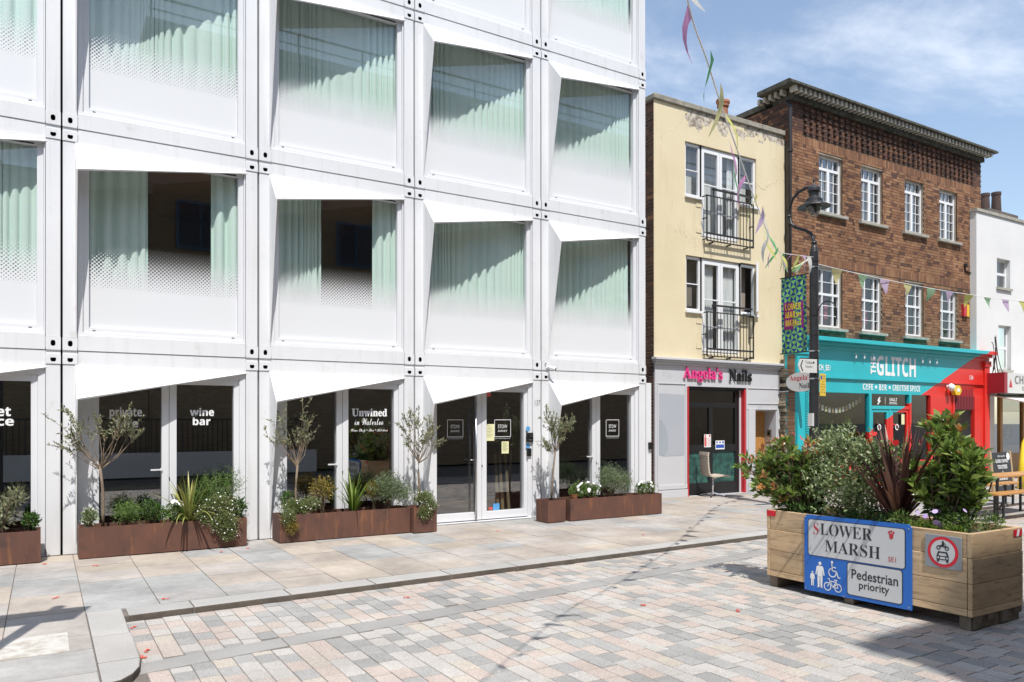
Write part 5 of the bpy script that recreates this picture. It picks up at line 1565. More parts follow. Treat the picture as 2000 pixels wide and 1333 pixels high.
def rosette_shrub(name, label, base, tips, L, W, lm, red, cat='shrub', group=None, seed=1, per=11, along=7):
    """woody stems fanning from the base, each ending in a whorl of leaves; tips = (x,y,z) list"""
    t = thing(name, label, cat, base, group)
    rr = random.Random(seed); rng = np.random.default_rng(seed)
    s = MB(); P = []; D = []; rv = []; LL = []
    base = Vector(base)
    for (x, y, z) in tips:
        e = Vector((x, y, z)); st = base + Vector((rr.uniform(-.12, .12), rr.uniform(-.12, .12), -.02))
        m1 = st.lerp(e, .5) + Vector((rr.uniform(-.05, .05), rr.uniform(-.05, .05), .06))
        s.tube([st, m1, e], .008, 5, r_end=.003)
        ax = (e - m1).normalized(); ax = (ax + Vector((0, 0, .5))).normalized()
        isred = rr.random() < red(z)
        for q in range(per):
            a = 2.4 * q + rr.uniform(-.3, .3); el = rr.uniform(.35, 1.15)
            p1 = ax.orthogonal().normalized(); p2 = ax.cross(p1)
            d = ax * math.cos(el) + (p1 * math.cos(a) + p2 * math.sin(a)) * math.sin(el)
            P.append((e - ax * rr.uniform(0, .05))[:]); D.append(d[:]); LL.append(L * rr.uniform(.65, 1.2) * (.85 if isred else 1))
            rv.append(rr.uniform(.74, .999) if isred and rr.random() < .8 else rr.uniform(.15, .68))
        for q in range(along):
            f = rr.uniform(.35, .95); p = st.lerp(m1, f * 2) if f < .5 else m1.lerp(e, f * 2 - 1)
            P.append(p[:]); D.append([ax.x * .4 + rr.gauss(0, .8), ax.y * .4 + rr.gauss(0, .8), ax.z * .4 + rr.gauss(0, .35)]); LL.append(L * rr.uniform(.7, 1.2)); rv.append(rr.uniform(.02, .6))
    P = np.array(P); D = np.array(D); LL = np.array(LL)
    V, Q = leaf_mesh(P, D, LL, LL * (W / L), rng, 0.22, 0.08)
    np_mesh('foliage', V, Q, np.clip(rv, .001, .999), lm, t, kind='stuff')
    s.build('stems', M['twig'], t)
    return t
def fan_tips(n, blobs, seed):
    rng = np.random.default_rng(seed); P, d = blob_points(n, blobs, rng, .55)
    return [tuple(p) for p in P]

def strap_plant(name, label, base, n, lmin, lmax, w, lm, lean=(0.2, 1.0), cat='plant', sag=0.6, seed=1, zmin=None):
    t = thing(name, label, cat, base)
    rr = random.Random(seed)
    V = []; Q = []; rv = []
    for k in range(n):
        az = rr.uniform(0, 2 * math.pi); ln = rr.uniform(lmin, lmax); th = rr.uniform(*lean)
        d = Vector((math.cos(az), math.sin(az), 0)); side = Vector((-math.sin(az), math.cos(az), 0))
        p = Vector(base) + d * rr.uniform(0, .03); ang = th * 0.45
        seg = 7; c = rr.random()
        b0 = len(V)
        for q in range(seg + 1):
            f = q / seg
            ww = w * (0.55 + 1.1 * f if f < 0.35 else 0.94 * (1 - ((f - .35) / .65) ** 2.2)) + 0.001
            cup = Vector((0, 0, 1)) * 0
            V.append(tuple(p - side * ww / 2)); V.append(tuple(p + side * ww / 2))
            step = d * math.sin(ang) + Vector((0, 0, math.cos(ang)))
            p = p + step * (ln / seg); ang += sag * th / seg * (0.4 + 1.4 * f)
        for q in range(seg):
            a = b0 + 2 * q; Q.append((a, a + 1, a + 3, a + 2)); rv.append(min(.999, max(.001, c + rr.uniform(-.1, .1))))
    np_mesh('blades', V, Q, rv, lm, t, kind='stuff')
    return t

def olive(label, base, fork, blobs, nb, nl, seed, lean=None, r0=0.021):
    t = thing('olive_tree', label, 'tree', base, 'young olive trees in the rusty planters')
    rr = random.Random(seed); rng = np.random.default_rng(seed)
    base = Vector(base); fork = Vector(fork)
    tr = MB()
    pts = [base + (fork - base) * f + Vector((0.012 * math.sin(5 * f + seed), 0.01 * math.cos(4 * f), 0)) for f in (0, .25, .5, .75, 1)]
    tr.tube(pts, r0, 9, r_end=r0 * 0.75); 
    br = MB(); P = []; D = []
    for k in range(nb):
        b = rr.choice(blobs)
        e = Vector((b[0] + rr.uniform(-.9, .9) * b[3], b[1] + rr.uniform(-.9, .9) * b[4], b[2] + rr.uniform(-.6, .95) * b[5]))
        s = fork + (base - fork) * rr.uniform(0, 0.06)
        m1 = s.lerp(e, .35) + Vector((rr.uniform(-.04, .04), rr.uniform(-.04, .04), -0.03)); m2 = s.lerp(e, .7) + Vector((rr.uniform(-.05, .05), rr.uniform(-.05, .05), rr.uniform(-.02, .05)))
        br.tube([s, m1, m2, e], 0.0068, 6, r_end=0.002)
        curve = [s, m1, m2, e]
        twigs = [(m2, e)]
        for q in range(rr.randint(3, 5)):
            f = rr.uniform(.35, 1.0)
            st = m1.lerp(m2, min(1, f * 1.6)) if f < .62 else m2.lerp(e, (f - .62) / .38)
            dv = ((e - s).normalized() + Vector((rr.uniform(-1, 1), rr.uniform(-1, 1), rr.uniform(-.3, 1)))).normalized()
            en = st + dv * rr.uniform(.10, .26)
            br.tube([st, st.lerp(en, .5) + Vector((0, 0, .01)), en], 0.003, 5, r_end=0.0015); twigs.append((st, en))
        for st, en in twigs:
            m = max(4, int(nl / (nb * len(twigs))))
            for q in range(m):
                f = rr.uniform(.15, 1.05); p = st.lerp(en, f)
                P.append(p[:]); dv = (en - st).normalized()
                D.append([dv.x * .8 + rr.gauss(0, .7), dv.y * .8 + rr.gauss(0, .7), dv.z * .8 + rr.gauss(0, .7) + .15])
    P = np.array(P); D = np.array(D)
    V, Q = leaf_mesh(P, D, 0.052 * rng.uniform(.6, 1.2, len(P)), 0.017, rng, 0.15)
    tr.build('trunk', M['bark'], t, smooth=True); br.build('branches', M['bark'], t)
    np_mesh('crown', V, Q, np.clip(rng.normal(.5, .25, len(P)), .001, .999), M['lf_olive'], t, kind='stuff')
    return t

# ------------------------------------------------------------------ rusted steel planters
def steel_box(x0, x1, y0, y1, h, label):
    t = thing('steel_planter', label, 'planter', ((x0 + x1) / 2, (y0 + y1) / 2, 0), 'rusted steel planters')
    f = MB(); w = 0.012; z0 = 0.012
    o = [(x0, y0), (x1, y0), (x1, y1), (x0, y1)]; i_ = [(x0 + w, y0 + w), (x1 - w, y0 + w), (x1 - w, y1 - w), (x0 + w, y1 - w)]
    for k in range(4):
        a, b = o[k], o[(k + 1) % 4]; c, d = i_[k], i_[(k + 1) % 4]
        f.quad((*a, z0), (*b, z0), (*b, h), (*a, h)); f.quad((*a, h), (*b, h), (*d, h), (*c, h)); f.quad((*c, h), (*d, h), (*d, z0), (*c, z0))
    f.quad((*o[0], z0), (*o[3], z0), (*o[2], z0), (*o[1], z0))
    f.build('box', M['corten'], t)
    f = MB(); n = 14
    f.quad((x0 + w, y0 + w, h - .05), (x1 - w, y0 + w, h - .05), (x1 - w, y1 - w, h - .05), (x0 + w, y1 - w, h - .05)); f.build('soil', M['soil'], t)
    f = MB(); 
    for x_ in (x0 + .06, x1 - .11): f.box(x_, x_ + .05, y0 + .03, y1 - .03, 0.0, z0)
    f.build('feet', M['black'], t)
HP = 0.392
steel_box(-1.75, -0.03, -0.49, -0.09, HP, 'long rusted steel planter cut by the left frame edge')
steel_box(0.37, 2.385, -0.50, -0.10, HP, 'long rusted steel planter below the window lettered wine bar')
steel_box(2.82, 4.800, -0.54, -0.13, HP, 'long rusted steel planter below the window lettered Unwined')
steel_box(4.81, 5.195, -0.66, -0.25, HP, 'short rusted steel planter joined to the long one beside the entrance door')
steel_box(7.205, 7.565, -0.76, -0.40, HP - .01, 'small square rusted steel planter right of the entrance door holding one olive')
steel_box(7.66, 9.735, -0.77, -0.37, HP - .01, 'long rusted steel planter with white flowers nearest the yellow building')

olive('young olive tree in front of the private hire lettering', (0.66, -0.30, 0.36), (0.62, -0.31, 1.13),
      [(0.42, -.34, 1.50, .26, .18, .22), (0.74, -.32, 1.62, .22, .18, .25), (1.02, -.34, 1.62, .22, .16, .18), (0.28, -.34, 1.75, .14, .12, .16)], 16, 1150, 5)
olive('young olive tree at the left end of the planter below the Unwined window', (3.10, -0.34, 0.36), (3.12, -0.34, 1.08),
      [(3.05, -.36, 1.60, .20, .16, .28), (3.28, -.34, 1.72, .15, .15, .26), (2.80, -.36, 1.55, .15, .12, .14), (3.2, -.34, 1.4, .15, .12, .15)], 16, 850, 8)
olive('tall straggly olive tree in the short planter left of the entrance door', (4.98, -0.45, 0.36), (4.99, -0.45, 1.10),
      [(4.85, -.46, 1.70, .22, .16, .32), (5.12, -.46, 1.60, .16, .16, .30), (4.95, -.46, 1.30, .22, .18, .25), (5.25, -.44, 1.45, .13, .12, .2)], 16, 1150, 13)
olive('bushy leaning olive tree in the small square planter', (7.40, -0.58, 0.36), (7.47, -0.58, 1.22),
      [(7.52, -.58, 1.55, .20, .18, .22), (7.40, -.58, 1.68, .12, .14, .18), (7.35, -.58, 1.30, .13, .12, .14), (7.62, -.58, 1.62, .15, .15, .16)], 17, 2000, 21, r0=0.018)

T0 = 0.345
GP = 'plants in the rusty planters'
# planter by the left edge
shrub('straggly_shrub', 'straggly pale shrub in the planter cut by the left edge', (-0.42, -.30, T0), [(-.45, -.30, .62, .24, .16, .24), (-.30, -.33, .80, .14, .12, .14), (-.62, -.3, .55, .2, .15, .2)], 1500, .05, .02, M['lf_olive'], group=GP)
shrub('glossy_shrub', 'small glossy green shrub at the right end of the left edge planter', (-.13, -.32, T0), [(-.13, -.32, .50, .10, .10, .12)], 500, .045, .025, M['lf_dark'], group=GP)
# planter of the wine bar window
shrub('variegated_shrub', 'small variegated shrub at the left end of the wine bar planter', (.49, -.33, T0), [(.49, -.33, .50, .10, .09, .13)], 420, .045, .024, M['lf_var'], group=GP)
shrub('feathery_herb', 'feathery green herb right of the olive trunk in the wine bar planter', (.93, -.33, T0), [(.93, -.33, .47, .12, .10, .12)], 1600, .05, .008, M['lf_green'], group=GP, fine=True, cat='herb')
shrub('box_shrub', 'compact dark shrub in the middle of the wine bar planter', (1.22, -.28, T0), [(1.20, -.28, .55, .15, .12, .16), (1.34, -.28, .48, .10, .1, .12)], 1000, .03, .018, M['lf_dark'], group=GP)
shrub('white_daisy_plant', 'low plant with large white daisies left of the spiky flax', (1.50, -.36, T0), [(1.50, -.38, .50, .20, .12, .14)], 900, .045, .014, M['lf_green'], 'flowers', GP, fl=(11, .026, M['fl_white'], [(1.45, -.42, .60, .16, .08, .06)]))
strap_plant('flax_plant', 'spiky yellow-green flax in the wine bar planter', (1.66, -.38, T0), 46, .42, .80, .030, M['lf_flax'], (0.2, 1.9), sag=1.15, seed=4)
shrub('rosemary_bush', 'tall rosemary at the right of the wine bar planter', (2.03, -.24, T0), [(2.02, -.26, .70, .20, .14, .30), (2.24, -.24, .80, .11, .1, .22), (1.85, -.26, .6, .14, .12, .2)], 4200, .036, .008, M['lf_green'], group=GP, fine=True)
shrub('trailing_daisies', 'mass of tiny white daisies spilling over the wine bar planter', (2.0, -.45, T0), [(2.04, -.46, .56, .30, .13, .20), (2.08, -.57, .36, .24, .08, .18), (2.12, -.57, .20, .15, .05, .13), (1.85, -.5, .46, .16, .1, .14)], 7000, .032, .010, M['lf_daisy'], 'flowers', GP, up=0.1, fl=(150, .0075, M['fl_white'], None), stems=10)
shrub('glossy_shrub', 'glossy green shrub at the right end of the wine bar planter', (2.30, -.34, T0), [(2.30, -.34, .52, .12, .10, .15)], 600, .045, .022, M['lf_dark'], group=GP)
# planter of the Unwined window
shrub('trailing_daisies', 'mound of small white daisies at the left end of the Unwined planter', (3.10, -.45, T0), [(3.10, -.42, .48, .30, .14, .15), (2.93, -.58, .36, .13, .06, .14), (3.3, -.4, .52, .16, .12, .12)], 5200, .032, .010, M['lf_daisy'], 'flowers', GP, up=0.2, fl=(80, .0075, M['fl_white'], None))
shrub('rusty_trailing_plant', 'reddish-brown trailing tuft hanging over the left end of the Unwined planter', (2.98, -.57, T0), [(2.98, -.59, .24, .11, .04, .14)], 700, .03, .008, M['lf_gold'], 'plant', GP, up=-.3, stems=0)
shrub('glossy_shrub', 'small dark shrub below the olive in the Unwined planter', (2.98, -.30, T0), [(2.98, -.28, .60, .09, .09, .12)], 350, .045, .022, M['lf_dark'], group=GP)
shrub('golden_shrub', 'wispy golden shrub left of the green flax in the Unwined planter', (3.52, -.28, T0), [(3.50, -.30, .72, .22, .14, .22)], 900, .046, .015, M['lf_gold'], group=GP, stems=12)
strap_plant('flax_plant', 'arching green flax in the middle of the Unwined planter', (3.97, -.33, T0), 44, .45, .78, .026, M['lf_lime'], (0.2, 1.5), sag=0.9, seed=9)
shrub('golden_shrub', 'golden leaved shrub right of the green flax in the Unwined planter', (4.32, -.26, T0), [(4.32, -.26, .66, .14, .1, .16)], 700, .044, .015, M['lf_gold'], group=GP, stems=9)
shrub('rosemary_bush', 'grey-green rosemary at the right end of the Unwined planter', (4.55, -.34, T0), [(4.50, -.36, .64, .25, .16, .24), (4.72, -.42, .54, .14, .14, .18)], 5200, .038, .009, M['lf_grey'], group=GP, fine=True)
shrub('trailing_daisies', 'pale daisies spilling over the short planter beside the door', (5.02, -.58, T0), [(5.02, -.55, .52, .20, .12, .13), (4.98, -.69, .32, .15, .05, .13), (5.12, -.66, .42, .1, .06, .1)], 3600, .032, .010, M['lf_daisy'], 'flowers', GP, up=0.1, fl=(70, .0075, M['fl_white'], None))
# planter nearest the yellow building
shrub('white_flower_plant', 'bushy plant with large white blooms at the left of the last planter', (8.05, -.56, T0), [(8.0, -.58, .50, .26, .14, .15), (8.3, -.55, .48, .16, .12, .12)], 2600, .045, .018, M['lf_green'], 'flowers', GP, fl=(22, .030, M['fl_white'], [(8.15, -.66, .55, .28, .07, .1)]))
shrub('rosemary_bush', 'tall rosemary in the middle of the last planter', (8.68, -.54, T0), [(8.66, -.56, .64, .24, .16, .26), (9.0, -.56, .56, .18, .15, .2)], 5200, .038, .009, M['lf_grey'], group=GP, fine=True)
shrub('white_flower_plant', 'small plant with white blooms at the right end of the last planter', (9.48, -.56, T0), [(9.42, -.56, .47, .14, .12, .12), (9.62, -.58, .48, .10, .1, .13)], 1100, .04, .015, M['lf_green'], 'flowers', GP, fl=(12, .026, M['fl_white'], [(9.5, -.62, .54, .2, .07, .08)]))
pot_ = MB(); pot_.lathe([(0.05, 0), (0.07, .10), (0.075, .11)], (7.86, -0.60, T0 - .01), 12); tag(pot_.build('clay_pot', M['clay'], None, (0, 0, 0)), 'small terracotta pot tucked in the left end of the last planter', 'pot')

# ------------------------------------------------------------------ lamp post
LX, LY = 12.40, -2.04
lp = thing('street_lamp', 'black swan-neck lamp post at the kerb carrying a patterned banner', 'lamp post', (LX, LY, 0))
f = MB(); f.lathe([(0.15, 0), (0.15, .05), (0.12, .10), (0.12, .95), (0.105, 1.02), (0.088, 1.06), (0.082, 4.2), (0.080, 4.90), (0.062, 4.98), (0.045, 5.03)], (LX, LY, 0), 18); f.build('pole', M['lamp_black'], lp, smooth=False)
nk = [(-2.04, 4.98), (-2.04, 5.12), (-1.98, 5.26), (-1.83, 5.36), (-1.63, 5.45), (-1.52, 5.55), (-1.47, 5.71), (-1.49, 5.87), (-1.56, 6.02), (-1.69, 6.12), (-1.86, 6.16), (-2.03, 6.14)]
f = MB(); f.tube([(LX, y, z) for y, z in nk], 0.030, 9); f.tube([(LX, -2.04, 5.05), (LX, -2.04, 5.10)], 0.055, 10); f.tube([(LX, -1.468, 5.68), (LX, -1.472, 5.73)], 0.045, 10); f.build('swan_neck', M['lamp_black'], lp, smooth=True)
lc = (LX, LY, 5.55)
f = MB(); f.lathe([(0.012, .74), (0.02, .70), (0.012, .66), (0.03, .62), (0.09, .58), (0.115, .55), (0.12, .50), (0.095, .47), (0.09, .40), (0.12, .37), (0.155, .34), (0.16, .29), (0.295, .215), (0.30, .20), (0.16, .235), (0.14, .22)][::-1], lc, 24)
la = f.build('lantern', M['lamp_black'], lp, smooth=False)
f = MB(); f.lathe([(0.02, 0.0), (0.06, .03), (0.105, .10), (0.135, .18), (0.14, .23)], lc, 20)
M['lamp_glass'] = glass_mat('lamp_glass', 0.12, (0.75, 0.76, 0.72), 0.9)
f.build('globe', M['lamp_glass'], la, smooth=True)
f = MB(); f.tube([(LX, LY, 5.62), (LX, LY, 5.77)], 0.055, 10); f.build('bulb_holder', M['lamp_black'], la)
for z_ in (4.72, 4.60, 3.02, 2.90, 2.72, 2.50, 3.70, 3.33):
    f = MB(); f.tube([(LX, LY, z_), (LX, LY, z_ + .025)], 0.092, 14); f.build('clamp_band', M['steel'] if z_ in (4.60, 3.02, 2.72, 2.50) else M['lamp_black'], lp)
for s_ in (1, -1):
    f = MB(); f.tube([(LX, LY + s_ * (.08 + .20 * (1 - math.cos(t))), 3.72 + .22 * math.sin(t)) for t in [0, .4, .8, 1.2, 1.57, 2.0, 2.4, 2.8, 3.1]] + [(LX, LY + s_ * .48, 3.58)], 0.011, 6); f.build('basket_bracket', M['lamp_black'], lp)
f = MB(); f.box(LX - .12, LX - .07, LY - .05, LY + .05, 1.62, 1.86); f.build('control_box', M['sign_white'], lp)

# banner: green and navy triangles with a purple panel
bn = thing('market_banner', 'patterned green and navy banner with a purple panel hung on the lamp post', 'banner', (LX, LY + .45, 3.04))
by0, by1, bz0, bz1 = -1.87, -1.295, 3.045, 4.51
M['ban_green'] = mat('banner_green', (0.20, 0.52, 0.13), 0.6); M['ban_navy'] = mat('banner_navy', (0.015, 0.045, 0.24), 0.6)
M['ban_purple'] = mat('banner_purple', (0.30, 0.012, 0.19), 0.6); M['ban_yellow'] = mat('banner_yellow', (0.80, 0.55, 0.03), 0.6)
def bwav(u, v): return 0.012 * math.sin(v * 5 + 1) + 0.01 * math.sin(u * 7)
def BP(u, v, e=0.0): return (LX - 0.0 + bwav(u, v) - e, by0 + (by1 - by0) * (1 - u) if False else by1 + (by0 - by1) * u, bz0 + (bz1 - bz0) * v)
f = MB(); nu, nv = 4, 10
for a in range(nu):
    for b_ in range(nv):
        u0, u1, v0, v1 = a / nu, (a + 1) / nu, b_ / nv, (b_ + 1) / nv
        um, vm = (u0 + u1) / 2, (v0 + v1) / 2
        c4 = [(u0, v0), (u1, v0), (u1, v1), (u0, v1)]
        mids = [(um, v0), (u1, vm), (um, v1), (u0, vm)]
        for q in range(4):
            A_, B_ = c4[q], c4[(q + 1) % 4]; m_ = mids[q]
            flip = (a + b_) % 2
            f.add([BP(*A_), BP(*m_), BP(um, vm)], [(0, 1, 2)], flip); f.add([BP(*m_), BP(*B_), BP(um, vm)], [(0, 1, 2)], 1 - flip)
f.build('cloth', [M['ban_green'], M['ban_navy']], bn)
f = MB()
for q in range(8):
    v0, v1 = .31 + .36 * q / 8, .31 + .36 * (q + 1) / 8
    f.quad(BP(.10, v0, .006), BP(.90, v0, .006), BP(.90, v1, .006), BP(.10, v1, .006))
f.build('panel', M['ban_purple'], bn)
for s_, v in (('LOWER', .565), ('MARSH', .46), ('MARKET', .352)):
    text('lettering', alpha(s_, SANS_BOLD), bn, M['ban_yellow'], BP(.18, v, .022), (0, -1, 0), UP, .64 * (by1 - by0), .125, 0.0)
for z_ in (bz1 + .01, bz0 - .01):
    f = MB(); f.tube([(LX, LY + .06, z_), (LX, by1 + .03, z_)], .012, 6); f.build('banner_arm', M['lamp_black'], bn)

# signs on the lamp post
sg = thing('direction_sign', 'white arrow-shaped toilets sign on the lamp post', 'sign', (LX - .3, LY - .1, 2.6))
def dirv(a): return Vector((math.sin(R(a)), math.cos(R(a)), 0))
rv_ = dirv(100)
o_ = Vector((LX, LY, 0)) - rv_ * .43 + Vector((-.06, -.10, 2.615))
P_ = lambda u, v: tuple(o_ + rv_ * u + Vector((0, 0, v)))
nrm_ = rv_.cross(Vector((0, 0, 1)))
f = MB(); f.extrude([P_(.05, 0), P_(.44, 0), P_(.44, .255), P_(.05, .255), P_(0, .1275)], tuple(-nrm_ * .02)); f.build('plate', M['sign_white'], sg)
fl = Flat(o_, rv_, UP, .002)
fl.line([(.10, .03), (.055, .1275), (.10, .225)], .022); fl.disc(.36, .19, .02); fl.mb.build('arrow', M['black'], sg)
f = MB(); f.extrude([P_(.045, .2555), P_(.445, .2555), P_(.445, .275), P_(.045, .275)], tuple(-nrm_ * .022)); f.build('top_edge', M['black'], sg)
text('lettering', 'Toilets', sg, M['grey_num'], Vector(P_(.16, .165)), rv_, UP, .17, .055, 0, .003)
text('lettering', 'Waterloo', sg, M['grey_num'], Vector(P_(.16, .095)), rv_, UP, .17, .04, 0, .003)
pk = thing('parking_plate', 'yellow parking restriction plate on the lamp post', 'sign', (LX + .1, LY - .1, 2.2))
rv_ = dirv(75); o_ = Vector((LX, LY, 0)) + Vector((.055, -.09, 2.19))
f = MB(); P_ = lambda u, v: tuple(o_ + rv_ * u + Vector((0, 0, v))); nrm_ = rv_.cross(Vector((0, 0, 1)))
f.extrude([P_(0, 0), P_(.27, 0), P_(.27, .42), P_(0, .42)], tuple(-nrm_ * .01)); f.build('plate', M['alarm_yellow'], pk)
fl = Flat(o_, rv_, UP, .002); fl.disc(.06, .345, .042); fl.mb.build('symbol', M['notice_blue'], pk)
for q, (s_, w_) in enumerate((('Restricted', .13), ('Parking', .11), ('Zone', .08), ('Mon - Fri', .16), ('8.30am - 6.30pm', .22), ('Saturday', .15), ('8.30am - 1.30pm', .22))):
    text('lettering', s_, pk, M['ink'], Vector(P_(.115 if q < 3 else .135 - w_ / 2, .365 - q * .052)), rv_, UP, w_, .026, 0, .003)

# ------------------------------------------------------------------ bunting
def flagm(name, c):
    m, nt, b = new_mat(name)
    b.inputs['Base Color'].default_value = (*c, 1); b.inputs['Roughness'].default_value = 0.75
    t = nt.nodes.new('ShaderNodeBsdfTranslucent'); t.inputs[0].default_value = (*c, 1)
    mx = nt.nodes.new('ShaderNodeMixShader'); mx.inputs[0].default_value = 0.45
    nt.links.new(b.outputs[0], mx.inputs[1]); nt.links.new(t.outputs[0], mx.inputs[2]); nt.links.new(mx.outputs[0], nt.nodes['Material Output'].inputs[0])
    return m
FC = {'g': flagm('green_flag', (0.16, 0.50, 0.20)), 'p': flagm('pink_flag', (0.72, 0.36, 0.62)), 'y': flagm('yellow_flag', (0.70, 0.70, 0.22)), 'l': flagm('lilac_flag', (0.66, 0.52, 0.72)), 'w': flagm('white_flag', (0.75, 0.75, 0.72)), 'e': flagm('lemon_flag', (0.74, 0.70, 0.36)), 's': flagm('sage_flag', (0.34, 0.54, 0.34))}
def catmull(pts, n):
    P = [Vector(p) for p in pts]; out = []
    for k in range(len(P) - 1):
        p0, p1, p2, p3 = P[max(k - 1, 0)], P[k], P[k + 1], P[min(k + 2, len(P) - 1)]
        for q in range(n):
            t = q / n
            out.append(0.5 * ((2 * p1) + (p2 - p0) * t + (2 * p0 - 5 * p1 + 4 * p2 - p3) * t * t + (3 * p1 - p0 - 3 * p2 + p3) * t ** 3))
    out.append(P[-1]); return out
def bunting(label, pts, spacing, seq, w, h, wind, tw, seed, start=.3, skip=()):
    path = catmull(pts, 14)
    t = thing('bunting', label, 'bunting', pts[0], 'strings of bunting tied to the lamp post')
    f = MB(); f.tube(path, .0065, 5); f.build('cord', M['print_white'], t)
    rr = random.Random(seed); d = 0.0; nxt = start; k = 0
    for a, b in zip(path, path[1:]):
        L = (b - a).length
        while nxt < d + L:
            p = a.lerp(b, (nxt - d) / L); dirn = (b - a).normalized()
            hang = (Vector((0, 0, -1)) + Vector(wind) * rr.uniform(.5, 1.3) + Vector((rr.uniform(-tw, tw), rr.uniform(-tw, tw), 0))).normalized()
            nn = dirn.cross(hang).normalized()
            m = FC[seq[k % len(seq)]]; wk = w * (.6 if (tw > .3 and p.x < 6.5) else 1.0)
            V = []; Q = []; R_ = 5
            for r_ in range(R_ + 1):
                fr = r_ / R_; ww = wk * (1 - fr) + .004
                off = hang * (h * fr) + nn * (tw * .16 * math.sin(fr * 2.6 + k)) + dirn * (tw * .10 * math.sin(fr * 3 + 2 * k))
                tws = rr.uniform(-.2, .2) * tw + fr * tw * 1.5 * (1 if k % 2 else -1)
                sd = (dirn * math.cos(tws) + nn * math.sin(tws))
                V.append(tuple(p + off - sd * ww / 2)); V.append(tuple(p + off + sd * ww / 2))
            for r_ in range(R_): Q.append((2 * r_, 2 * r_ + 1, 2 * r_ + 3, 2 * r_ + 2))
            np_mesh('flag', V, Q, None, m, t)
            nxt += spacing * rr.uniform(.9, 1.1); k += 1
        d += L
bunting('string of twisted pastel flags rising from the lamp post over the street', [(12.36, -2.06, 4.80), (11.2, -2.55, 4.62), (9.52, -3.58, 4.30), (7.53, -5.03, 4.05), (5.35, -6.56, 4.12), (4.14, -7.38, 4.27), (3.2, -8.05, 4.48), (1.2, -9.9, 5.1), (-1.5, -12.8, 6.1), (-3.2, -15.4, 6.9)], .47, 'wlypgpyegpwyg', .20, .34, (.75, .5, -.1), 0.35, 4)
bunting('string of flat triangular flags running right from the lamp post', [(12.44, -2.06, 4.68), (14.4, -2.06, 4.60), (17.0, -2.05, 4.56), (20.0, -2.05, 4.60), (24.0, -2.04, 4.78), (30.0, -2.0, 5.2)], .80, 'esleslyslylsy', .32, .30, (.05, .12, 0), 0.22, 6, start=.62)
# knot of loose ribbon ends at the lamp post
rb = thing('ribbon_knot', 'knot of loose white and green ribbon ends tied at the lamp post', 'ribbon', (12.36, -2.0, 4.75))
rr = random.Random(2)
for k in range(6):
    p = Vector((12.37, -1.98 + .02 * k, 4.78)); V = []; Q = []
    d = Vector((-.4 - rr.random() * .5, .3 + rr.uniform(-.3, .5), rr.uniform(-.6, .4))).normalized()
    for q in range(9):
        w_ = Vector((.008, .008, .014)); V.append(tuple(p - w_)); V.append(tuple(p + w_))
        d = (d + Vector((rr.uniform(-.3, .2), rr.uniform(-.2, .3), rr.uniform(-.45, .12)))).normalized(); p = p + d * .045
    for q in range(8): Q.append((2 * q, 2 * q + 1, 2 * q + 3, 2 * q + 2))
    np_mesh('ribbon', V, Q, None, FC['weg'[k % 3]], rb)

# ------------------------------------------------------------------ timber planter in the road
PX0, PX1, PY0, PY1 = 6.62, 7.455, -7.93, -5.80
PZ = ROAD_Z
def wood(name, stretch):
    m, nt, b = new_mat(name); b.inputs['Roughness'].default_value = 0.75
    c = mixc(nt, val_ramp(nt, pos_noise(nt, 5, 6, stretch), 0.3, 0.7), (0.50, 0.335, 0.185), (0.66, 0.475, 0.285))
    c = mixc(nt, val_ramp(nt, pos_noise(nt, 2.2, 8, None, .65), 0.55, 0.76, 0, .5), c, (0.30, 0.24, 0.175))
    c = mixc(nt, val_ramp(nt, pos_noise(nt, 55, 3, stretch, .6), 0.66, 0.70, 0, .75), c, (0.10, 0.065, 0.04))
    c = mixc(nt, val_ramp(nt, pos_noise(nt, 30, 4, stretch, .7), 0.50, 0.75), c, (0.30, 0.20, 0.115))
    oi = nt.nodes.new('ShaderNodeObjectInfo'); c = mixc(nt, 1.0, c, val_ramp(nt, oi.outputs['Random'], 0, 1, 0.85, 1.12), 'MULTIPLY')
    # knots
    vo = nt.nodes.new('ShaderNodeTexVoronoi'); vo.inputs['Scale'].default_value = 3.2
    ge = nt.nodes.new('ShaderNodeNewGeometry'); mp = nt.nodes.new('ShaderNodeMapping'); mp.inputs['Scale'].default_value = tuple(.6 if s < 1 else 1 for s in stretch)
    nt.links.new(ge.outputs['Position'], mp.inputs[0]); nt.links.new(mp.outputs[0], vo.inputs['Vector'])
    c = mixc(nt, val_ramp(nt, vo.outputs['Distance'], 0.03, 0.09, .8, 0), c, (0.12, 0.07, 0.035))
    nt.links.new(c, b.inputs['Base Color']); add_bump(nt, b, pos_noise(nt, 18, 5, stretch), 0.3, 0.006)
    return m
M['wood_y'] = wood('timber_grain_y', (1, .12, 1)); M['wood_x'] = wood('timber_grain_x', (.12, 1, 1))
M['wood_old'] = mat('weathered_timber', (0.17, 0.135, 0.095), 0.85, var=0.3, vscale=8, bump=.4, bscale=30)
tp = thing('timber_planter', 'large timber planter standing in the road with street signs', 'planter', ((PX0 + PX1) / 2, (PY0 + PY1) / 2, PZ))
rows = [(0.065, .125), (.128, .34), (.343, .555), (.558, .765)]
for (a, b_) in rows:
    d_ = random.uniform(-.002, .003)
    for X_ in (PX0, PX1 - .04):
        f = MB(); f.box(X_ + d_, X_ + .04 + d_, PY0 + .042, PY1 - .042, a, b_); f.build('plank', M['wood_y'], tp, bevel=0.004)
    for Y_ in (PY0, PY1 - .04):
        f = MB(); f.box(PX0 - .001, PX1 + .001, Y_ + d_, Y_ + .04 + d_, a, b_); f.build('plank', M['wood_x'], tp, bevel=0.004)
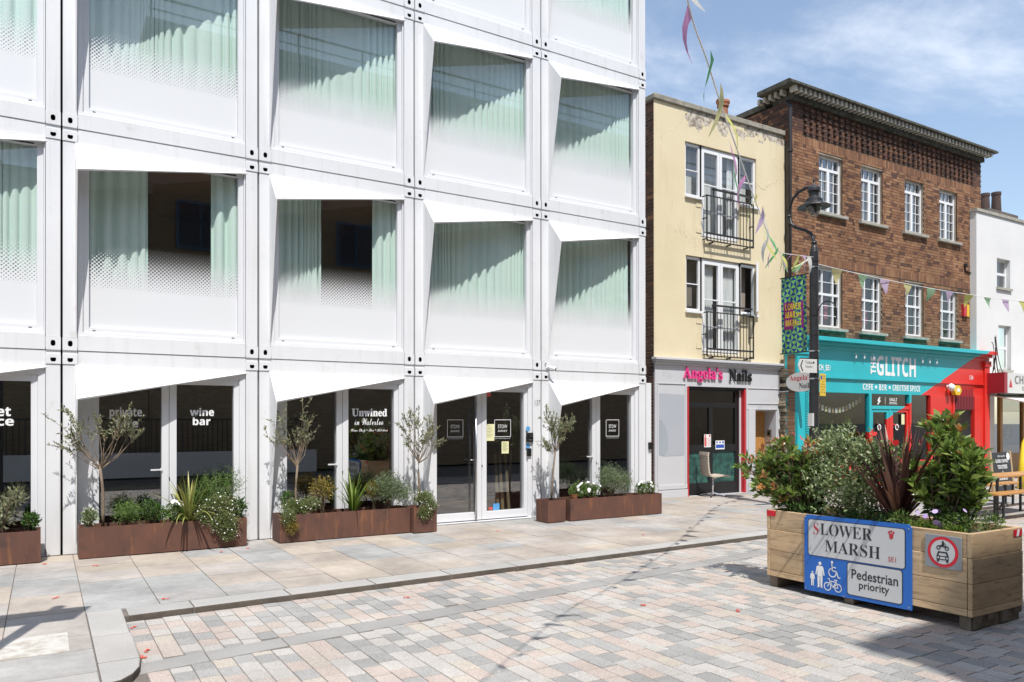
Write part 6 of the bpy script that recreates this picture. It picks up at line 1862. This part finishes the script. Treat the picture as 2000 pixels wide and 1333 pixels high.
for Y_ in (PY0 + .02, (PY0 + PY1) / 2 + .05, PY1 - .12):
    f = MB(); f.box(PX0 + .02, PX1 - .02, Y_, Y_ + .10, PZ, .064); f.build('bearer', M['wood_old'], tp, bevel=0.005)
for q in range(4):
    f = MB(); x_ = PX0 + .04 + q * .22; f.box(x_, x_ + .12, PY0 + .002, PY0 + .018, -.0 + (.012 if q % 2 else -.04), .062); f.build('pallet_block', M['wood_old'], tp)
f = MB(); f.quad((PX0 + .04, PY0 + .04, .70), (PX1 - .04, PY0 + .04, .70), (PX1 - .04, PY1 - .04, .70), (PX0 + .04, PY1 - .04, .70)); f.build('soil', M['soil'], tp)
M['refl_red'] = mat('red_reflective_tape', (0.62, 0.01, 0.03), 0.3)
f = MB(); f.box(PX0 - .004, PX0 - .001, PY1 - .115, PY1 - .002, .70, .76); f.build('red_marker', M['refl_red'], tp)
f = MB(); f.box(PX1 - .16, PX1 - .02, PY0 - .004, PY0 - .001, .69, .75); mk = f.build('red_marker', M['refl_red'], tp)
fl = Flat((PX1 - .16, PY0 - .005, .69), RT, UP, 0); fl.poly([(.04, 0), (.08, 0), (.10, .06), (.06, .06)]); fl.mb.build('white_stripe', M['print_white'], mk)

# street-name board on the long side
M['board_blue'] = mat('blue_sign_sheet', (0.012, 0.13, 0.50), 0.35); M['plate_white'] = mat('white_sign_plate', (0.55, 0.56, 0.565), 0.35); M['letter_black'] = mat('sign_letter_black', (0.02, 0.02, 0.025), 0.45); M['letter_red'] = mat('sign_letter_red', (0.50, 0.03, 0.04), 0.45)
ss = thing('street_sign', 'blue and white street-name board on the long side of the timber planter', 'sign', (PX0 - .01, -6.85, .0))
SR, SU = Vector((0, -1, 0.0167)).normalized(), Vector((0, 0, 1))
so = Vector((PX0 - .016, -6.285, 0.0)); SW, SH = 1.13, .765
f = MB(); c_ = .03
f.extrude([tuple(so + SR * u + SU * v + Vector((.012, 0, 0))) for u, v in ((0, 0), (SW, 0), (SW, SH - c_), (SW - c_, SH), (c_, SH), (0, SH - c_))], (-.010, 0, 0)); f.build('board', M['board_blue'], ss)
def uv(u, v): return (u * SW, SH * (1 - v))
fl = Flat(so + Vector((.0008, 0, 0)), SR, SU, .0)
fl.e = .0012; a = uv(.040, .532); b_ = uv(.951, .052); fl.rect(a[0], a[1], b_[0], b_[1], 0, .0012, .03); a = uv(.430, .955); b_ = uv(.928, .545); fl.rect(a[0], a[1], b_[0], b_[1], 0, .0012, .03); fl.mb.build('black_border', M['letter_black'], ss)
fl = Flat(so, SR, SU, .002); a = uv(.047, .525); b_ = uv(.944, .060); fl.rect(a[0], a[1], b_[0], b_[1], 0, .002, .025); a = uv(.437, .947); b_ = uv(.921, .553); fl.rect(a[0], a[1], b_[0], b_[1], 0, .002, .025); fl.mb.build('white_plate', M['plate_white'], ss)
def sign_text(s_, u0, u1, v0, v1, m, font=None, off=0.0):
    a = uv(u0, v1); return text('lettering', alpha(s_, font) if font else s_, ss, m, so + SR * a[0] + SU * a[1], SR, SU, (u1 - u0) * SW, (v1 - v0) * SH, off, .0035)
sign_text('S', .100, .152, .095, .250, M['letter_red'], SERIF_BOLD, -.008)
sign_text('LOWER', .170, .665, .095, .245, M['letter_black'], SERIF_BOLD, -.007)
sign_text('MARSH', .216, .737, .305, .455, M['letter_black'], SERIF_BOLD, -.007)
sign_text('SE1', .805, .872, .405, .465, M['letter_red'])
sign_text('Pedestrian', .475, .890, .625, .745, M['letter_black'], None, .012)
sign_text('priority', .545, .815, .765, .885, M['letter_black'], None, .012)
fl = Flat(so, SR, SU, .0035); c_ = uv(.832, .14)
for du, dv in ((-.022, .02), (0, .03), (.022, .02)): fl.disc(c_[0] + du, c_[1] + dv, .011)
fl.poly([(c_[0] - .022, c_[1] + .01), (c_[0] + .022, c_[1] + .01), (c_[0] + .018, c_[1] - .03), (c_[0], c_[1] - .045), (c_[0] - .018, c_[1] - .03)]); fl.mb.build('crest', M['letter_red'], ss)
fl = Flat(so, SR, SU, .002)
def person(cx, top, h):
    s = h
    fl.disc(cx, top - .075 * s, .066 * s)
    fl.poly([(cx - .10 * s, top - .165 * s), (cx + .10 * s, top - .165 * s), (cx + .15 * s, top - .22 * s), (cx + .20 * s, top - .50 * s), (cx + .155 * s, top - .52 * s), (cx + .11 * s, top - .31 * s), (cx + .115 * s, top - .58 * s), (cx - .115 * s, top - .58 * s), (cx - .11 * s, top - .31 * s), (cx - .155 * s, top - .52 * s), (cx - .20 * s, top - .50 * s), (cx - .15 * s, top - .22 * s)])
    fl.poly([(cx - .115 * s, top - .57 * s), (cx - .008 * s, top - .57 * s), (cx - .02 * s, top - .97 * s), (cx - .13 * s, top - .99 * s), (cx - .095 * s, top - .95 * s)])
    fl.poly([(cx + .008 * s, top - .57 * s), (cx + .115 * s, top - .57 * s), (cx + .095 * s, top - .95 * s), (cx + .15 * s, top - .99 * s), (cx + .03 * s, top - .97 * s)])
a = uv(.165, .595); person(a[0], a[1], .265); a = uv(.088, .735); person(a[0], a[1], .150)
c_ = uv(.29, .715); fl.ring(c_[0], c_[1], .036, .046, a0=-250, a1=20); fl.disc(c_[0] - .004, c_[1] + .102, .013)
fl.line([(c_[0] - .006, c_[1] + .085), (c_[0] - .002, c_[1] + .02), (c_[0] + .045, c_[1] + .016), (c_[0] + .065, c_[1] - .045), (c_[0] + .085, c_[1] - .038)], .011); fl.line([(c_[0] - .004, c_[1] + .055), (c_[0] + .038, c_[1] + .052)], .009)
c_ = uv(.29, .885); wr = .042
for du in (-.055, .062): fl.ring(c_[0] + du, c_[1] - .012, wr - .009, wr)
fl.line([(c_[0] - .055, c_[1] - .012), (c_[0] - .025, c_[1] + .045), (c_[0] + .040, c_[1] + .040), (c_[0] + .004, c_[1] - .014), (c_[0] - .025, c_[1] + .045)], .008); fl.line([(c_[0] + .004, c_[1] - .014), (c_[0] + .062, c_[1] - .012), (c_[0] + .036, c_[1] + .058)], .008); fl.line([(c_[0] - .028, c_[1] + .045), (c_[0] - .034, c_[1] + .065), (c_[0] - .052, c_[1] + .066)], .008); fl.line([(c_[0] + .020, c_[1] + .060), (c_[0] + .052, c_[1] + .060)], .010)
fl.mb.build('symbols', M['print_white'], ss)
f = MB()
for u, v in ((.02, .03), (.98, .05), (.02, .97), (.98, .97), (.4, .99)):
    a = uv(u, v); p_ = so + SR * a[0] + SU * a[1]; f.tube([p_ + Vector((.001, 0, 0)), p_ - Vector((.004, 0, 0))], .007, 8)
f.build('screws', M['steel'], ss)
# round prohibition sign
rs_ = thing('round_sign', 'grey plate with a red ringed motor vehicle sign on the timber planter', 'sign', (PX0 - .01, -7.69, .43))
ro = Vector((PX0 - .016, -7.535, .44)); w_ = .315; h_ = .285
M['plate_grey'] = mat('grey_sign_plate', (0.25, 0.27, 0.29), 0.4)
f = MB(); f.extrude([tuple(ro + Vector((.012, -u, v))) for u, v in ((0, 0), (w_, 0), (w_, h_), (0, h_))], (-.010, 0, 0)); f.build('plate', M['plate_grey'], rs_, bevel=0.003)
rr_ = (0, -1, 0); cu, cv_ = w_ / 2, h_ / 2
fl = Flat(ro + Vector((.002, 0, 0)), rr_, UP, .0015); fl.disc(cu, cv_, .132, 0, None, 40); fl.mb.build('red_ring', M['refl_red'], rs_)
fl = Flat(ro + Vector((.002, 0, 0)), rr_, UP, .003); fl.disc(cu, cv_, .105, 0, None, 40); fl.mb.build('white_disc', M['plate_white'], rs_)
fl = Flat(ro + Vector((.002, 0, 0)), rr_, UP, .0045)
for du in (-.035, .037): fl.ring(cu + du, cv_ + .036, .010, .019, n=16)
fl.poly([(cu - .04, cv_ + .045), (cu + .04, cv_ + .042), (cu + .025, cv_ + .056), (cu - .02, cv_ + .060)]); fl.disc(cu + .002, cv_ + .088, .009); fl.poly([(cu - .012, cv_ + .055), (cu + .012, cv_ + .055), (cu + .016, cv_ + .080), (cu - .004, cv_ + .082)]); fl.line([(cu + .012, cv_ + .078), (cu + .030, cv_ + .062)], .006)
fl.poly([(cu - .040, cv_ - .002), (cu - .028, cv_ - .002), (cu - .036, cv_ - .032), (cu - .052, cv_ - .032)]); fl.poly([(cu + .028, cv_ - .002), (cu + .040, cv_ - .002), (cu + .052, cv_ - .032), (cu + .036, cv_ - .032)]); fl.rect(cu - .040, cv_ - .008, cu + .040, cv_ + .004)
fl.poly([(cu - .052, cv_ - .032), (cu + .052, cv_ - .032), (cu + .052, cv_ - .068), (cu - .052, cv_ - .068)]); fl.rect(cu - .050, cv_ - .086, cu - .030, cv_ - .068); fl.rect(cu + .030, cv_ - .086, cu + .050, cv_ - .068)
fl.mb.build('vehicles', M['letter_black'], rs_)
fl = Flat(ro + Vector((.002, 0, 0)), rr_, UP, .006); fl.rect(cu - .022, cv_ - .060, cu + .022, cv_ - .042); fl.disc(cu - .038, cv_ - .050, .008); fl.disc(cu + .038, cv_ - .050, .008); fl.mb.build('grille_and_lamps', M['plate_white'], rs_)

# planting of the timber planter
def phot_rnd(zc):
    def fn(P, rng):
        hgt = (P[:, 2] - zc) * 1.1
        v = rng.uniform(0, .66, len(P)); red = rng.random(len(P)) < np.clip(.14 + hgt, .05, .6)
        v[red] = rng.uniform(.74, .999, red.sum()); return np.clip(v, .001, .999)
    return fn
GQ = 'plants in the timber planter'
rosette_shrub('photinia_bush', 'bushy photinia with coppery new leaves at the far end of the timber planter', (6.98, -6.02, .70),
      fan_tips(235, [(6.92, -5.95, 1.02, .40, .42, .32), (6.95, -5.60, 1.10, .26, .24, .34), (6.95, -6.15, 1.25, .30, .30, .30), (6.80, -5.85, 1.33, .24, .28, .26), (6.85, -5.42, 1.18, .16, .16, .24)], 3) + fan_tips(22, [(6.9, -5.85, 1.15, .52, .62, .55)], 8),
      .098, .034, M['lf_phot'], lambda z: .15 + .5 * max(0, min(1, (z - 1.0) / .5)), 'shrub', GQ, 3)
shrub('variegated_bush', 'pale variegated bush in the middle of the timber planter', (6.95, -6.60, .70),
      [(6.88, -6.52, 1.02, .32, .36, .32), (6.96, -6.42, 1.36, .30, .32, .24), (6.86, -6.75, .92, .26, .22, .2), (7.05, -6.75, 1.25, .25, .22, .24)], 7000, .046, .020, M['lf_var'], 'shrub', GQ, stems=16, shell=.25, fine=True)
shrub('leafy_bush', 'light green leafy bush behind the purple spiky plant', (7.25, -6.75, .70), [(7.25, -6.7, 1.25, .24, .3, .30), (7.25, -7.0, 1.2, .2, .2, .25)], 1500, .045, .018, M['lf_green'], 'shrub', GQ, stems=10)
strap_plant('cordyline', 'purple spiky cordyline in the timber planter', (6.95, -7.08, .72), 84, .60, 1.14, .042, M['lf_cord'], (0.05, 1.75), 'plant', 0.35, 12)
rosette_shrub('photinia_bush', 'tall photinia with broad green leaves at the near end of the timber planter', (7.08, -7.48, .70),
      fan_tips(135, [(7.05, -7.42, 1.08, .32, .26, .28), (7.08, -7.55, 1.40, .28, .24, .30), (7.0, -7.70, 1.18, .26, .2, .28), (7.12, -7.38, 1.66, .16, .16, .18), (6.92, -7.78, 1.3, .16, .14, .22)], 5) + fan_tips(16, [(7.05, -7.52, 1.3, .38, .38, .55)], 9),
      .118, .043, M['lf_phot'], lambda z: .05 + .35 * max(0, min(1, (z - 1.35) / .4)), 'shrub', GQ, 5)
shrub('lime_groundcover', 'low lime green ground cover at the front of the timber planter', (6.80, -7.48, .70), [(6.78, -7.42, .76, .13, .24, .07), (6.74, -7.70, .76, .1, .14, .06)], 1500, .022, .014, M['lf_lime'], 'plant', GQ, stems=0)
shrub('mauve_daisy_plant', 'low plant with mauve daisies at the near corner of the timber planter', (6.92, -7.68, .70), [(6.92, -7.66, .82, .24, .22, .14), (7.15, -7.82, .80, .18, .1, .12), (6.78, -7.2, .80, .12, .16, .10)], 1500, .04, .012, M['lf_green'], 'flowers', GQ, fl=(16, .026, M['fl_mauve'], [(6.80, -7.60, .88, .15, .28, .08), (6.74, -7.25, .86, .08, .16, .1)]))
shrub('dark_undergrowth', 'dark trailing leaves along the top edge of the timber planter', (6.80, -6.6, .70), [(6.76, -6.2, .78, .10, .45, .09), (6.76, -6.85, .78, .10, .35, .09), (7.1, -6.5, .8, .2, .6, .1)], 1500, .045, .016, M['lf_dark'], 'plant', GQ, stems=0)
shrub('red_flowering_plant', 'thin stemmed plant with scattered red blooms in the timber planter', (7.10, -6.95, .70), [(7.1, -6.95, 1.35, .3, .4, .25)], 260, .05, .02, M['lf_green'], 'flowers', GQ, stems=14, fl=(13, .026, M['fl_red'], [(7.0, -7.0, 1.55, .25, .28, .14), (7.0, -5.7, 1.5, .1, .25, .1)]))

# ------------------------------------------------------------------ office chair by the salon
ch = thing('office_chair', 'beige ribbed swivel chair standing outside the nail salon', 'chair', (12.98, 1.08, 0))
M['chair'] = mat('beige_upholstery', (0.60, 0.52, 0.43), 0.55, var=0.06, vscale=8); M['chrome'] = mat('chrome', (0.75, 0.75, 0.76), 0.12, 1.0)
cc_ = Vector((12.98, 1.08, 0)); fw_ = Vector((.94, -.34, 0)).normalized(); sd_ = Vector((-fw_.y, fw_.x, 0))
prof = [(-.22, 1.02), (-.235, .95), (-.23, .80), (-.22, .66), (-.20, .54), (-.16, .475), (-.08, .45), (.04, .455), (.16, .475), (.26, .465), (.31, .435)]
th = .032
f = MB(); n_ = len(prof); hw = .22
for q in range(n_ - 1):
    (a0, z0), (a1, z1) = prof[q], prof[q + 1]
    d = Vector((a1 - a0, 0, z1 - z0)).normalized(); nx, nz = -d.z, d.x
    sub = 4
    for s in range(sub):
        t0, t1 = s / sub, (s + 1) / sub - .06
        pa = (a0 + (a1 - a0) * t0, z0 + (z1 - z0) * t0); pb = (a0 + (a1 - a0) * t1, z0 + (z1 - z0) * t1)
        quad = [(pa[0], pa[1]), (pb[0], pb[1]), (pb[0] + nx * th, pb[1] + nz * th), (pa[0] + nx * th, pa[1] + nz * th)]
        f.extrude([tuple(cc_ + fw_ * u - sd_ * hw + Vector((0, 0, v))) for u, v in quad], tuple(sd_ * 2 * hw))
f.build('seat_shell', M['chair'], ch)
f = MB(); f.tube([cc_ + Vector((0, 0, .06)), cc_ + Vector((0, 0, .45))], .022, 10); f.tube([cc_ + Vector((0, 0, .40)), cc_ + fw_ * .10 + Vector((0, 0, .445))], .018, 6); f.build('column', M['chrome'], ch, smooth=True)
for k in range(4):
    a = R(35 + 90 * k); d = Vector((math.cos(a), math.sin(a), 0))
    f = MB(); f.tube([cc_ + Vector((0, 0, .085)), cc_ + d * .28 + Vector((0, 0, .035))], .016, 6, r_end=.010); lg = f.build('base_leg', M['chrome'], ch)
    f = MB(); f.tube([cc_ + d * .28 + Vector((0, 0, .0)), cc_ + d * .28 + Vector((0, 0, .034))], .018, 8); f.build('glide', M['black'], lg)

# ------------------------------------------------------------------ beer table, bench and boards at the right
M['orange_wood'] = mat('orange_varnished_wood', (0.46, 0.22, 0.055), 0.4, var=0.2, vscale=5, stretch=(.2, 2, 2))
def trestle(name, label, x0, x1, yc, w, z, cat):
    t = thing(name, label, cat, ((x0 + x1) / 2, yc, 0))
    f = MB(); f.box(x0, x1, yc - w / 2, yc + w / 2, z - .035, z); f.build('top', M['orange_wood'], t, bevel=.006)
    for x_ in (x0 + .28, x1 - .28):
        for s in (-1, 1):
            f = MB(); f.box(x_ - .018, x_ + .018, yc + s * (w / 2 - .06) - .018, yc + s * (w / 2 - .06) + .018, ROAD_Z if yc < -3.4 else 0, z - .036); f.build('leg', M['black'], t)
        f = MB(); f.box(x_ - .012, x_ + .012, yc - w / 2 + .08, yc + w / 2 - .08, z * .35, z * .35 + .025); f.bar((x_, yc, z * .36), (x_ + (.25 if x_ < (x0 + x1) / 2 else -.25), yc, z - .04), .02, .02); f.build('brace', M['black'], t)
    return t
trestle('beer_bench', 'narrow orange wooden bench at the right edge, nearest the road', 13.95, 16.1, -4.42, .26, .46, 'bench')
trestle('beer_table', 'orange wooden folding table behind the narrow bench', 14.40, 16.6, -3.98, .50, .72, 'table')
trestle('beer_bench', 'narrow orange wooden bench behind the folding table', 15.0, 17.2, -3.30, .26, .46, 'bench')
ab = thing('chalk_board', 'black board with white writing standing behind the folding table', 'sign', (19.2, -2.2, 0))
rv_ = dirv(86); o_ = Vector((18.62, -2.2, .08))
f = MB(); P_ = lambda u, v, e=0: tuple(o_ + rv_ * u + Vector((0, .10 * v + e, v))); f.extrude([P_(0, 0), P_(.95, 0), P_(.95, .90), P_(0, .90)], (0, .03, 0)); f.build('board', M['letter_black'], ab)
for u0, u1 in ((-.09, -.002), (.952, 1.03)):
    f = MB(); f.extrude([P_(u0, -.1), P_(u1, -.1), P_(u1, .92), P_(u0, .92)], (0, .06, 0)); f.build('frame_upright', M['pale_wood'], ab)
for q, (s_, w_, h_) in enumerate((('this way for', .40, .06), ('GOOD COFFEE,', .66, .09), ('TOASTIES', .50, .09), ('&', .07, .08), ('SUMMER', .44, .09), ('COCKTAILS', .56, .09))):
    v_ = .78 - q * .13
    text('lettering', s_ if q == 0 else alpha(s_, SANS_BOLD), ab, M['print_white'], Vector(P_(.47 - w_ / 2, v_, -.008)), rv_, Vector((0, .10, 1)), w_, h_, .01)
fl = Flat(Vector(P_(.82, .80, -.008)), rv_, Vector((0, .1, 1)), 0); fl.disc(0, 0, .09); fl.mb.build('badge', M['print_white'], ab)
ya = thing('yellow_arch', 'yellow rounded sandwich-board frame behind the black board', 'sign', (20.5, -1.6, 0))
M['sun_yellow'] = mat('yellow_plastic', (0.78, 0.58, 0.03), 0.4)
f = MB(); f.tube([(21.05, -1.6, 0), (21.20, -1.58, .7), (21.35, -1.56, 1.12), (21.52, -1.55, 1.27), (21.75, -1.55, 1.30), (21.98, -1.55, 1.27), (22.15, -1.56, 1.12), (22.30, -1.58, .7), (22.40, -1.6, 0)], .085, 10); f.build('arch', M['sun_yellow'], ya, smooth=True)
f = MB(); f.tube([(21.22, -1.58, .75), (22.28, -1.58, .75)], .03, 8); f.build('cross_bar', M['sun_yellow'], ya)
f = MB(); f.box(21.26, 22.24, -1.60, -1.57, .12, .72); f.build('panel', M['pale_wood'], ya)

# road sign whose shadow falls on the build-out (stands outside the left frame edge)
rsg = thing('road_sign', 'tall road sign on a post just outside the left frame edge', 'sign', (-.70, -5.55, 0))
f = MB(); f.tube([(-.70, -5.55, 0), (-.70, -5.55, 4.55)], .057, 12); f.build('post', M['lamp_black'], rsg)
f = MB(); f.box(-1.75, -.43, -5.64, -5.61, 3.62, 4.48); f.build('plate', M['plate_grey'], rsg)

# ------------------------------------------------------------------ the other side of the street (seen in the windows, shades the foreground)
def stock_mat():
    m, nt, b = new_mat('stock_brick_far')
    bt = nt.nodes.new('ShaderNodeTexBrick'); bt.inputs['Scale'].default_value = 1.0
    bt.inputs['Color1'].default_value = (0.30, 0.22, 0.12, 1); bt.inputs['Color2'].default_value = (0.22, 0.15, 0.085, 1); bt.inputs['Mortar'].default_value = (0.30, 0.26, 0.2, 1)
    bt.inputs['Brick Width'].default_value = .225; bt.inputs['Row Height'].default_value = .075; bt.inputs['Mortar Size'].default_value = .008
    ge = nt.nodes.new('ShaderNodeNewGeometry'); sp = nt.nodes.new('ShaderNodeSeparateXYZ'); cm = nt.nodes.new('ShaderNodeCombineXYZ')
    nt.links.new(ge.outputs['Position'], sp.inputs[0]); nt.links.new(sp.outputs['X'], cm.inputs[0]); nt.links.new(sp.outputs['Z'], cm.inputs[1]); nt.links.new(cm.outputs[0], bt.inputs['Vector'])
    nt.links.new(bt.outputs[0], b.inputs['Base Color']); b.inputs['Roughness'].default_value = .9
    return m
M['stock'] = stock_mat()
M['blue_frame'] = mat('blue_window_frame', (0.05, 0.14, 0.24), 0.5)
OY = -15.5
def opp(name, label, x0, x1, H, wins):
    t = thing(name, label, 'building', ((x0 + x1) / 2, OY, 0))
    f = MB(); f.box(x0, x1, OY - 6, OY, 0, H); f.build('wall', M['stock'], t)
    f = MB(); f.box(x0 - .1, x1 + .1, OY - 6, OY + .15, H + .002, H + .3); f.build('parapet', M['sill'], t)
    for (wx, wz, ww, wh) in wins:
        f = MB(); t_ = .09
        f.box(wx, wx + t_, OY + .002, OY + .06, wz, wz + wh); f.box(wx + ww - t_, wx + ww, OY + .002, OY + .06, wz, wz + wh); f.box(wx + t_, wx + ww - t_, OY + .002, OY + .06, wz, wz + t_); f.box(wx + t_, wx + ww - t_, OY + .002, OY + .06, wz + wh - t_, wz + wh); f.box(wx + ww / 2 - .03, wx + ww / 2 + .03, OY + .002, OY + .05, wz + t_, wz + wh - t_)
        o = f.build('window', M['blue_frame'], t)
        f = MB(); f.quad((wx, OY + .02, wz), (wx, OY + .02, wz + wh), (wx + ww, OY + .02, wz + wh), (wx + ww, OY + .02, wz)); f.build('pane', M['room_dark'], o)
    return t
w_all = lambda x0, x1, zs: [(x, z, 1.5, 1.6) for z in zs for x in np.arange(x0 + .8, x1 - 1.6, 2.7)]
opp('opposite_building', 'brown stock brick building with blue windows across the street', 2.9, 34, 14.4, w_all(2.9, 34, (4.2, 7.4, 10.6)))
opp('opposite_building', 'low brown brick building across the street behind the tree', -26, 2.88, 9.0, w_all(-26, 2.8, (4.0, 6.6)))
orl = thing('roof_railing', 'steel railing along the roof across the street', 'railing', (10, OY, 14.7))
f = MB(); f.tube([(2.9, OY - .3, 15.6), (34, OY - .3, 15.6)], .04, 6); f.tube([(2.9, OY - .3, 15.2), (34, OY - .3, 15.2)], .025, 6); f.build('rail', M['lamp_black'], orl)
for x_ in np.arange(3.0, 34, 2.4):
    f = MB(); f.tube([(x_, OY - .3, 14.7), (x_, OY - .3, 15.6)], .03, 6); f.build('post', M['lamp_black'], orl)
ow = MB(); ow.box(-9, 8, -14.6, -14.3, 0, .75); tag(ow.build('low_wall', M['render_white'], None), 'low white wall across the street below the railings', 'wall')
orl = thing('street_railing', 'black railings on the low wall across the street', 'railing', (0, -14.45, .75))
f = MB(); f.box(-9, 8, -14.48, -14.42, 1.75, 1.80); f.build('rail', M['iron'], orl)
bar = MB(); bar.box(-.012, .012, -.012, .012, 0, 1.0); bm_ = bar.mesh('baluster'); bm_.materials.append(M['iron'])
for k in range(113): piece('baluster', bm_, orl, (-9 + k * .15, -14.45, .75))
ot = thing('street_tree', 'tall leafy tree across the street shading the foreground', 'tree', (-2.9, -13.4, 0))
f = MB(); f.tube([(-2.9, -13.4, 0), (-2.85, -13.4, 3), (-2.95, -13.3, 6), (-2.9, -13.4, 9)], .22, 10, r_end=.10)
rr = random.Random(8)
blobs = []
for k in range(16):
    a = rr.uniform(0, 6.28); r_ = rr.uniform(.4, 1.5); z_ = rr.uniform(6.0, 13.0); c_ = (-2.9 + r_ * math.cos(a), -13.4 + r_ * math.sin(a), z_)
    blobs.append((*c_, rr.uniform(.7, 1.1), rr.uniform(.7, 1.1), rr.uniform(.6, 1.0)))
    f.tube([(-2.9, -13.35, max(4, z_ - 2.5)), (-2.9 + .5 * (c_[0] + 2.9), -13.4 + .5 * (c_[1] + 13.4), z_ - 1), c_], .06, 6, r_end=.02)
f.build('trunk', M['bark'], ot)
rng = np.random.default_rng(5); P, d = blob_points(9000, blobs, rng, .3)
V, Q = leaf_mesh(P, d + rng.normal(size=P.shape) * .8, .20 * rng.uniform(.6, 1.2, len(P)), .13, rng)
np_mesh('crown', V, Q, np.clip(rng.normal(.5, .25, len(P)), .001, .999), M['lf_green'], ot, kind='stuff')

# hanging plants and cards inside the cafe window
shrub('hanging_plants', 'hanging green plants inside the cafe window', (17.6, 1.3, 1.6), [(16.7, 1.35, 1.9, .35, .15, .25), (17.4, 1.35, 1.55, .3, .15, .4), (18.1, 1.35, 1.75, .3, .15, .4), (17.8, 1.35, 1.2, .5, .15, .2)], 1100, .10, .06, M['lf_lime'], 'plants', None, up=-.2, stems=0)
hc = thing('hanging_cards', 'row of small cards hung inside the cafe window', 'cards', (17.4, 1.15, 2.3))
for k in range(16):
    x_ = 16.35 + k * .14; z_ = 2.33 - .28 * math.sin(math.pi * k / 15)
    f = MB(); f.box(x_, x_ + .09, 1.14, 1.143, z_ - .13, z_); f.build('card', [M['print_white'], M['paper'], M['sign_white'], M['pale_wood']][k % 4], hc)
